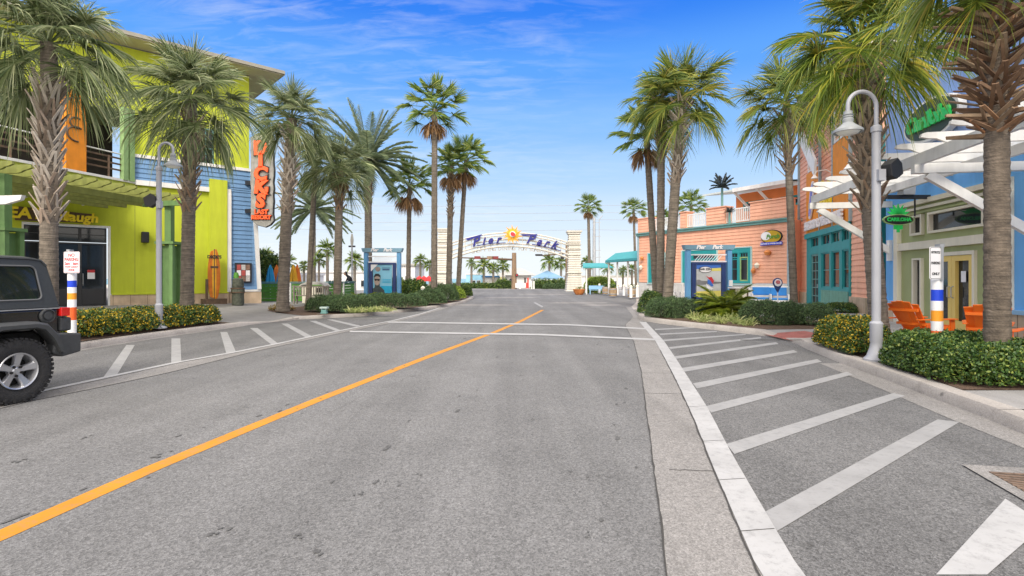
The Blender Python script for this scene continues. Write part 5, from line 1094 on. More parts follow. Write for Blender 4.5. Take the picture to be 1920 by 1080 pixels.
while x < 15.8:
    m = MB(); e = -D - .45; c = [(e, .47), (e - .02, .40), (e + .12, .37), (e + .28, .36), (e + .42, .30), (e + .55, .25), (e + .8, .245), (0, .245), (0, .50), (e + .1, .50)]
    m.prism([(a, c_ + zb_) for a, c_ in c], x - .04, x + .04, 'x'); m.build('rafter', M.white, pp); x += 1.0
# large oval sign on the upper wall
cs = thing('oval_shop_sign', 'big dark oval sign with green lettering high on the blue wall', 'sign'); cs.matrix_world = FB.M()
x = S(1745, .2); z = Z(1745, 224, .2); rx, rz_ = 1.35, .62
m = MB(); m.prism([(x + rx * cos(t), z + rz_ * sin(t)) for t in [i * pi / 16 for i in range(32)]], -.24, -.05); m.build('rim', M.white, cs)
m = MB(); m.prism([(x + rx * .93 * cos(t), z + rz_ * .88 * sin(t)) for t in [i * pi / 16 for i in range(32)]], -.255, -.241); m.build('face', M.cdk, cs)
put(text_mb('Cariloha', .62, .03, .12, .03), T(x, -.30, z)).build('lettering', M.cgreen, cs)
# hanging sign
hs = thing('hanging_sign', 'green leaf-topped oval sign reading CARILOHA hanging beside the lamp post', 'sign', (0, 0, 0)); Yh = 16.0; c0 = AT(1684, 412, Yh)
hs.location = (c0.x, Yh, 0); w_ = 29 / F * Yh; h0 = c0.z
m = MB(); m.prism([(w_ * cos(t), h0 + .165 * sin(t)) for t in [i * pi / 14 for i in range(28)]], -.03, .03); m.build('rim', M.ltgreen, hs); m = MB(); m.prism([(w_ * .94 * cos(t), h0 + .14 * sin(t)) for t in [i * pi / 14 for i in range(28)]], -.036, -.031); m.build('face', M.signblk, hs)
put(text_mb('CARILOHA', .145, .008, 0, .006), T(0, -.045, h0)).build('lettering', M.cgreen, hs)
m = MB()
for a in (-70, -48, -25, 0, 25, 48, 70):
    d = Vector((sin(R(a)), 0, cos(R(a)))); b0 = Vector((0, 0, h0 + .12)); m.prism([(b0.x - .02, b0.z), (b0.x + d.x * .2 - d.z * .045, b0.z + d.z * .2 + d.x * .045), (b0.x + d.x * .36, b0.z + d.z * .36), (b0.x + d.x * .2 + d.z * .045, b0.z + d.z * .2 - d.x * .045), (b0.x + .02, b0.z)], -.02, .02)
for q in (-.09, 0, .09): m.box(q - .038, q + .038, -.02, .02, h0 - .38 + abs(q), h0 - .16)
m.build('bamboo_leaves', M.cgreen, hs)
m = MB(); m.tube([(.5, 0, h0 + .1), (.5, 0, 4.0)], .025, 8); m.tube([(-.45, 0, h0 + .05), (.5, 0, h0 + .06)], .012, 6); m.box(-.35, .95, -.05, .05, 3.98, 4.1); m.build('hanger', M.frame_dk, hs)
m = MB(); m.prism([(.05, 4.1), (.42, 4.1), (.45, 4.35), (.10, 4.38)], -.12, .12); o = m.build('floodlight', M.steel, None); o.location = hs.location; tag(o, 'small grey box floodlight on the bar above the hanging green sign', 'floodlight')
bs = MB(); p = AT(1660, 322, 17.4); rr = .55; bs.prism([(rr * cos(t) * .9, .3 * sin(t)) for t in [i * pi / 10 for i in range(20)]], -.04, .04); bs.v = [tuple(RY(-.45) @ Vector(v)) for v in bs.v]
o = bs.build('shop_sign', M.teal, None); o.location = p + Vector((.15, 0, 0)); tag(o, 'teal oval shop panel half hidden behind the right lamp post speaker', 'sign')
# ================================================================== ARCH
ar = thing('entrance_arch', 'cream entrance arch with Pier Park in blue script and an orange sun', 'arch', (0, 68, 0)); YA = 68.0
def A(px, py, dy=0): return Vector(((px - 960) / F * YA, dy, ZZ(py, YA)))
for px, yb_, lab in ((833, 547, ''), (1076, 546, '')):
    x = (px - 960) / F * YA; m = MB(); H = ZZ(436, YA) + (0 if px > 900 else .3); n = 26
    prof = lambda z: 1.0 - .26 * min(1, z / 2.4) - .0 * z if z < 2.4 else .74 - .10 * (z - 2.4) / (H - 2.4)
    for i in range(n):
        z0 = H * i / n; z1 = H * (i + 1) / n; a0 = prof(z0) + .10; a1 = prof(z1)
        m.add([(x - a0, -a0, z0), (x + a0, -a0, z0), (x + a0, a0, z0), (x - a0, a0, z0), (x - a1, -a1, z1), (x + a1, -a1, z1), (x + a1, a1, z1), (x - a1, a1, z1)], [(0, 1, 5, 4), (1, 2, 6, 5), (2, 3, 7, 6), (3, 0, 4, 7), (3, 2, 1, 0)])
    pi_ = m.build('pillar', M.pillar, ar)
    m = MB(); m.box(x - .95, x + .95, -.95, .95, H, H + .18); m.box(x - .82, x + .82, -.82, .82, H - .25, H - .001); m.build('cap', M.pillar, pi_); m = MB(); m.box(x - .80, x + .80, -.80, .80, H - 1.25, H - 1.1); m.build('band', M.pillar, pi_); m = MB(); m.box(x - .98, x + .98, -.98, .98, 2.25, 2.4); m.build('band', M.pillar, pi_)
    m = MB()
    for z in (H - 1.6, H - 2.2, H - 2.9): m.box(x - .86, x + .86, -.86, .86, z, z + .09)
    m.build('band', M.pillar, pi_)
def arc(px, yc, sag, hw=113): return yc + sag * ((px - 957) / hw) ** 2
for nm, yc, sg_, rr in (('top_rail', 436.5, 20, .07), ('top_rail', 441.5, 20, .07), ('bottom_rail', 457, 22, .08), ('bottom_rail', 462, 24, .10)):
    for dy in (-.35, .35):
        m = MB(); m.tube([A(px, arc(px, yc, sg_), dy) for px in range(842, 1073, 10)], rr, 6); m.build(nm, M.arch, ar, True)
m = MB(); m.tube([A(px, arc(px, 449, 22), 0) for px in range(842, 1073, 10)], .12, 6); m.build('middle_rail', M.arch, ar, True)
m = MB()
for k, px in enumerate(range(848, 1070, 12)):
    for dy in (-.35, .35): m.bar(A(px, arc(px, 437, 20), dy), A(px, arc(px, 462, 24), dy), .05)
    m.bar(A(px, arc(px, 437, 20), -.35), A(px, arc(px, 437, 20), .35), .05); m.bar(A(px, arc(px, 462, 24), -.35), A(px, arc(px, 462, 24), .35), .05)
m.build('lattice', M.arch, ar)
def arc_word(word, cx0, cx1, yc, sag, size, bold, shear, ext, dy, sx=1.0):
    out_ = MB(); n = len(word); ws = [{'i': .5, 'P': 1.35, 'k': 1.1, 'r': .85}.get(c, 1) for c in word]; tot = sum(ws); acc = 0
    for c, w__ in zip(word, ws):
        px = cx0 + (cx1 - cx0) * (acc + w__ / 2) / tot; acc += w__
        if c == ' ': continue
        t = text_mb(c, size * (1.28 if c == 'P' else 1), ext, shear, bold, sx=sx); sl = 2 * sag * (px - 957) / 113 ** 2; big = c == 'P'
        put(t, T(*A(px, arc(px, yc, sag) + (-1.5 if big else 0), dy)) @ RY(math.atan(sl))); merge(out_, t)
    return out_
for (a, b_) in ((880, 941), (983, 1046)):
    wd1 = 'Pier' if a < 900 else 'Park'
    arc_word(wd1, a, b_, 449, 20, 1.25, .05, .42, .12, -.75, 1.0).build('lettering', M.archb, ar)
    arc_word(wd1, a, b_, 449, 20, 1.25, .10, .42, .04, -.55, 1.0).build('letter_backing', M.arch, ar)
    m = MB(); m.tube([A(px, arc(px, 455, 22) + (1 if px > 930 else 0), -.7) for px in range(a + 14, b_ + 8, 6)], .06, 5); m.build('underline', M.archb, ar)
    m = MB(); m.prism([(A(a - 7, 0).x, A(0, arc(a, 439, 20)).z), (A(a + 24, 0).x, A(0, arc(a + 24, 436, 20)).z), (A(a + 24, 0).x, A(0, arc(a + 24, 438.5, 20)).z), (A(a - 2, 0).x, A(0, arc(a, 442.5, 20)).z)], -.85, -.65); m.build('swash', M.archb, ar)
t_ = arc_word('SHOPPING DINING FUN SUNSHINE', 884, 1034, 466.5, 16, .62, .02, 0, .05, -.3); t_.build('small_lettering', M.bggrey, ar)
c = A(961, 441, -1.0)
rg = random.Random(2)
for k in range(20):
    a_ = 2 * pi * k / 20; L_ = 1.25 if k % 2 else 1.02; m = MB(); d = Vector((cos(a_), 0, sin(a_))); s_ = Vector((-sin(a_), 0, cos(a_)))
    pts = [c + d * .4 - s_ * .16, c + d * (L_ * .7) - s_ * .10 + s_ * .05, c + d * L_ + s_ * .10, c + d * (L_ * .7) + s_ * .12, c + d * .4 + s_ * .16]
    m.prism([(p.x, p.z) for p in pts], -1.12 if k % 2 else -1.05, -.95); m.build('sun_ray', M.sun1 if k % 2 else M.sun2, ar)
m = MB(); m.lathe([(0, -.2), (.35, -.19), (.48, -.1), (.52, 0)], (c.x, -1.05, c.z), 20, 'y'); m.build('sun_disc', M.sun2, ar, True)
m = MB(); m.lathe([(0, -.10), (.36, -.04), (.36, 0)], (c.x + .02, -1.24, c.z + .02), 18, 'y'); m.build('sun_face', M.signw, ar)
m = MB(); m.prism([(c.x + .05 + .34 * cos(t) * .8 - .16 * sin(t), c.z + .02 - .30 * sin(t) * .6 - .2 * cos(t) * 1.0) for t in [i * pi / 10 for i in range(20)]], -1.42, -1.345); m.build('sun_centre', M.signred, ar)
# ================================================================== KIOSKS
def kiosk(px, Y, wpx0, wpx1, ytop, lab, z0, right):
    k = F / Y; X = (px - 960) / k; r = thing('poster_kiosk', lab, 'kiosk', (X, Y, z0)); hw = (wpx1 - wpx0) / 2 / k; H = ZZ(ytop, Y) - z0
    m = MB(); m.prism([(-hw, H), (hw, H), (hw * .93, H - .24), (-hw * .93, H - .24)], -.22, .22); hb = m.build('header_beam', M.kslate, r)
    t = text_mb('Pier', .27, .01, .3, .012); put(t, T(-hw * .36, -.24, H - .12)); merge(t, put(text_mb('Park', .27, .01, .3, .012), T(hw * .28, -.24, H - .12))); t.build('lettering', M.signw, hb)
    pw_ = hw * .80
    for s_ in (-1, 1):
        m = MB(); m.box(s_ * pw_ - .11, s_ * pw_ + .11, -.16, .16, 0, H - .26); m.build('post', M.kblue, r, bevel=.01)
        m = MB(); m.box(s_ * (pw_ - .28) - .10, s_ * (pw_ - .28) + .10, -.08, .12, .2, H - .9); m.build('inner_post', M.knavy, r)
    m = MB(); m.box(-pw_ + .12, pw_ - .12, -.04, .04, H - .52, H - .46); m.box(-pw_ + .12, pw_ - .12, -.05, .05, H - .86, H - .80)
    n = 9
    for i in range(n): x = -pw_ + .35 + i * (2 * pw_ - .8) / n; m.bar((x, 0, H - .80), (x + .26, 0, H - .50), .025)
    m.build('fretwork', M.signw, r); m = MB(); m.box(-pw_ + .2, pw_ - .2, -.1, .14, H - .98, H - .87); m.box(-pw_ + .2, pw_ - .2, -.08, .12, .2, .5); m.build('cabinet', M.knavy, r)
    x0, x1, za, zb = -pw_ + .42, pw_ - .42, .5, H - .98
    if right:
        m = MB(); m.box(x0, x1, -.05, .03, za, zb); po = m.build('poster', mat('poster_grey', (.48, .50, .50), .5, .15, 1.5), r)
        def q(nm, mt, pts, y=-.056): mm = MB(); mm.prism([(x0 + (x1 - x0) * a, za + (zb - za) * b_) for a, b_ in pts], y - .003, y); mm.build(nm, mt, po)
        q('blue_band', mat('poster_blue', (.05, .16, .55), .5, .05), [(0, .86), (1, .90), (1, 1), (0, 1)]); q('yellow_band', mat('poster_yellow', (.70, .62, .15), .5, .05), [(.55, .80), (1, .80), (1, .895), (.55, .87)]); q('yellow_foot', MC['poster_yellow'], [(0, 0), (1, 0), (1, .2), (0, .17)])
        q('sea_strip', mat('poster_dark', (.20, .20, .21), .5, .2, 3), [(0, .36), (1, .42), (1, .46), (.2, .5), (.1, .54), (0, .52)])
        q('oval', M.signblk, [(.36 + .27 * cos(t), .84 + .10 * sin(t)) for t in [i * pi / 10 for i in range(20)]], -.060); q('oval_face', M.signw, [(.36 + .25 * cos(t), .84 + .085 * sin(t)) for t in [i * pi / 10 for i in range(20)]], -.064)
        put(text_mb('BAR ZEN', .15, .002, 0, .006), T(x0 + (x1 - x0) * .36, -.070, za + (zb - za) * .85)).build('lettering', M.signblk, po)
        q('figure_red', M.signred, [(.38, .66), (.5, .60), (.62, .62), (.72, .5), (.66, .40), (.55, .52), (.48, .57)], -.060); q('figure_blue', mat('poster_blue', (.05, .16, .55)), [(.45, .54), (.56, .52), (.66, .40), (.70, .34), (.62, .32), (.45, .42)], -.064); q('spray', M.signw, [(.4, .42), (.46, .36), (.62, .30), (.7, .25), (.5, .2), (.42, .3)], -.058)
        m = MB(); m.box(pw_ - .06, pw_ + .12, -.20, -.165, 1.05, 1.35); m.build('notice', M.pwhite, r)
    else:
        m = MB(); m.box(x0, x1, -.05, .03, za, zb); po = m.build('poster', mat('poster_sky', (.22, .52, .68), .5, .15, 1.2), r)
        def q(nm, mt, pts, y=-.056): mm = MB(); mm.prism([(x0 + (x1 - x0) * a, za + (zb - za) * b_) for a, b_ in pts], y - .003, y); mm.build(nm, mt, po)
        q('sea_panel', mat('poster_aqua', (.02, .42, .66), .5, .1), [(.4, 0), (1, 0), (1, .25), (.4, .25)])
        q('torso', mat('poster_shirt', (.05, .07, .07), .6, .3, 9), [(0, 0), (.62, 0), (.60, .10), (.44, .20), (.36, .24), (.36, .34), (.1, .34), (.08, .2), (0, .16)], -.060)
        q('face', mat('poster_face', (.42, .33, .27), .6, .2, 6), [(.22 + .16 * cos(t), .44 + .17 * sin(t)) for t in [i * pi / 10 for i in range(20)]], -.064)
        q('hair', M.signblk, [(.04, .46), (.05, .60), (.14, .68), (.3, .68), (.40, .62), (.40, .46), (.37, .56), (.22, .60), (.08, .56)], -.068); q('sunglasses', M.signblk, [(.08, .50), (.37, .50), (.35, .43), (.26, .43), (.22, .47), (.17, .43), (.10, .43)], -.070)
        q('round_logo', mat('poster_logo', (.30, .24, .22), .6, .3, 9), [(.26 + .14 * cos(t), .84 + .085 * sin(t)) for t in [i * pi / 10 for i in range(20)]], -.060)
        q('text_block', M.knavy, [(.5, .80), (.88, .80), (.88, .84), (.5, .84)], -.060); q('text_block', M.knavy, [(.48, .87), (.92, .87), (.92, .89), (.48, .89)], -.060)
        for b_ in (.36, .41, .46): q('text_line', MC['poster_aqua'], [(.5, b_), (.95, b_), (.95, b_ + .022), (.5, b_ + .022)], -.060)
        m = MB(); m.add([(-pw_ + .3, -.10, H - .95), (-pw_ + .75, -.10, H - .95), (-pw_ + .3, -.10, H - 1.4), (-pw_ + .3, -.09, H - .95), (-pw_ + .75, -.09, H - .95), (-pw_ + .3, -.09, H - 1.4)], [(0, 2, 1), (3, 4, 5), (0, 1, 4, 3), (1, 2, 5, 4), (2, 0, 3, 5)]); m.build('corner_card', M.signw, r)
    return r
kiosk(717.5, 32, 679, 756, 465.5, 'blue poster kiosk with the man in sunglasses, left of the road', .22, False)
kiosk(1328, 27, 1280, 1376, 459.5, 'blue poster kiosk with a red and blue surfer poster, right of the road', .16, True)
# ================================================================== LAMPS
def lamp(px, py, z0, Ytop, hx, side, lab, Y):
    X = (px - 960) / F * Y; r = thing('street_lamp', lab, 'street lamp', (X, Y, z0), 0, 'grey gooseneck street lamps'); Ht = ZZ(Ytop, Y) - z0
    pr = .071; zsw = Ht - .62 * (Ht / 4.75); m = MB()
    m.lathe([(.0, 0), (.20, 0), (.20, .03), (.15, .08), (.105, .22), (.09, .32), (.10, .34), (.10, .62), (.105, .64), (.105, .66), (pr, .70), (pr * .96, zsw - .1), (pr + .015, zsw - .09), (pr + .015, zsw), (.045, zsw + .03)], n=20); m.build('post', M.lamp, r, True)
    R_ = hx / 2; ctr = Vector((side * R_, 0, Ht - R_)); m = MB(); pts = [(0, 0, zsw), (0, 0, Ht - R_)] + [(ctr.x - side * R_ * cos(t), 0, ctr.z + R_ * sin(t)) for t in [R(a) for a in range(12, 181, 12)]] + [(side * 2 * R_, 0, Ht - R_ - .10)]
    m.tube(pts, .036, 10); m.build('arm', M.lamp, r, True)
    hz = Ht - R_ - .10; cx = side * 2 * R_; m = MB()
    m.lathe([(.0, .02), (.07, .0), (.07, -.05), (.09, -.06), (.07, -.08), (.09, -.10), (.075, -.12), (.09, -.14), (.08, -.20), (.12, -.24), (.235, -.33), (.24, -.37), (.21, -.37), (.20, -.34), (0, -.30)], (cx, 0, hz), 24); hd = m.build('lamp_head', M.lamphood, r, True)
    m = MB(); m.lathe([(.20, 0), (.15, -.05), (0, -.07)], (cx, 0, hz - .345), 20); m.build('lens', M.lens, hd, True)
    return r
YR, YL = 9.42, 15.0
lr = lamp(1643, 678, .15, 172, .50, -1, 'grey gooseneck lamp post in the right hedge, its head lit white below', YR)
ll = lamp(298, 620, .2, 268, .40, 1, 'grey gooseneck lamp post in the left hedge beside a shaggy palm', YL)
def spk(px, py, Y, s, lab, rot, dx):
    p = AT(px, py, Y); m = MB(); m.prism([(-.5 * s, -.2 * s), (-.25 * s, -.5 * s), (.3 * s, -.45 * s), (.5 * s, .1 * s), (.35 * s, .5 * s), (-.3 * s, .42 * s)], -.3 * s, .3 * s); m.v = [tuple(RZ(rot) @ RY(-.5) @ Vector(v)) for v in m.v]
    r = thing('loudspeaker', lab, 'speaker', p); m.build('housing', M.black, r, bevel=.03 * s); m = MB(); m.tube([(0, 0, 0), (dx, 0, -.1)], .025, 6); m.box(dx - .02, dx + .1, -.06, .06, -.2, 0); m.build('bracket', M.lamp, r)
spk(1672, 318, 9.35, .32, 'black outdoor loudspeaker clamped to the right lamp post', .3, -.24)
spk(283, 377, 14.95, .34, 'black outdoor loudspeaker clamped to the left lamp post', .2, .20)
# ================================================================== SIGN POSTS
def sgnpost(px, Y, z0, ys, stripes, rad, lab, board, lines, tilt=0):
    X = (px - 960) / F * Y; r = thing('parking_sign', lab, 'parking sign', (X, Y, z0)); m = MB(); top = ZZ(ys[0], Y) - z0
    zz = [ZZ(y, Y) - z0 for y in ys]; names = stripes
    for k, (mt) in enumerate(stripes):
        a, b_ = zz[k], zz[k + 1] if k + 1 < len(zz) else 0; m = MB(); m.lathe([(rad, b_ + .0), (rad, a)], n=20)
        if k == 0: m.lathe([(rad, a), (rad * .7, a + .04), (0, a + .05)], n=20)
        m.build('painted_band', mt, r, True)
    bx0, bx1, by0, by1 = board; w_ = (bx1 - bx0) / F * (Y - .1); z1 = ZZ(by0, Y - .1) - z0; z2 = ZZ(by1, Y - .1) - z0; cx = ((bx0 + bx1) / 2 - 960) / F * (Y - .1) - X; cz = (z1 + z2) / 2; h = z1 - z2
    Mx = T(cx, -rad - .035, cz) @ RZ(tilt)
    def rr_(w, h, c, y0, y1):
        pts = []
        for sx_, sz_, a0 in ((1, 1, 0), (-1, 1, 90), (-1, -1, 180), (1, -1, 270)):
            for k in range(5): t = R(a0 + k * 22.5); pts.append((sx_ * (w / 2 - c) + c * cos(t), sz_ * (h / 2 - c) + c * sin(t)))
        q = MB(); q.prism(pts, y0, y1); return put(q, Mx)
    bo = rr_(w_, h, .03, -.004, .004).build('sign_plate', M.signw, r)
    rr_(w_ - .02, h - .02, .025, -.0055, -.0045).build('border', lines[0][3], bo); rr_(w_ - .035, h - .035, .02, -.0068, -.0058).build('face', M.signw, bo)
    for s_, fz, sz_, mt in lines:
        t = text_mb(s_, sz_, .0006, 0, .0015 + sz_ * .02); ww = max(v[0] for v in t.v) - min(v[0] for v in t.v); k = min(1, (w_ - .06) / ww); put(t, Mx @ T(0, -.0085, h * fz) @ Matrix.Diagonal((k, 1, 1, 1))); t.build('lettering', mt, bo)
    m = MB(); m.box(-.02, .02, -rad - .03, rad * .3, top + 0.0, z1 + .05); m.box(-.035, .035, -rad - .028, -rad + .03, z1 - .01, z1 + .05); m.build('bracket', M.steel, r)
sgnpost(1757, 8.95, .16, [526, 543, 564, 582, 602, 620, 668], [M.pwhite, M.pblue, M.pwhite, M.porange, M.pwhite, M.pred, M.pwhite], .084, 'motorcycle parking only sign on a striped post in the right hedge', (1738, 1766, 463, 524), [('MOTORCYCLE', .33, .052, M.signblk), ('PARKING', .0, .060, M.signblk), ('ONLY', -.33, .060, M.signblk)], .25)
sgnpost(135, 12.0, .2, [512, 526, 538.5, 549.5, 561.5, 576, 600], [M.pwhite, M.pblue, M.pwhite, M.porange, M.pwhite, M.pred, M.pwhite], .083, 'red and white no parking tow away sign on a striped post behind the off-road car', (119.5, 152, 472, 512), [('NO', .33, .10, M.signred), ('PARKING', .13, .10, M.signred), ('2am - 6am', -.06, .085, M.signred), ('TOW AWAY', -.22, .055, M.signred), ('ZONE', -.36, .055, M.signred)], -.1)
# map pin sign
mp_ = thing('map_pin_sign', 'round map-pin shaped sign on a short white post in the right island shrubs', 'sign', ((1458 - 960) / F * 17.3, 17.3, .16)); m = MB(); m.lathe([(.085, 0), (.085, .62), (.06, .66), (0, .67)], n=14); m.build('post', M.pwhite, mp_, True)
zc = ZZ(530, 17.3) - .16; m = MB(); ro = .155; pts = [(ro * cos(t), zc + ro * sin(t)) for t in [R(-35 + i * 12.5) for i in range(21)]] + [(0, zc - .33)]; m.prism(pts, -.02, .02); m.build('plate', M.knavy, mp_); m = MB(); m.prism([(.12 * cos(t), zc + .12 * sin(t)) for t in [i * pi / 10 for i in range(20)]], -.026, -.021); m.build('face', M.signw, mp_); m = MB(); m.tube([(.06 * cos(t), -.03, zc + .02 + .05 * sin(t)) for t in [i * pi / 6 for i in range(13)]], .012, 5); m.box(-.03, .03, -.034, -.028, zc, zc + .04); m.build('icon', M.signred, mp_); m = MB(); m.box(-.015, .015, -.01, .01, .66, zc - .2); m.build('stem', M.pwhite, mp_)
# bollards
BO = [(1225, 541, 28.0, 'white bollard at the left tip of the right island'), (1183, 529, 40, 'bollard in front of the awning near the coral wall'), (1195, 529, 41, 'bollard right beside the coral building corner'), (1170, 529, 45, 'bollard before the awning planters, second from the coral corner'), (1124, 529, 53, 'bollard beside the pale blue bench'), (1099, 528, 54, 'bollard between the orange planter and the blue bench'), (1158, 529, 47, 'bollard between the two planter barrels'), (793, 535, 31.5, 'white bollard in the left island shrubs before the tallest fan palm'), (861, 534, 46, 'white bollard at the far tip of the left island')]
proto = None
for px, py, Y, lb in BO:
    z0 = .16 if Y < 35 and px > 900 else (.2 if px < 900 else .15); x = (px - 960) / F * Y
    if not proto:
        proto = thing('bollard', lb, 'bollard', (x, Y, z0), 0, 'white bollards around the roundabout'); m = MB(); m.lathe([(.12, 0), (.115, .02), (.11, .80)], n=14); m.build('post', M.pwhite, proto, True); m = MB(); m.lathe([(.13, .80), (.13, .85), (.10, .9), (.03, .95), (0, .95)], n=14); m.build('cap', M.cream, proto, True)
    else: dup(proto, (x, Y, z0), None, lb)
# ================================================================== LIGHT BOX etc on left island
lb_ = thing('garden_light', 'squat grey-green garden light box at the kerb of the left island', 'garden light', (*G(608, 588, .2)[:2], .2)); m = MB(); m.box(-.12, .12, -.10, .10, 0, .06); m.box(-.10, .10, -.08, .08, .06, .16); m.build('base', M.tealdk, lb_, bevel=.01); m = MB(); m.box(-.15, .15, -.12, .12, .20, .27); [m.box(a - .015, a + .015, -.09, .09, .16, .20) for a in (-.09, .09)]; m.build('hood', mat('pale_verdigris', (.40, .50, .46), .7, .1), lb_, bevel=.01)
# wooden bench and litter kiosk
bn = thing('slatted_bench', 'weathered slatted wooden bench behind the left island shrubs', 'bench', ((583 - 960) / F * 27, 27, .3), .05); m = MB()
for i in range(15): m.box(-.85 + i * .12, -.80 + i * .12, -.02, .02, .45, .85)
m.box(-.9, .9, -.03, .03, .85, .93); m.box(-.9, .9, -.03, .03, .40, .45); m.build('backrest', M.wood, bn); m = MB(); [m.box(-.9, .9, .04 + i * .11, .13 + i * .11, .40, .44) for i in range(4)]; m.build('seat', M.wood, bn)
for x in (-.85, .85):
    m = MB(); m.box(x - .04, x + .04, -.04, .04, 0, .95); m.build('leg', M.wood, bn); m = MB(); m.box(x - .04, x + .04, .42, .5, 0, .62); m.build('leg', M.wood, bn); m = MB(); m.box(x - .04, x + .04, .041, .419, .55, .62); m.build('armrest', M.wood, bn)
lk_ = thing('litter_bin_housing', 'cream box with a curved grey shingle roof behind the slatted bench', 'bin housing', ((590 - 960) / F * 28.5, 28.5, .3)); m = MB(); m.box(-.55, .55, -.3, .35, 0, .85); m.build('box', M.cream, lk_); m = MB(); m.prism([(-.78, .84), (-.6, .98), (-.3, 1.12), (.3, 1.12), (.55, 1.05), (.75, .86), (.72, .82), (.5, .97), (-.5, .97), (-.74, .80)], -.42, .42); m.build('roof', M.bggrey, lk_); m = MB(); m.box(.15, .5, -.31, -.301, .55, .80); m.build('opening', M.dark, lk_)
# green patio fence
fn = thing('patio_fence', 'green board patio fence with white posts and a dark rail', 'fence', (-14.0, 30, .25)); x0f = (486 - 960) / F * 29.5; pos = [(486, 29.5), (544, 29.5), (612, 30.5), (643, 32), (664, 34)]
pt = [Vector(((p - 960) / F * y + 14.0, y - 30, 0)) for p, y in pos]
for i in range(4):
    a, b_ = pt[i], pt[i + 1]
    m = MB()
    for k in range(6): m.bar(a + Vector((0, 0, .16 + k * .17)), b_ + Vector((0, 0, .16 + k * .17)), .04, .155)
    m.build('board_panel', M.fgreen, fn); m = MB(); m.bar(a + Vector((0, 0, 1.14)), b_ + Vector((0, 0, 1.14)), .16, .06); m.bar(a + Vector((0, 0, 1.07)), b_ + Vector((0, 0, 1.07)), .08, .05); m.build('rail', M.tealdk, fn)
for p in pt: m = MB(); m.box(p.x - .07, p.x + .07, p.y - .07, p.y + .07, 0, 1.12); m.build('post', M.white, fn)
# closed umbrellas
UM = [(507, 'blue', 33, 'closed blue patio umbrella, leftmost behind the green fence'), (518.5, 'orange', 34, 'closed red-orange patio umbrella between two blue ones'), (527, 'blue', 33.5, 'closed blue patio umbrella right of the red-orange one'), (550, 'yellow', 33, 'closed yellow-orange patio umbrella behind the green fence'), (557, 'orange', 34.5, 'closed red-orange patio umbrella at the right end of the group')]
for px, c_, Y, lb in UM:
    r = thing('patio_umbrella', lb, 'umbrella', ((px - 960) / F * Y, Y, .2), 0, 'closed patio umbrellas'); m = MB(); rg = random.Random(int(px)); H = ZZ(497, Y) - .2; prof = [(.26, .95), (.25, 1.1), (.2, 1.5), (.12, H - .25), (.03, H), (0, H + .02)]
    m.lathe(prof, n=16); n = 16; m.v = [(v[0] * (1.15 if (i % n) % 2 else .8), v[1] * (1.15 if (i % n) % 2 else .8), v[2] - (.05 if (i % n) % 2 and v[2] < 1 else 0)) for i, v in enumerate(m.v)]; m.build('canopy', M.umb[c_], r); m = MB(); m.tube([(0, 0, 0), (0, 0, 1.0)], .03, 8); m.build('pole', M.white, r)
RU = [(786, 60), (795, 61), (804, 60)]
for i, (px, Y) in enumerate(RU):
    r = thing('red_umbrella', ['leftmost', 'middle', 'rightmost'][i] + ' of the three open red umbrellas behind the fan palm trunks', 'umbrella', ((px - 960) / F * Y, Y, 0), 0, 'open red umbrellas'); H = ZZ(517, Y); m = MB(); m.lathe([(.62, H - .62), (.35, H - .25), (0, H)], n=8); m.build('canopy', M.umb['red'], r); m = MB(); m.tube([(0, 0, 0), (0, 0, H - .1)], .03, 6); m.build('pole', M.white, r)
# sign post + street name
sp2 = thing('banner_post', 'tall grey post with a dark banner topper behind the green fence', 'post', ((660 - 960) / F * 40, 40, .1)); m = MB(); m.tube([(0, 0, 0), (0, 0, ZZ(462, 40))], .06, 8); m.build('pole', M.steel, sp2); m = MB(); m.prism([(-.08, ZZ(463, 40)), (.08, ZZ(463, 40)), (.12, ZZ(452, 40)), (.05, ZZ(441, 40)), (-.05, ZZ(441, 40)), (-.12, ZZ(452, 40))], -.03, .03); m.build('topper', M.bggrey, sp2); m = MB(); m.box(-.25, .25, -.04, .04, ZZ(466, 40), ZZ(463, 40)); m.build('cross_plate', M.frame_dk, sp2)
# utility pole & wires
up = thing('utility_pole', 'tall grey utility pole behind the far right fan palm', 'utility pole', ((1114 - 960) / F * 90, 90, 0)); m = MB(); m.tube([(0, 0, 0), (0, 0, ZZ(408, 90))], [.34, .22], 10); m.build('pole', M.steel, up, True); m = MB()
for yy_ in (418, 444, 470, 483): m.bar((-.3, 0, ZZ(yy_, 90)), (1.1, 0, ZZ(yy_ - 1, 90)), .1)
m.tube([(.85, 0, 0), (.85, 0, ZZ(412, 90)), (1.4, 0, ZZ(404, 90))], .07, 6); m.build('crossarm', M.steel, up)
up2 = thing('utility_pole', 'slim steel pole at the left edge of the arch pillar', 'utility pole', ((820 - 960) / F * 75, 75, 0)); m = MB(); m.tube([(0, 0, 0), (0, 0, ZZ(462, 75))], .09, 8); m.bar((0, 0, ZZ(462, 75)), (.6, 0, ZZ(462, 75)), .1); m.build('pole', M.steel, up2); m = MB(); m.box(.15, .5, -.1, .1, ZZ(500, 75), ZZ(486, 75)); m.build('signal_box', M.black, up2)
for k, (ya, yb, lb) in enumerate([(384, 385, 'topmost thin power line crossing behind the palms'), (399, 398, 'second thin power line crossing behind the palms'), (416, 410, 'third thin power line sagging behind the palms'), (430, 431, 'lowest thin power line just above the arch')]):
    m = MB(); pts = []
    for i in range(31): px = 560 + i * 27; t = i / 30; pts.append(AT(px, ya + (yb - ya) * t + 2.5 * sin(pi * ((px - 560) % 555) / 555), 92))
    m.tube(pts, .026, 4, False); o = m.build('power_line', M.steel, None); tag(o, lb, 'power line')
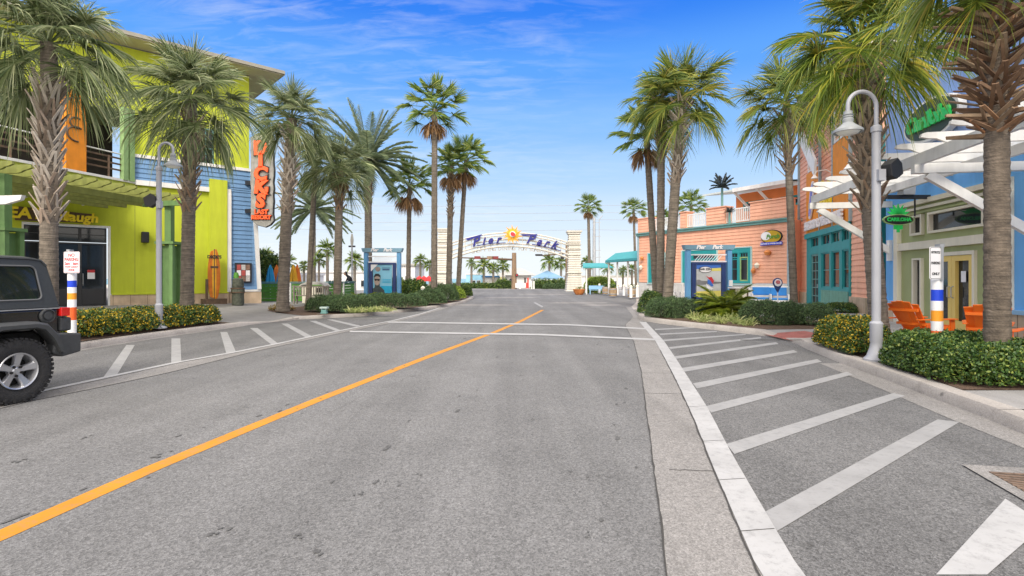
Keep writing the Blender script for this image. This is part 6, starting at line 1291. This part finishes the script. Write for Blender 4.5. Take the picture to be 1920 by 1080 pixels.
# traffic signals
ts = thing('traffic_signal_mast', 'timber-brown signal pole with a long mast arm under the arch', 'traffic signal', ((964 - 960) / F * 80, 80, 0)); m = MB(); m.tube([(0, 0, 0), (0, 0, ZZ(474, 80))], [.42, .34], 10); m.build('pole', M.poleb, ts, True); m = MB(); m.tube([(0, 0, ZZ(487, 80)), (-3.4, 0, ZZ(485, 80)), (-8.5, 0, ZZ(483, 80))], [.16, .12, .08], 8); m.build('mast_arm', M.brown, ts)
for dx in (-5.5, -2.8, -3.6):
    m = MB(); m.box(dx - .45, dx + .45, -.25, .05, ZZ(485.5, 80) - .02, ZZ(480.5, 80)); o = m.build('signal_head', mat('signal_maroon', (.20, .03, .03), .6, .1) if dx != -3.6 else M.poleb, ts); 
m = MB(); m.lathe([(0, -.1), (.25, -.08), (.25, 0)], (.4, -.4, ZZ(516, 80)), 12, 'y'); m.build('round_sign', M.signblk, ts); m = MB(); m.lathe([(0, -.02), (.12, 0)], (.4, -.51, ZZ(516, 80)), 12, 'y'); m.build('round_sign_face', M.signred, ts)
ts2 = thing('traffic_signal_mast', 'brown signal pole beside the right arch pillar with a short arm', 'traffic signal', ((1063 - 960) / F * 74, 74, 0)); m = MB(); m.tube([(0, 0, 0), (0, 0, ZZ(456, 74))], [.24, .2], 10); m.build('pole', M.poleb, ts2, True); m = MB(); m.tube([(0, 0, ZZ(475, 74)), (-3.2, 0, ZZ(479, 74)), (-4.3, 0, ZZ(479, 74))], [.12, .08, .07], 8); m.build('mast_arm', M.brown, ts2); m = MB(); m.box(-4.4, -3.4, -.15, .1, ZZ(479.5, 74), ZZ(476.5, 74)); m.box(-.9, -.4, -.2, .1, ZZ(486, 74), ZZ(480, 74)); m.build('signal_head', M.signblk, ts2)
# planter, benches, barrels
op = thing('orange_planter', 'big orange bowl planter with yellow flowers at the foot of the right arch pillar', 'planter', ((1086 - 960) / F * 52, 52, .02)); m = MB(); m.lathe([(0, 0), (.35, 0), (.5, .2), (.62, .5), (.66, .52), (.6, .54), (0, .5)], n=16); m.build('bowl', M.terra, op, True)
lv = MB(); rg = random.Random(9)
for _ in range(260):
    a_ = rg.uniform(0, 6.28); q = rg.uniform(0, .55); p = Vector((q * cos(a_), q * sin(a_), .55 + rg.uniform(0, .22))); lv.add([p + Vector((rg.uniform(-.05, .05), rg.uniform(-.05, .05), rg.uniform(-.05, .05))) for _k in range(3)], [(0, 1, 2)])
lv.build('flowers', M.hedgey, op)
def barrel(px, Y, lb, seed):
    r = thing('planter_barrel', lb, 'planter', ((px - 960) / F * Y, Y, GR), 0, 'wooden planter barrels before the awning'); m = MB(); m.lathe([(0, 0), (.33, 0), (.36, .3), (.36, .45), (.34, .66), (.30, .66), (0, .6)], n=14); m.build('barrel', M.seat, r, True); m = MB(); m.lathe([(.365, .12), (.375, .16), (.365, .2)], n=14); m.lathe([(.36, .52), (.37, .56), (.36, .6)], n=14); m.build('hoop', M.steel, r)
    lv = MB(); rg = random.Random(seed)
    for _ in range(240): a_ = rg.uniform(0, 6.28); q = rg.uniform(0, .3); p = Vector((q * cos(a_), q * sin(a_), .62 + rg.uniform(0, .35))); lv.add([p + Vector((rg.uniform(-.06, .06), rg.uniform(-.06, .06), rg.uniform(-.06, .06))) for _k in range(3)], [(0, 1, 2)])
    lv.build('plants', M.shrub, r)
barrel(1149, 44, 'wooden planter barrel, left one in front of the awning posts', 1); barrel(1185, 42, 'wooden planter barrel, right one next to the coral corner', 2); barrel(1136, 50, 'smaller planter barrel beside the pale blue bench', 3)
bb = thing('blue_bench', 'pale blue bench before the yellow-green hedge', 'bench', ((1119 - 960) / F * 52, 52, .05)); m = MB(); m.box(-.75, .75, .1, .15, .5, .85); m.build('backrest', M.ledge, bb); m = MB(); m.box(-.75, .75, -.35, .1, .40, .45); m.build('seat', M.ledge, bb)
for x in (-.68, .68):
    m = MB(); m.box(x - .04, x + .04, -.33, -.27, 0, .6); m.build('leg', M.ledge, bb); m = MB(); m.box(x - .04, x + .04, .08, .14, 0, .5); m.build('leg', M.ledge, bb)
# furniture near coral wall
for k, (px0, px1, Y, lb) in enumerate([(1412, 1444, 26.5, 'long blue cushioned bench with a white frame against the coral wall'), (1446, 1474, 25.6, 'shorter blue bench next to the palm trunk')]):
    xa, xb = (px0 - 960) / F * Y, (px1 - 960) / F * Y; r = thing('cushioned_bench', lb, 'bench', ((xa + xb) / 2, Y, GR), -.35); hw = (xb - xa) / 2 * .98
    m = MB(); m.box(-hw, hw, .0, .1, .62, 1.02); m.build('back_cushion', M.bluef, r, bevel=.03); m = MB(); m.box(-hw, hw, -.5, 0, .42, .52); m.build('seat_cushion', M.bluef, r, bevel=.03)
    m = MB(); m.box(-hw - .05, hw + .05, .02, .14, 1.02, 1.08); m.box(-hw - .05, -hw, -.5, .14, 0, .7); m.box(hw, hw + .05, -.5, .14, 0, .7); m.box(-hw, hw, -.5, -.44, .34, .42)
    for i in range(9): x = -hw + 2 * hw * i / 8; m.bar((x, -.47, 0), (x + (.12 if i % 2 else -.12), -.47, .34), .03)
    m.build('frame', M.white, r)
fs = thing('host_stand', 'cream host stand with a dark wooden frame and white counter by the teal door', 'host stand', ((1385 - 960) / F * 25, 25, GR)); m = MB(); m.box(-.28, .28, -.25, .25, .08, .98); m.build('panel', M.cream, fs); m = MB(); [m.box(a - .03, a + .03, -.29, .27, 0, .98) for a in (-.3, .3)]; m.box(-.33, .33, -.29, .27, 0, .08); m.build('frame', M.brown, fs); m = MB(); m.box(-.38, .38, -.32, .32, .98, 1.04); m.build('top', M.white, fs)
wl = thing('low_railing', 'low grey chain railing along the restaurant terrace', 'railing', ((1440 - 960) / F * 22.5, 22.5, GR)); m = MB(); m.bar((-2.6, 1.2, .34), (1.6, -.8, .34), .05); m.bar((-2.6, 1.2, .14), (1.6, -.8, .14), .04); m.build('rail', M.steel, wl)
for i in range(5): t = i / 4; m = MB(); m.box(-2.6 + 4.2 * t - .03, -2.6 + 4.2 * t + .03, 1.17 - 2 * t, 1.23 - 2 * t, 0, .45); m.build('post', M.cream, wl)
rc = thing('rocking_chair', 'white wooden rocking chair between the palm cluster and the right kiosk', 'rocking chair', ((1278 - 960) / F * 30, 30, GR), .3); m = MB(); [m.box(-.27 + i * .12, -.19 + i * .12, .25, .28, .45, 1.15) for i in range(5)]; m.box(-.3, .3, .24, .29, 1.1, 1.2); m.build('backrest', M.white, rc); m = MB(); m.box(-.3, .3, -.28, .25, .40, .45); m.build('seat', M.white, rc)
for x in (-.3, .3):
    m = MB(); m.box(x - .03, x + .03, -.3, -.24, .06, .66); m.build('leg', M.white, rc); m = MB(); m.box(x - .03, x + .03, .22, .28, .06, .5); m.build('leg', M.white, rc); m = MB(); m.box(x - .05, x + .05, -.33, .3, .66, .7); m.build('armrest', M.white, rc); m = MB(); m.tube([(x, -.5 + i * .13, .04 + .0026 * (i - 4.5) ** 2 * 2) for i in range(10)], .025, 5); m.build('rocker', M.white, rc)
# adirondack chairs
def adir(loc, rz, lb):
    r = thing('lounge_chair', lb, 'lounge chair', loc, rz, 'orange slatted lounge chairs'); r.scale = (1.02, 1.0, .92)
    # seat faces +x; back leans towards -x
    bk0 = Vector((-.18, 0, .30)); tp = Vector((-.62, 0, 1.02))
    for i in range(5):
        y = -.26 + i * .13; f = .018 * abs(i - 2) ** 2; m = MB(); cv = .022 * (i - 2) ** 2; q = tp + Vector((cv, 0, -f)); m.bar(bk0 + Vector((cv * .6, y * .86, 0)), Vector((q.x, y * 1.12, q.z)), .118, .026, up=(1, 0, .6), w2=.148); m.build('back_slat', M.orange_ch, r, bevel=.006)
    m = MB(); m.bar((-.50, -.34, .80), (-.50, .34, .80), .05, .07); m.bar((-.28, -.33, .45), (-.28, .33, .45), .05, .06); m.build('back_rail', M.orange_ch, r)
    m = MB(); [m.bar((-.20 + i * .11, -.30, .28 + i * .022), (-.20 + i * .11, .30, .28 + i * .022), .10, .022) for i in range(7)]; m.build('seat', M.orange_ch, r, bevel=.005)
    for y in (-.34, .34):
        m = MB(); m.bar((.52, y, .0), (.48, y, .56), .03, .13, up=(1, 0, 0)); m.build('leg', M.orange_ch, r); m = MB(); m.bar((-.60, y * .93, .02), (.56, y * .93, .38), .028, .13); m.build('side_rail', M.orange_ch, r)
        m = MB(); m.prism([(-.52, y - .04), (.45, y - .09), (.58, y - .07), (.60, y + .05), (.45, y + .08), (-.52, y + .04)], .56, .585, 'z'); m.build('armrest', M.orange_ch, r, bevel=.008)
    return r
adir((9.42, 12.3, GR), R(15), 'orange slatted lounge chair farther back, left of the striped motorcycle sign post')
adir((9.85, 11.05, GR), R(48), 'orange slatted lounge chair between the striped post and the big palm trunk')
adir((9.35, 9.35, GR), R(215), 'orange slatted lounge chair at the right picture edge behind the big palm')
# ================================================================== PERSON behind the left kiosk
def person(loc, rz, lb, lean=.0, h=1.72):
    k = h / 1.72; me = bpy.data.meshes.new('body'); J_ = {'pel': (0, 0, .92), 'waist': (0, -.03 - lean * .3, 1.08), 'chest': (0, -.02 - lean, 1.32), 'neck': (0, -.02 - lean * 1.5, 1.48), 'head': (0, -.05 - lean * 1.8, 1.60), 'top': (0, -.05 - lean * 1.9, 1.68)}
    for s_, n in ((-1, 'l'), (1, 'r')):
        J_['hip' + n] = (s_ * .10, 0, .88); J_['kn' + n] = (s_ * .11, -.03, .48); J_['an' + n] = (s_ * .11, .03, .08); J_['toe' + n] = (s_ * .12, -.13, .03); J_['sh' + n] = (s_ * .19, -.02 - lean, 1.41); J_['el' + n] = (s_ * .25, -.05 - lean * 1.4, 1.13); J_['wr' + n] = (s_ * .22, -.22 - lean * 1.6, .98); J_['ha' + n] = (s_ * .20, -.30 - lean * 1.6, .96)
    ks = list(J_); E = [('pel', 'waist'), ('waist', 'chest'), ('chest', 'neck'), ('neck', 'head'), ('head', 'top')] + [e for n in 'lr' for e in (('pel', 'hip' + n), ('hip' + n, 'kn' + n), ('kn' + n, 'an' + n), ('an' + n, 'toe' + n), ('chest', 'sh' + n), ('sh' + n, 'el' + n), ('el' + n, 'wr' + n), ('wr' + n, 'ha' + n))]
    me.from_pydata([tuple(c * k for c in J_[a]) for a in ks], [(ks.index(a), ks.index(b_)) for a, b_ in E], []); o = bpy.data.objects.new('person', me); C.objects.link(o); me.materials.append(M.cloth)
    sk = o.modifiers.new('skin', 'SKIN'); RD = dict(pel=.15, waist=.13, chest=.16, neck=.06, head=.10, top=.075, hipl=.10, hipr=.10, knl=.065, knr=.065, anl=.045, anr=.045, toel=.04, toer=.04, shl=.065, shr=.065, ell=.045, elr=.045, wrl=.03, wrr=.03, hal=.03, har=.03)
    for i, a in enumerate(ks): v = me.skin_vertices[0].data[i]; v.radius = (RD[a] * k,) * 2; v.use_root = (i == 0)
    o.modifiers.new('sub', 'SUBSURF').levels = 1; o.modifiers['sub'].render_levels = 2; o.location = loc; o.rotation_euler = (0, 0, rz); tag(o, lb, 'person')
    m = MB(); c = Vector(J_['head']) * k; m.ball((c.x, c.y - .015, c.z + .0), .098 * k, sc=(.9, 1, 1.15)); m.build('face', M.skin, o, True); m = MB(); m.ball((c.x, c.y + .015, c.z + .035), .105 * k, sc=(.95, 1, 1.1)); m.build('hair', M.signblk, o, True)
    return o
person(((662 - 960) / F * 36, 36, .15), R(-60), 'person in dark clothes leaning forward behind the green fence end', .22, 1.9)
person(((958 - 960) / F * 86, 86, .02), 0, 'distant person in dark clothes standing left of the timber signal pole', 0, 1.75)
# ================================================================== FAR BUILDINGS
def hut(name, lb, px0, px1, ytop, Y, mt, roofm, roofy=None, over=.4, z0=0, depth=6, stripe=None, wins=()):
    x0, x1 = (px0 - 960) / F * Y, (px1 - 960) / F * Y; r = thing(name, lb, 'building', ((x0 + x1) / 2, Y, z0)); hw = (x1 - x0) / 2; h = ZZ(ytop, Y) - z0
    m = MB(); m.box(-hw, hw, 0, depth, 0, h); m.build('wall', mt, r); hr = (ZZ(roofy, Y) - z0) if roofy else h + .25
    m = MB(); a = hw + over
    if roofy: m.add([(-a, -over, h), (a, -over, h), (a, depth + over, h), (-a, depth + over, h), (-hw * .35, depth / 2, hr), (hw * .35, depth / 2, hr)], [(0, 1, 5, 4), (1, 2, 5), (2, 3, 4, 5), (3, 0, 4), (3, 2, 1, 0)])
    else: m.box(-a, a, -over, depth, h, hr)
    m.build('roof', roofm, r)
    if stripe: m = MB(); m.box(-hw, hw, -.05, -.001, stripe[0], stripe[1]); m.build('stripe', M.bgbluedk, r)
    for a, b_, c, d in wins: window(r, -hw + 2 * hw * a, -hw + 2 * hw * b_, c, d, -.02, M.white, 2, 1, .08)
    return r
hut('beach_shop', 'pale blue beach shop with white windows beyond the arch, left', 874, 906, 515, 92, M.bgblue, M.bgwhite, None, .1, 0, 6, None, [(.25, .55, .4, 1.3), (.62, .85, .4, 1.3)])
hut('beach_shop', 'white beach shop with a dark blue awning stripe beyond the arch', 906, 938, 520, 90, M.bgwhite, M.bgbluedk, None, .3, 0, 5, (.0, .4))
hut('beach_pavilion', 'white beach pavilion with a grey shingle hip roof beyond the arch', 940, 996, 516, 96, M.bgwhite, M.bggrey, 502, .9, 0, 9, None, [(.75, .85, 0, 1.8)])
hut('yellow_hut', 'small yellow hut wall between the small palms beyond the arch', 938, 946, 519, 88, mat('pale_yellow', (.70, .66, .30), .8, .05), M.bgwhite, None, .1)
hut('white_annex', 'low white annex behind the blue canopy tent', 990, 1062, 526, 98, M.bgwhite, M.bgwhite, None, .1, 0, 5)
tn = thing('canopy_tent', 'blue peaked canopy tent beyond the arch on the right', 'tent', ((1026 - 960) / F * 88, 88, 0)); hw = 30 / F * 88; h0, h1 = ZZ(521, 88), ZZ(507, 88); m = MB(); m.add([(-hw, -2.4, h0), (hw, -2.4, h0), (hw, 2.4, h0), (-hw, 2.4, h0), (0, 0, h1)], [(0, 1, 4), (1, 2, 4), (2, 3, 4), (3, 0, 4)]); m.add([(-hw * .65, -2.42, h0 - .25), (hw * .65, -2.42, h0 - .25), (hw * .65, -2.42, h0), (-hw * .65, -2.42, h0)], [(0, 1, 2, 3)]); m.build('canopy', M.tent, tn)
for x in (-hw * .9, hw * .9): m = MB(); m.tube([(x, -2.2, 0), (x, -2.2, h0)], .06, 6); m.build('post', M.steel, tn)
rs = thing('lifeguard_stand', 'red figure-like stand with a red post left of the blue tent', 'stand', ((990 - 960) / F * 86, 86, 0)); m = MB(); m.box(-.12, .12, -.1, .1, 0, 1.7); m.build('post', mat('red_post', (.65, .06, .04), .6, .05), rs); m = MB(); m.box(-.55, -.1, -.2, .2, 0, .9); m.build('box', MC['red_post'], rs)
hut('white_building', 'white building behind the left kiosk with dark openings', 740, 778, 498, 75, M.bgwhite, M.bggrey, None, .3, 0, 8, None, [(.1, .3, 2.0, 2.8), (.5, .8, 1.2, 2.0)])
hut('white_building', 'long low white building behind the green fence', 560, 705, 511, 72, M.bgwhite, M.bgwhite, None, .2, 0, 8, None, [(.1, .2, .4, 1.4), (.35, .5, .4, 1.4), (.8, .9, .4, 1.4)])
hut('white_building', 'low pale building behind the closed patio umbrellas', 480, 560, 516, 60, M.bgwhite, M.bgwhite, None, .2, 0, 8, None, [(.3, .5, .3, 1.2)])
hut('white_building', 'low white building seen under the teal awning', 1066, 1200, 519, 100, M.bgwhite, M.bggrey, None, .2, 0, 8, None, [(.3, .4, .3, 1.2), (.6, .7, .3, 1.2)])
cb = [(1150, 'A'), (1166, 'B')]
# low cream fence behind the arch
lf = thing('low_wall', 'pale low wall and gate posts beyond the roundabout', 'wall', (2, 79.5, 0)); m = MB()
for px in (975, 997, 1001): x = (px - 960) / F * 79.5 - 2; m.box(x - .1, x + .1, -.1, .1, 0, 1.2)
m.build('gate_post', M.white, lf); m = MB(); m.box((966 - 960) * .0795 - 2, (986 - 960) * .0795 - 2, -.05, .05, .2, .9); m.build('panel', M.bgwhite, lf)
ub = thing('utility_cabinet', 'grey utility cabinet between the fan palm trunks near the arch', 'cabinet', ((835 - 960) / F * 36, 36, .2)); m = MB(); m.box(-.25, .25, -.2, .2, 0, .95); m.build('body', M.steel, ub, bevel=.02); m = MB(); m.box(-.22, .22, -.215, -.201, .08, .88); m.build('door', M.bggrey, ub)
# unseen blocks added behind the viewpoint, only to be reflected in the glass
for nm_, lb_t, x_, y_, w_, h_, mt_ in (('reflection_block', 'coral block added behind the viewpoint for reflections in the glass', 6, -34, 16, 7.5, M.coral), ('reflection_block', 'tan block added behind the viewpoint on the left for reflections in the glass', -18, -30, 20, 8.5, M.stone), ('reflection_block', 'pale blue block added behind the viewpoint on the right for reflections in the glass', 27, -26, 18, 7, M.ledge)):
    r = thing(nm_, lb_t, 'building', (x_, y_, 0)); m = MB(); m.box(-w_ / 2, w_ / 2, -8, 0, 0, h_); m.build('wall', mt_, r); m = MB(); m.box(-w_ / 2 - .3, w_ / 2 + .3, -8.3, .3, h_, h_ + .4); m.build('roof', M.tealdk, r)
    for k_ in range(4): m = MB(); a = -w_ / 2 + w_ * (k_ + .15) / 4; m.box(a, a + w_ * .17, .001, .05, .4, 3.2); m.build('window', M.glass, r)
# ================================================================== OFF-ROAD CAR
JF = Vector((-.215, -.977, 0)).normalized(); jc = thing('parked_car', 'black two-door off-road car with a charcoal hardtop, cut by the left picture edge', 'car', (-7.17, 6.99, .005)); jc.rotation_euler = (0, 0, math.atan2(JF.y, JF.x))
WR, WC = .412, .412; FA = 2.42
def arch_pts(cx, r, a0, a1, n=8): return [(cx + r * cos(R(a0 + (a1 - a0) * i / n)), WC + .02 + r * sin(R(a0 + (a1 - a0) * i / n))) for i in range(n + 1)]
side = [(-.60, .62), (-.50, .56)] + [(-.44, .56)] + [(-.40, .80), (-.28, .90), (.30, .90), (.42, .78), (.52, .50)] + [(1.85, .50), (1.98, .78), (2.12, .90), (2.70, .90), (2.84, .75), (2.95, .60), (3.02, .62), (3.04, 1.06), (1.72, 1.18), (-.60, 1.18)]
m = MB(); m.prism(side, -.76, .76); body = m.build('body', M.jbody, jc, bevel=.025)
m = MB(); m.box(-.40, .45, -.70, .70, .42, .88); m.box(1.9, 2.9, -.70, .70, .45, .88); m.box(.4, 2.0, -.6, .6, .32, .5); m.build('underbody', M.wellm, jc)
m = MB()
for y in (.765, -.765):   # door seams and hinges
    s_ = 1 if y > 0 else -1; m.box(.60, .606, y - .004 if s_ > 0 else y, y + .004, .55, 1.17); m.box(1.60, 1.606, y - .004, y + .004, .55, 1.17)
m.build('door_seam', M.jplas, body)
m = MB(); m.box(.72, .90, .765, .80, 1.0, 1.04); m.build('door_handle', M.jplas, body)
m = MB()
for s_ in (-1, 1): m.bar((-.60, s_ * .768, 1.185), (1.70, s_ * .768, 1.185), .018, .014)
m.build('belt_moulding', mat('satin_trim', (.30, .31, .32), .4, 0), jc)
# hardtop with tapered sides and window openings
def ht(x, z): # lateral half width at height z
    return .765 - (z - 1.19) * .17
top_prof = [(-.60, 1.20), (-.56, 1.45), (-.50, 1.78), (-.44, 1.85), (-.30, 1.87), (1.15, 1.88), (1.30, 1.86), (1.70, 1.20)]
def sidepanel(s_, outer, holes, t=.03):
    m = MB(); bm = bmesh.new()
    import mathutils
    loops = [[Vector((x, z, 0)) for x, z in outer]] + [[Vector((x, z, 0)) for x, z in h] for h in holes]
    tri = mathutils.geometry.tessellate_polygon(loops); flat = [p for l_ in loops for p in l_]
    v = [(p.x, s_ * ht(p.x, p.y), p.y) for p in flat]; m.add(v, [tuple(t_) for t_ in tri]); v2 = [(p.x, s_ * (ht(p.x, p.y) - t), p.y) for p in flat]; m.add(v2, [tuple(t_) for t_ in tri]); n0 = len(flat); o_ = 0
    for l_ in loops:
        k = len(l_)
        for i in range(k): a, b_ = o_ + i, o_ + (i + 1) % k; m.f.append((a, b_, b_ + n0, a + n0))
        o_ += k
    return m
def rrect(x0, x1, z0, z1, c, n=5):
    pts = []
    for cx_, cz_, a0 in ((x1 - c, z1 - c, 0), (x0 + c, z1 - c, 90), (x0 + c, z0 + c, 180), (x1 - c, z0 + c, 270)):
        for k in range(n + 1): t = R(a0 + 90 * k / n); pts.append((cx_ + c * cos(t), cz_ + c * sin(t)))
    return pts
qw = rrect(-.40, .56, 1.31, 1.76, .07); qw = [(x + (z - 1.31) * .10 if x < 0 else x, z) for x, z in qw]; dw = rrect(.70, 1.42, 1.25, 1.76, .05); dw = [(x - (z - 1.25) * .38 if x > 1.2 else x, z) for x, z in dw]
for s_ in (-1, 1):
    sidepanel(s_, top_prof, [qw, dw]).build('hardtop_side', M.jtop, jc)
    for wq, nm in ((qw, 'quarter_window'), (dw, 'door_window')):
        m = MB(); m.poly([(x, s_ * (ht(x, z) - .012), z) for x, z in wq]); w_ = m.build(nm, M.jglass, jc)
        m = MB(); m.tube([(x, s_ * (ht(x, z) + .002), z) for x, z in wq + wq[:1]], .011, 5); m.build('window_seal', mat('rubber_seal', (.10, .105, .11), .4, 0), w_)
m = MB(); rp = top_prof[1:-1]; v = []; 
for x, z in rp:
    w_ = ht(x, z) + .004; v += [(x, -w_, z + .002), (x, -w_ * .8, z + .025), (x, w_ * .8, z + .025), (x, w_, z + .002)]
m.add(v, [(i * 4 + k, i * 4 + k + 1, (i + 1) * 4 + k + 1, (i + 1) * 4 + k) for i in range(len(rp) - 1) for k in range(3)]); m.add([(-.60, -.76, 1.2), (-.60, .76, 1.2), (-.56, .72, 1.45), (-.56, -.72, 1.45)], [(0, 1, 2, 3)]); m.build('hardtop_roof', M.jtop, jc, True)
for s_ in (-1, 1): m = MB(); m.tube([(x, s_ * (ht(x, z) + .006), z - .012) for x, z in rp[1:]], .012, 6); m.build('drip_rail', M.jtop, jc)
m = MB(); m.poly([(1.72, -.70, 1.2), (1.72, .70, 1.2), (1.33, .62, 1.84), (1.33, -.62, 1.84)]); m.build('windscreen', M.jglass, jc)
m = MB(); m.prism([(1.72, 1.19), (1.75, 1.20), (3.0, 1.12), (3.03, 1.05), (1.72, 1.1)], -.62, .62); m.build('bonnet', M.jbody, jc, bevel=.02)
m = MB(); m.box(3.04, 3.08, -.6, .6, .65, 1.1); gr_ = m.build('grille', M.jbody, jc)
for y in (-.45, .45): m = MB(); m.lathe([(.1, 0), (.1, .03), (0, .05)], (3.08, y, .92), 16, 'x'); m.build('headlight', M.lens, jc, True)
m = MB(); m.box(3.05, 3.25, -.8, .8, .5, .68); m.build('front_bumper', M.jplas, jc, bevel=.02)
# rear bumper, corner block
m = MB(); m.prism([(-.46, .84), (-.42, .58), (-.56, .52), (-.80, .56), (-.80, .82), (-.62, .84)], .58, .90); m.prism([(-.46, .84), (-.42, .58), (-.56, .52), (-.80, .56), (-.80, .82), (-.62, .84)], -.90, -.58); m.box(-.80, -.60, -.58, .58, .58, .80); m.build('rear_bumper', M.jplas, jc, bevel=.02)
m = MB(); m.box(-.76, -.605, .60, .78, .86, 1.05); m.box(-.76, -.605, -.78, -.60, .86, 1.05); m.build('corner_guard', M.jplas, jc, bevel=.02)
for y in (.66, -.78): m = MB(); m.box(-.67, -.601, y, y + .13, 1.06, 1.20); tl = m.build('taillight', M.jplas, jc, bevel=.008); m = MB(); m.box(-.72, -.60, y + .01, y + .145, 1.07, 1.19); m.build('lens', M.redl, tl, bevel=.008)
# fender flares
for s_ in (-1, 1):
    for cx_ in (0, FA):
        o_ = [(.62, .56), (.50, .86), (.34, 1.00), (.22, 1.035), (-.20, 1.035), (-.33, 1.0), (-.47, .84), (-.56, .60)]; i_ = [(.54, .56), (.44, .80), (.30, .925), (.20, .955), (-.18, .955), (-.29, .92), (-.40, .79), (-.49, .60)]
        m = MB(); n = len(o_); ya, yb = s_ * .75, s_ * .955; v = []
        for (a, b_), (c, d) in zip(o_, i_): v += [(cx_ + a, ya, b_), (cx_ + a, yb - s_ * .03, b_ - .005), (cx_ + a * .985, yb, b_ - .035), (cx_ + c, yb, d), (cx_ + c, yb - s_ * .03, d - .02), (cx_ + c, ya, d)]
        m.add(v, [(i * 6 + k, i * 6 + k + 1, (i + 1) * 6 + k + 1, (i + 1) * 6 + k) for i in range(n - 1) for k in range(5)] + [(0, 1, 2, 3, 4, 5), tuple(6 * (n - 1) + k for k in range(6))]); m.build('wheel_arch_flare', M.jplas, jc, True)
# fuel cap
m = MB(); m.lathe([(.10, 0), (.10, .02), (.085, .03), (.08, .012), (.055, .012), (.05, .03), (0, .03)], (-.44, .765, 1.085), 22, 'y'); fc = m.build('fuel_cap', M.jplas, jc, True)
# wheels
def wheel(name_parent, cx, cy, s_, spare=False):
    Wd = MB(); n = 40; y0, y1 = (.13, -.13)
    prof = [(.225, -.10), (.30, -.125), (.37, -.128), (.400, -.115), (WR, -.085), (WR, .085), (.400, .115), (.37, .128), (.30, .125), (.225, .10)]
    Wd.lathe(prof, (0, 0, 0), 48, 'y')
    for k in range(44):     # tread blocks
        a_ = 2 * pi * k / 44
        for yy_, off in ((-.1, 0), (-.035, .5), (.035, 0), (.1, .5)):
            t = a_ + off * 2 * pi / 44; c = Vector((cos(t) * WR, yy_, sin(t) * WR)); d = Vector((-sin(t), 0, cos(t))); Wd.bar(c - d * .019, c + d * .019, .05, .022, up=(cos(t), 0, sin(t)))
        t = a_; c = Vector((cos(t) * .388, .123, sin(t) * .388)); d = Vector((cos(t), 0, sin(t)))
        if k % 2 == 0: Wd.bar(c - d * .03, c + d * .008, .03, .02, up=(0, 1, 0)); c.y = -.123; Wd.bar(c - d * .03, c + d * .008, .03, .02, up=(0, 1, 0))
    rt = Wd.build('wheel', M.tyre, jc, True); rt.name = 'wheel'
    rm = MB(); rm.lathe([(.235, .115), (.228, .125), (.215, .118), (.205, .09), (.195, .02), (.19, -.08)], (0, 0, 0), 48, 'y'); rm.lathe([(0, .085), (.035, .088), (.045, .08), (.085, .07), (.09, .03)], (0, 0, 0), 30, 'y')
    for k in range(5):
        a_ = 2 * pi * k / 5 + pi / 2 + .1; d = Vector((cos(a_), 0, sin(a_))); t = Vector((-sin(a_), 0, cos(a_)))
        v = []
        for rr, hw_, yy_ in ((.04, .032, .078), (.11, .040, .088), (.17, .048, .10), (.215, .062, .112)):
            for sg, dp in ((-1, -.018), (-.72, 0), (.72, 0), (1, -.018)): v.append(d * rr + t * hw_ * sg + Vector((0, yy_ + dp, 0)))
            v += [d * rr + t * hw_ + Vector((0, yy_ - .05, 0)), d * rr - t * hw_ + Vector((0, yy_ - .05, 0))]
        rm.add(v, [(i * 6 + q, i * 6 + (q + 1) % 6, (i + 1) * 6 + (q + 1) % 6, (i + 1) * 6 + q) for i in range(3) for q in range(6)])
    ro = rm.build('rim', M.alloy, rt, True)
    nt_ = MB()
    for k in range(5): a_ = 2 * pi * k / 5 + pi / 2 + .1 + pi / 5; nt_.lathe([(.016, .075), (.016, .098), (0, .10)], (.062 * cos(a_), 0, .062 * sin(a_)), 8, 'y')
    nt_.lathe([(.19, -.02), (0, -.02)], (0, 0, 0), 30, 'y'); nt_.build('brake_and_nuts', M.wellm, rt)
    if spare: rt.location = (cx, cy, 1.0); rt.rotation_euler = (0, 0, R(90)); rt.name = 'spare_wheel'
    else: rt.location = (cx, cy, WC); rt.rotation_euler = (0, 0, 0 if s_ > 0 else pi)
    return rt
for cx_ in (0, FA):
    for s_ in (1, -1): wheel(jc, cx_, s_ * .79, s_)
wheel(jc, -.78, 0, 1, True)
# ================================================================== tidy up: origins of single-mesh things
bpy.context.view_layer.update()
for o in list(C.objects):
    if o.type == 'MESH' and o.parent is None and not o.children and o.get('kind') != 'structure' and o.data.users == 1 and not o.modifiers and o.matrix_world.translation.length < 1e-6:
        n = len(o.data.vertices)
        if n:
            xs_ = [v.co for v in o.data.vertices]; c = Vector(((min(v.x for v in xs_) + max(v.x for v in xs_)) / 2, (min(v.y for v in xs_) + max(v.y for v in xs_)) / 2, min(v.z for v in xs_)))
            o.data.transform(Matrix.Translation(-c)); o.location = c
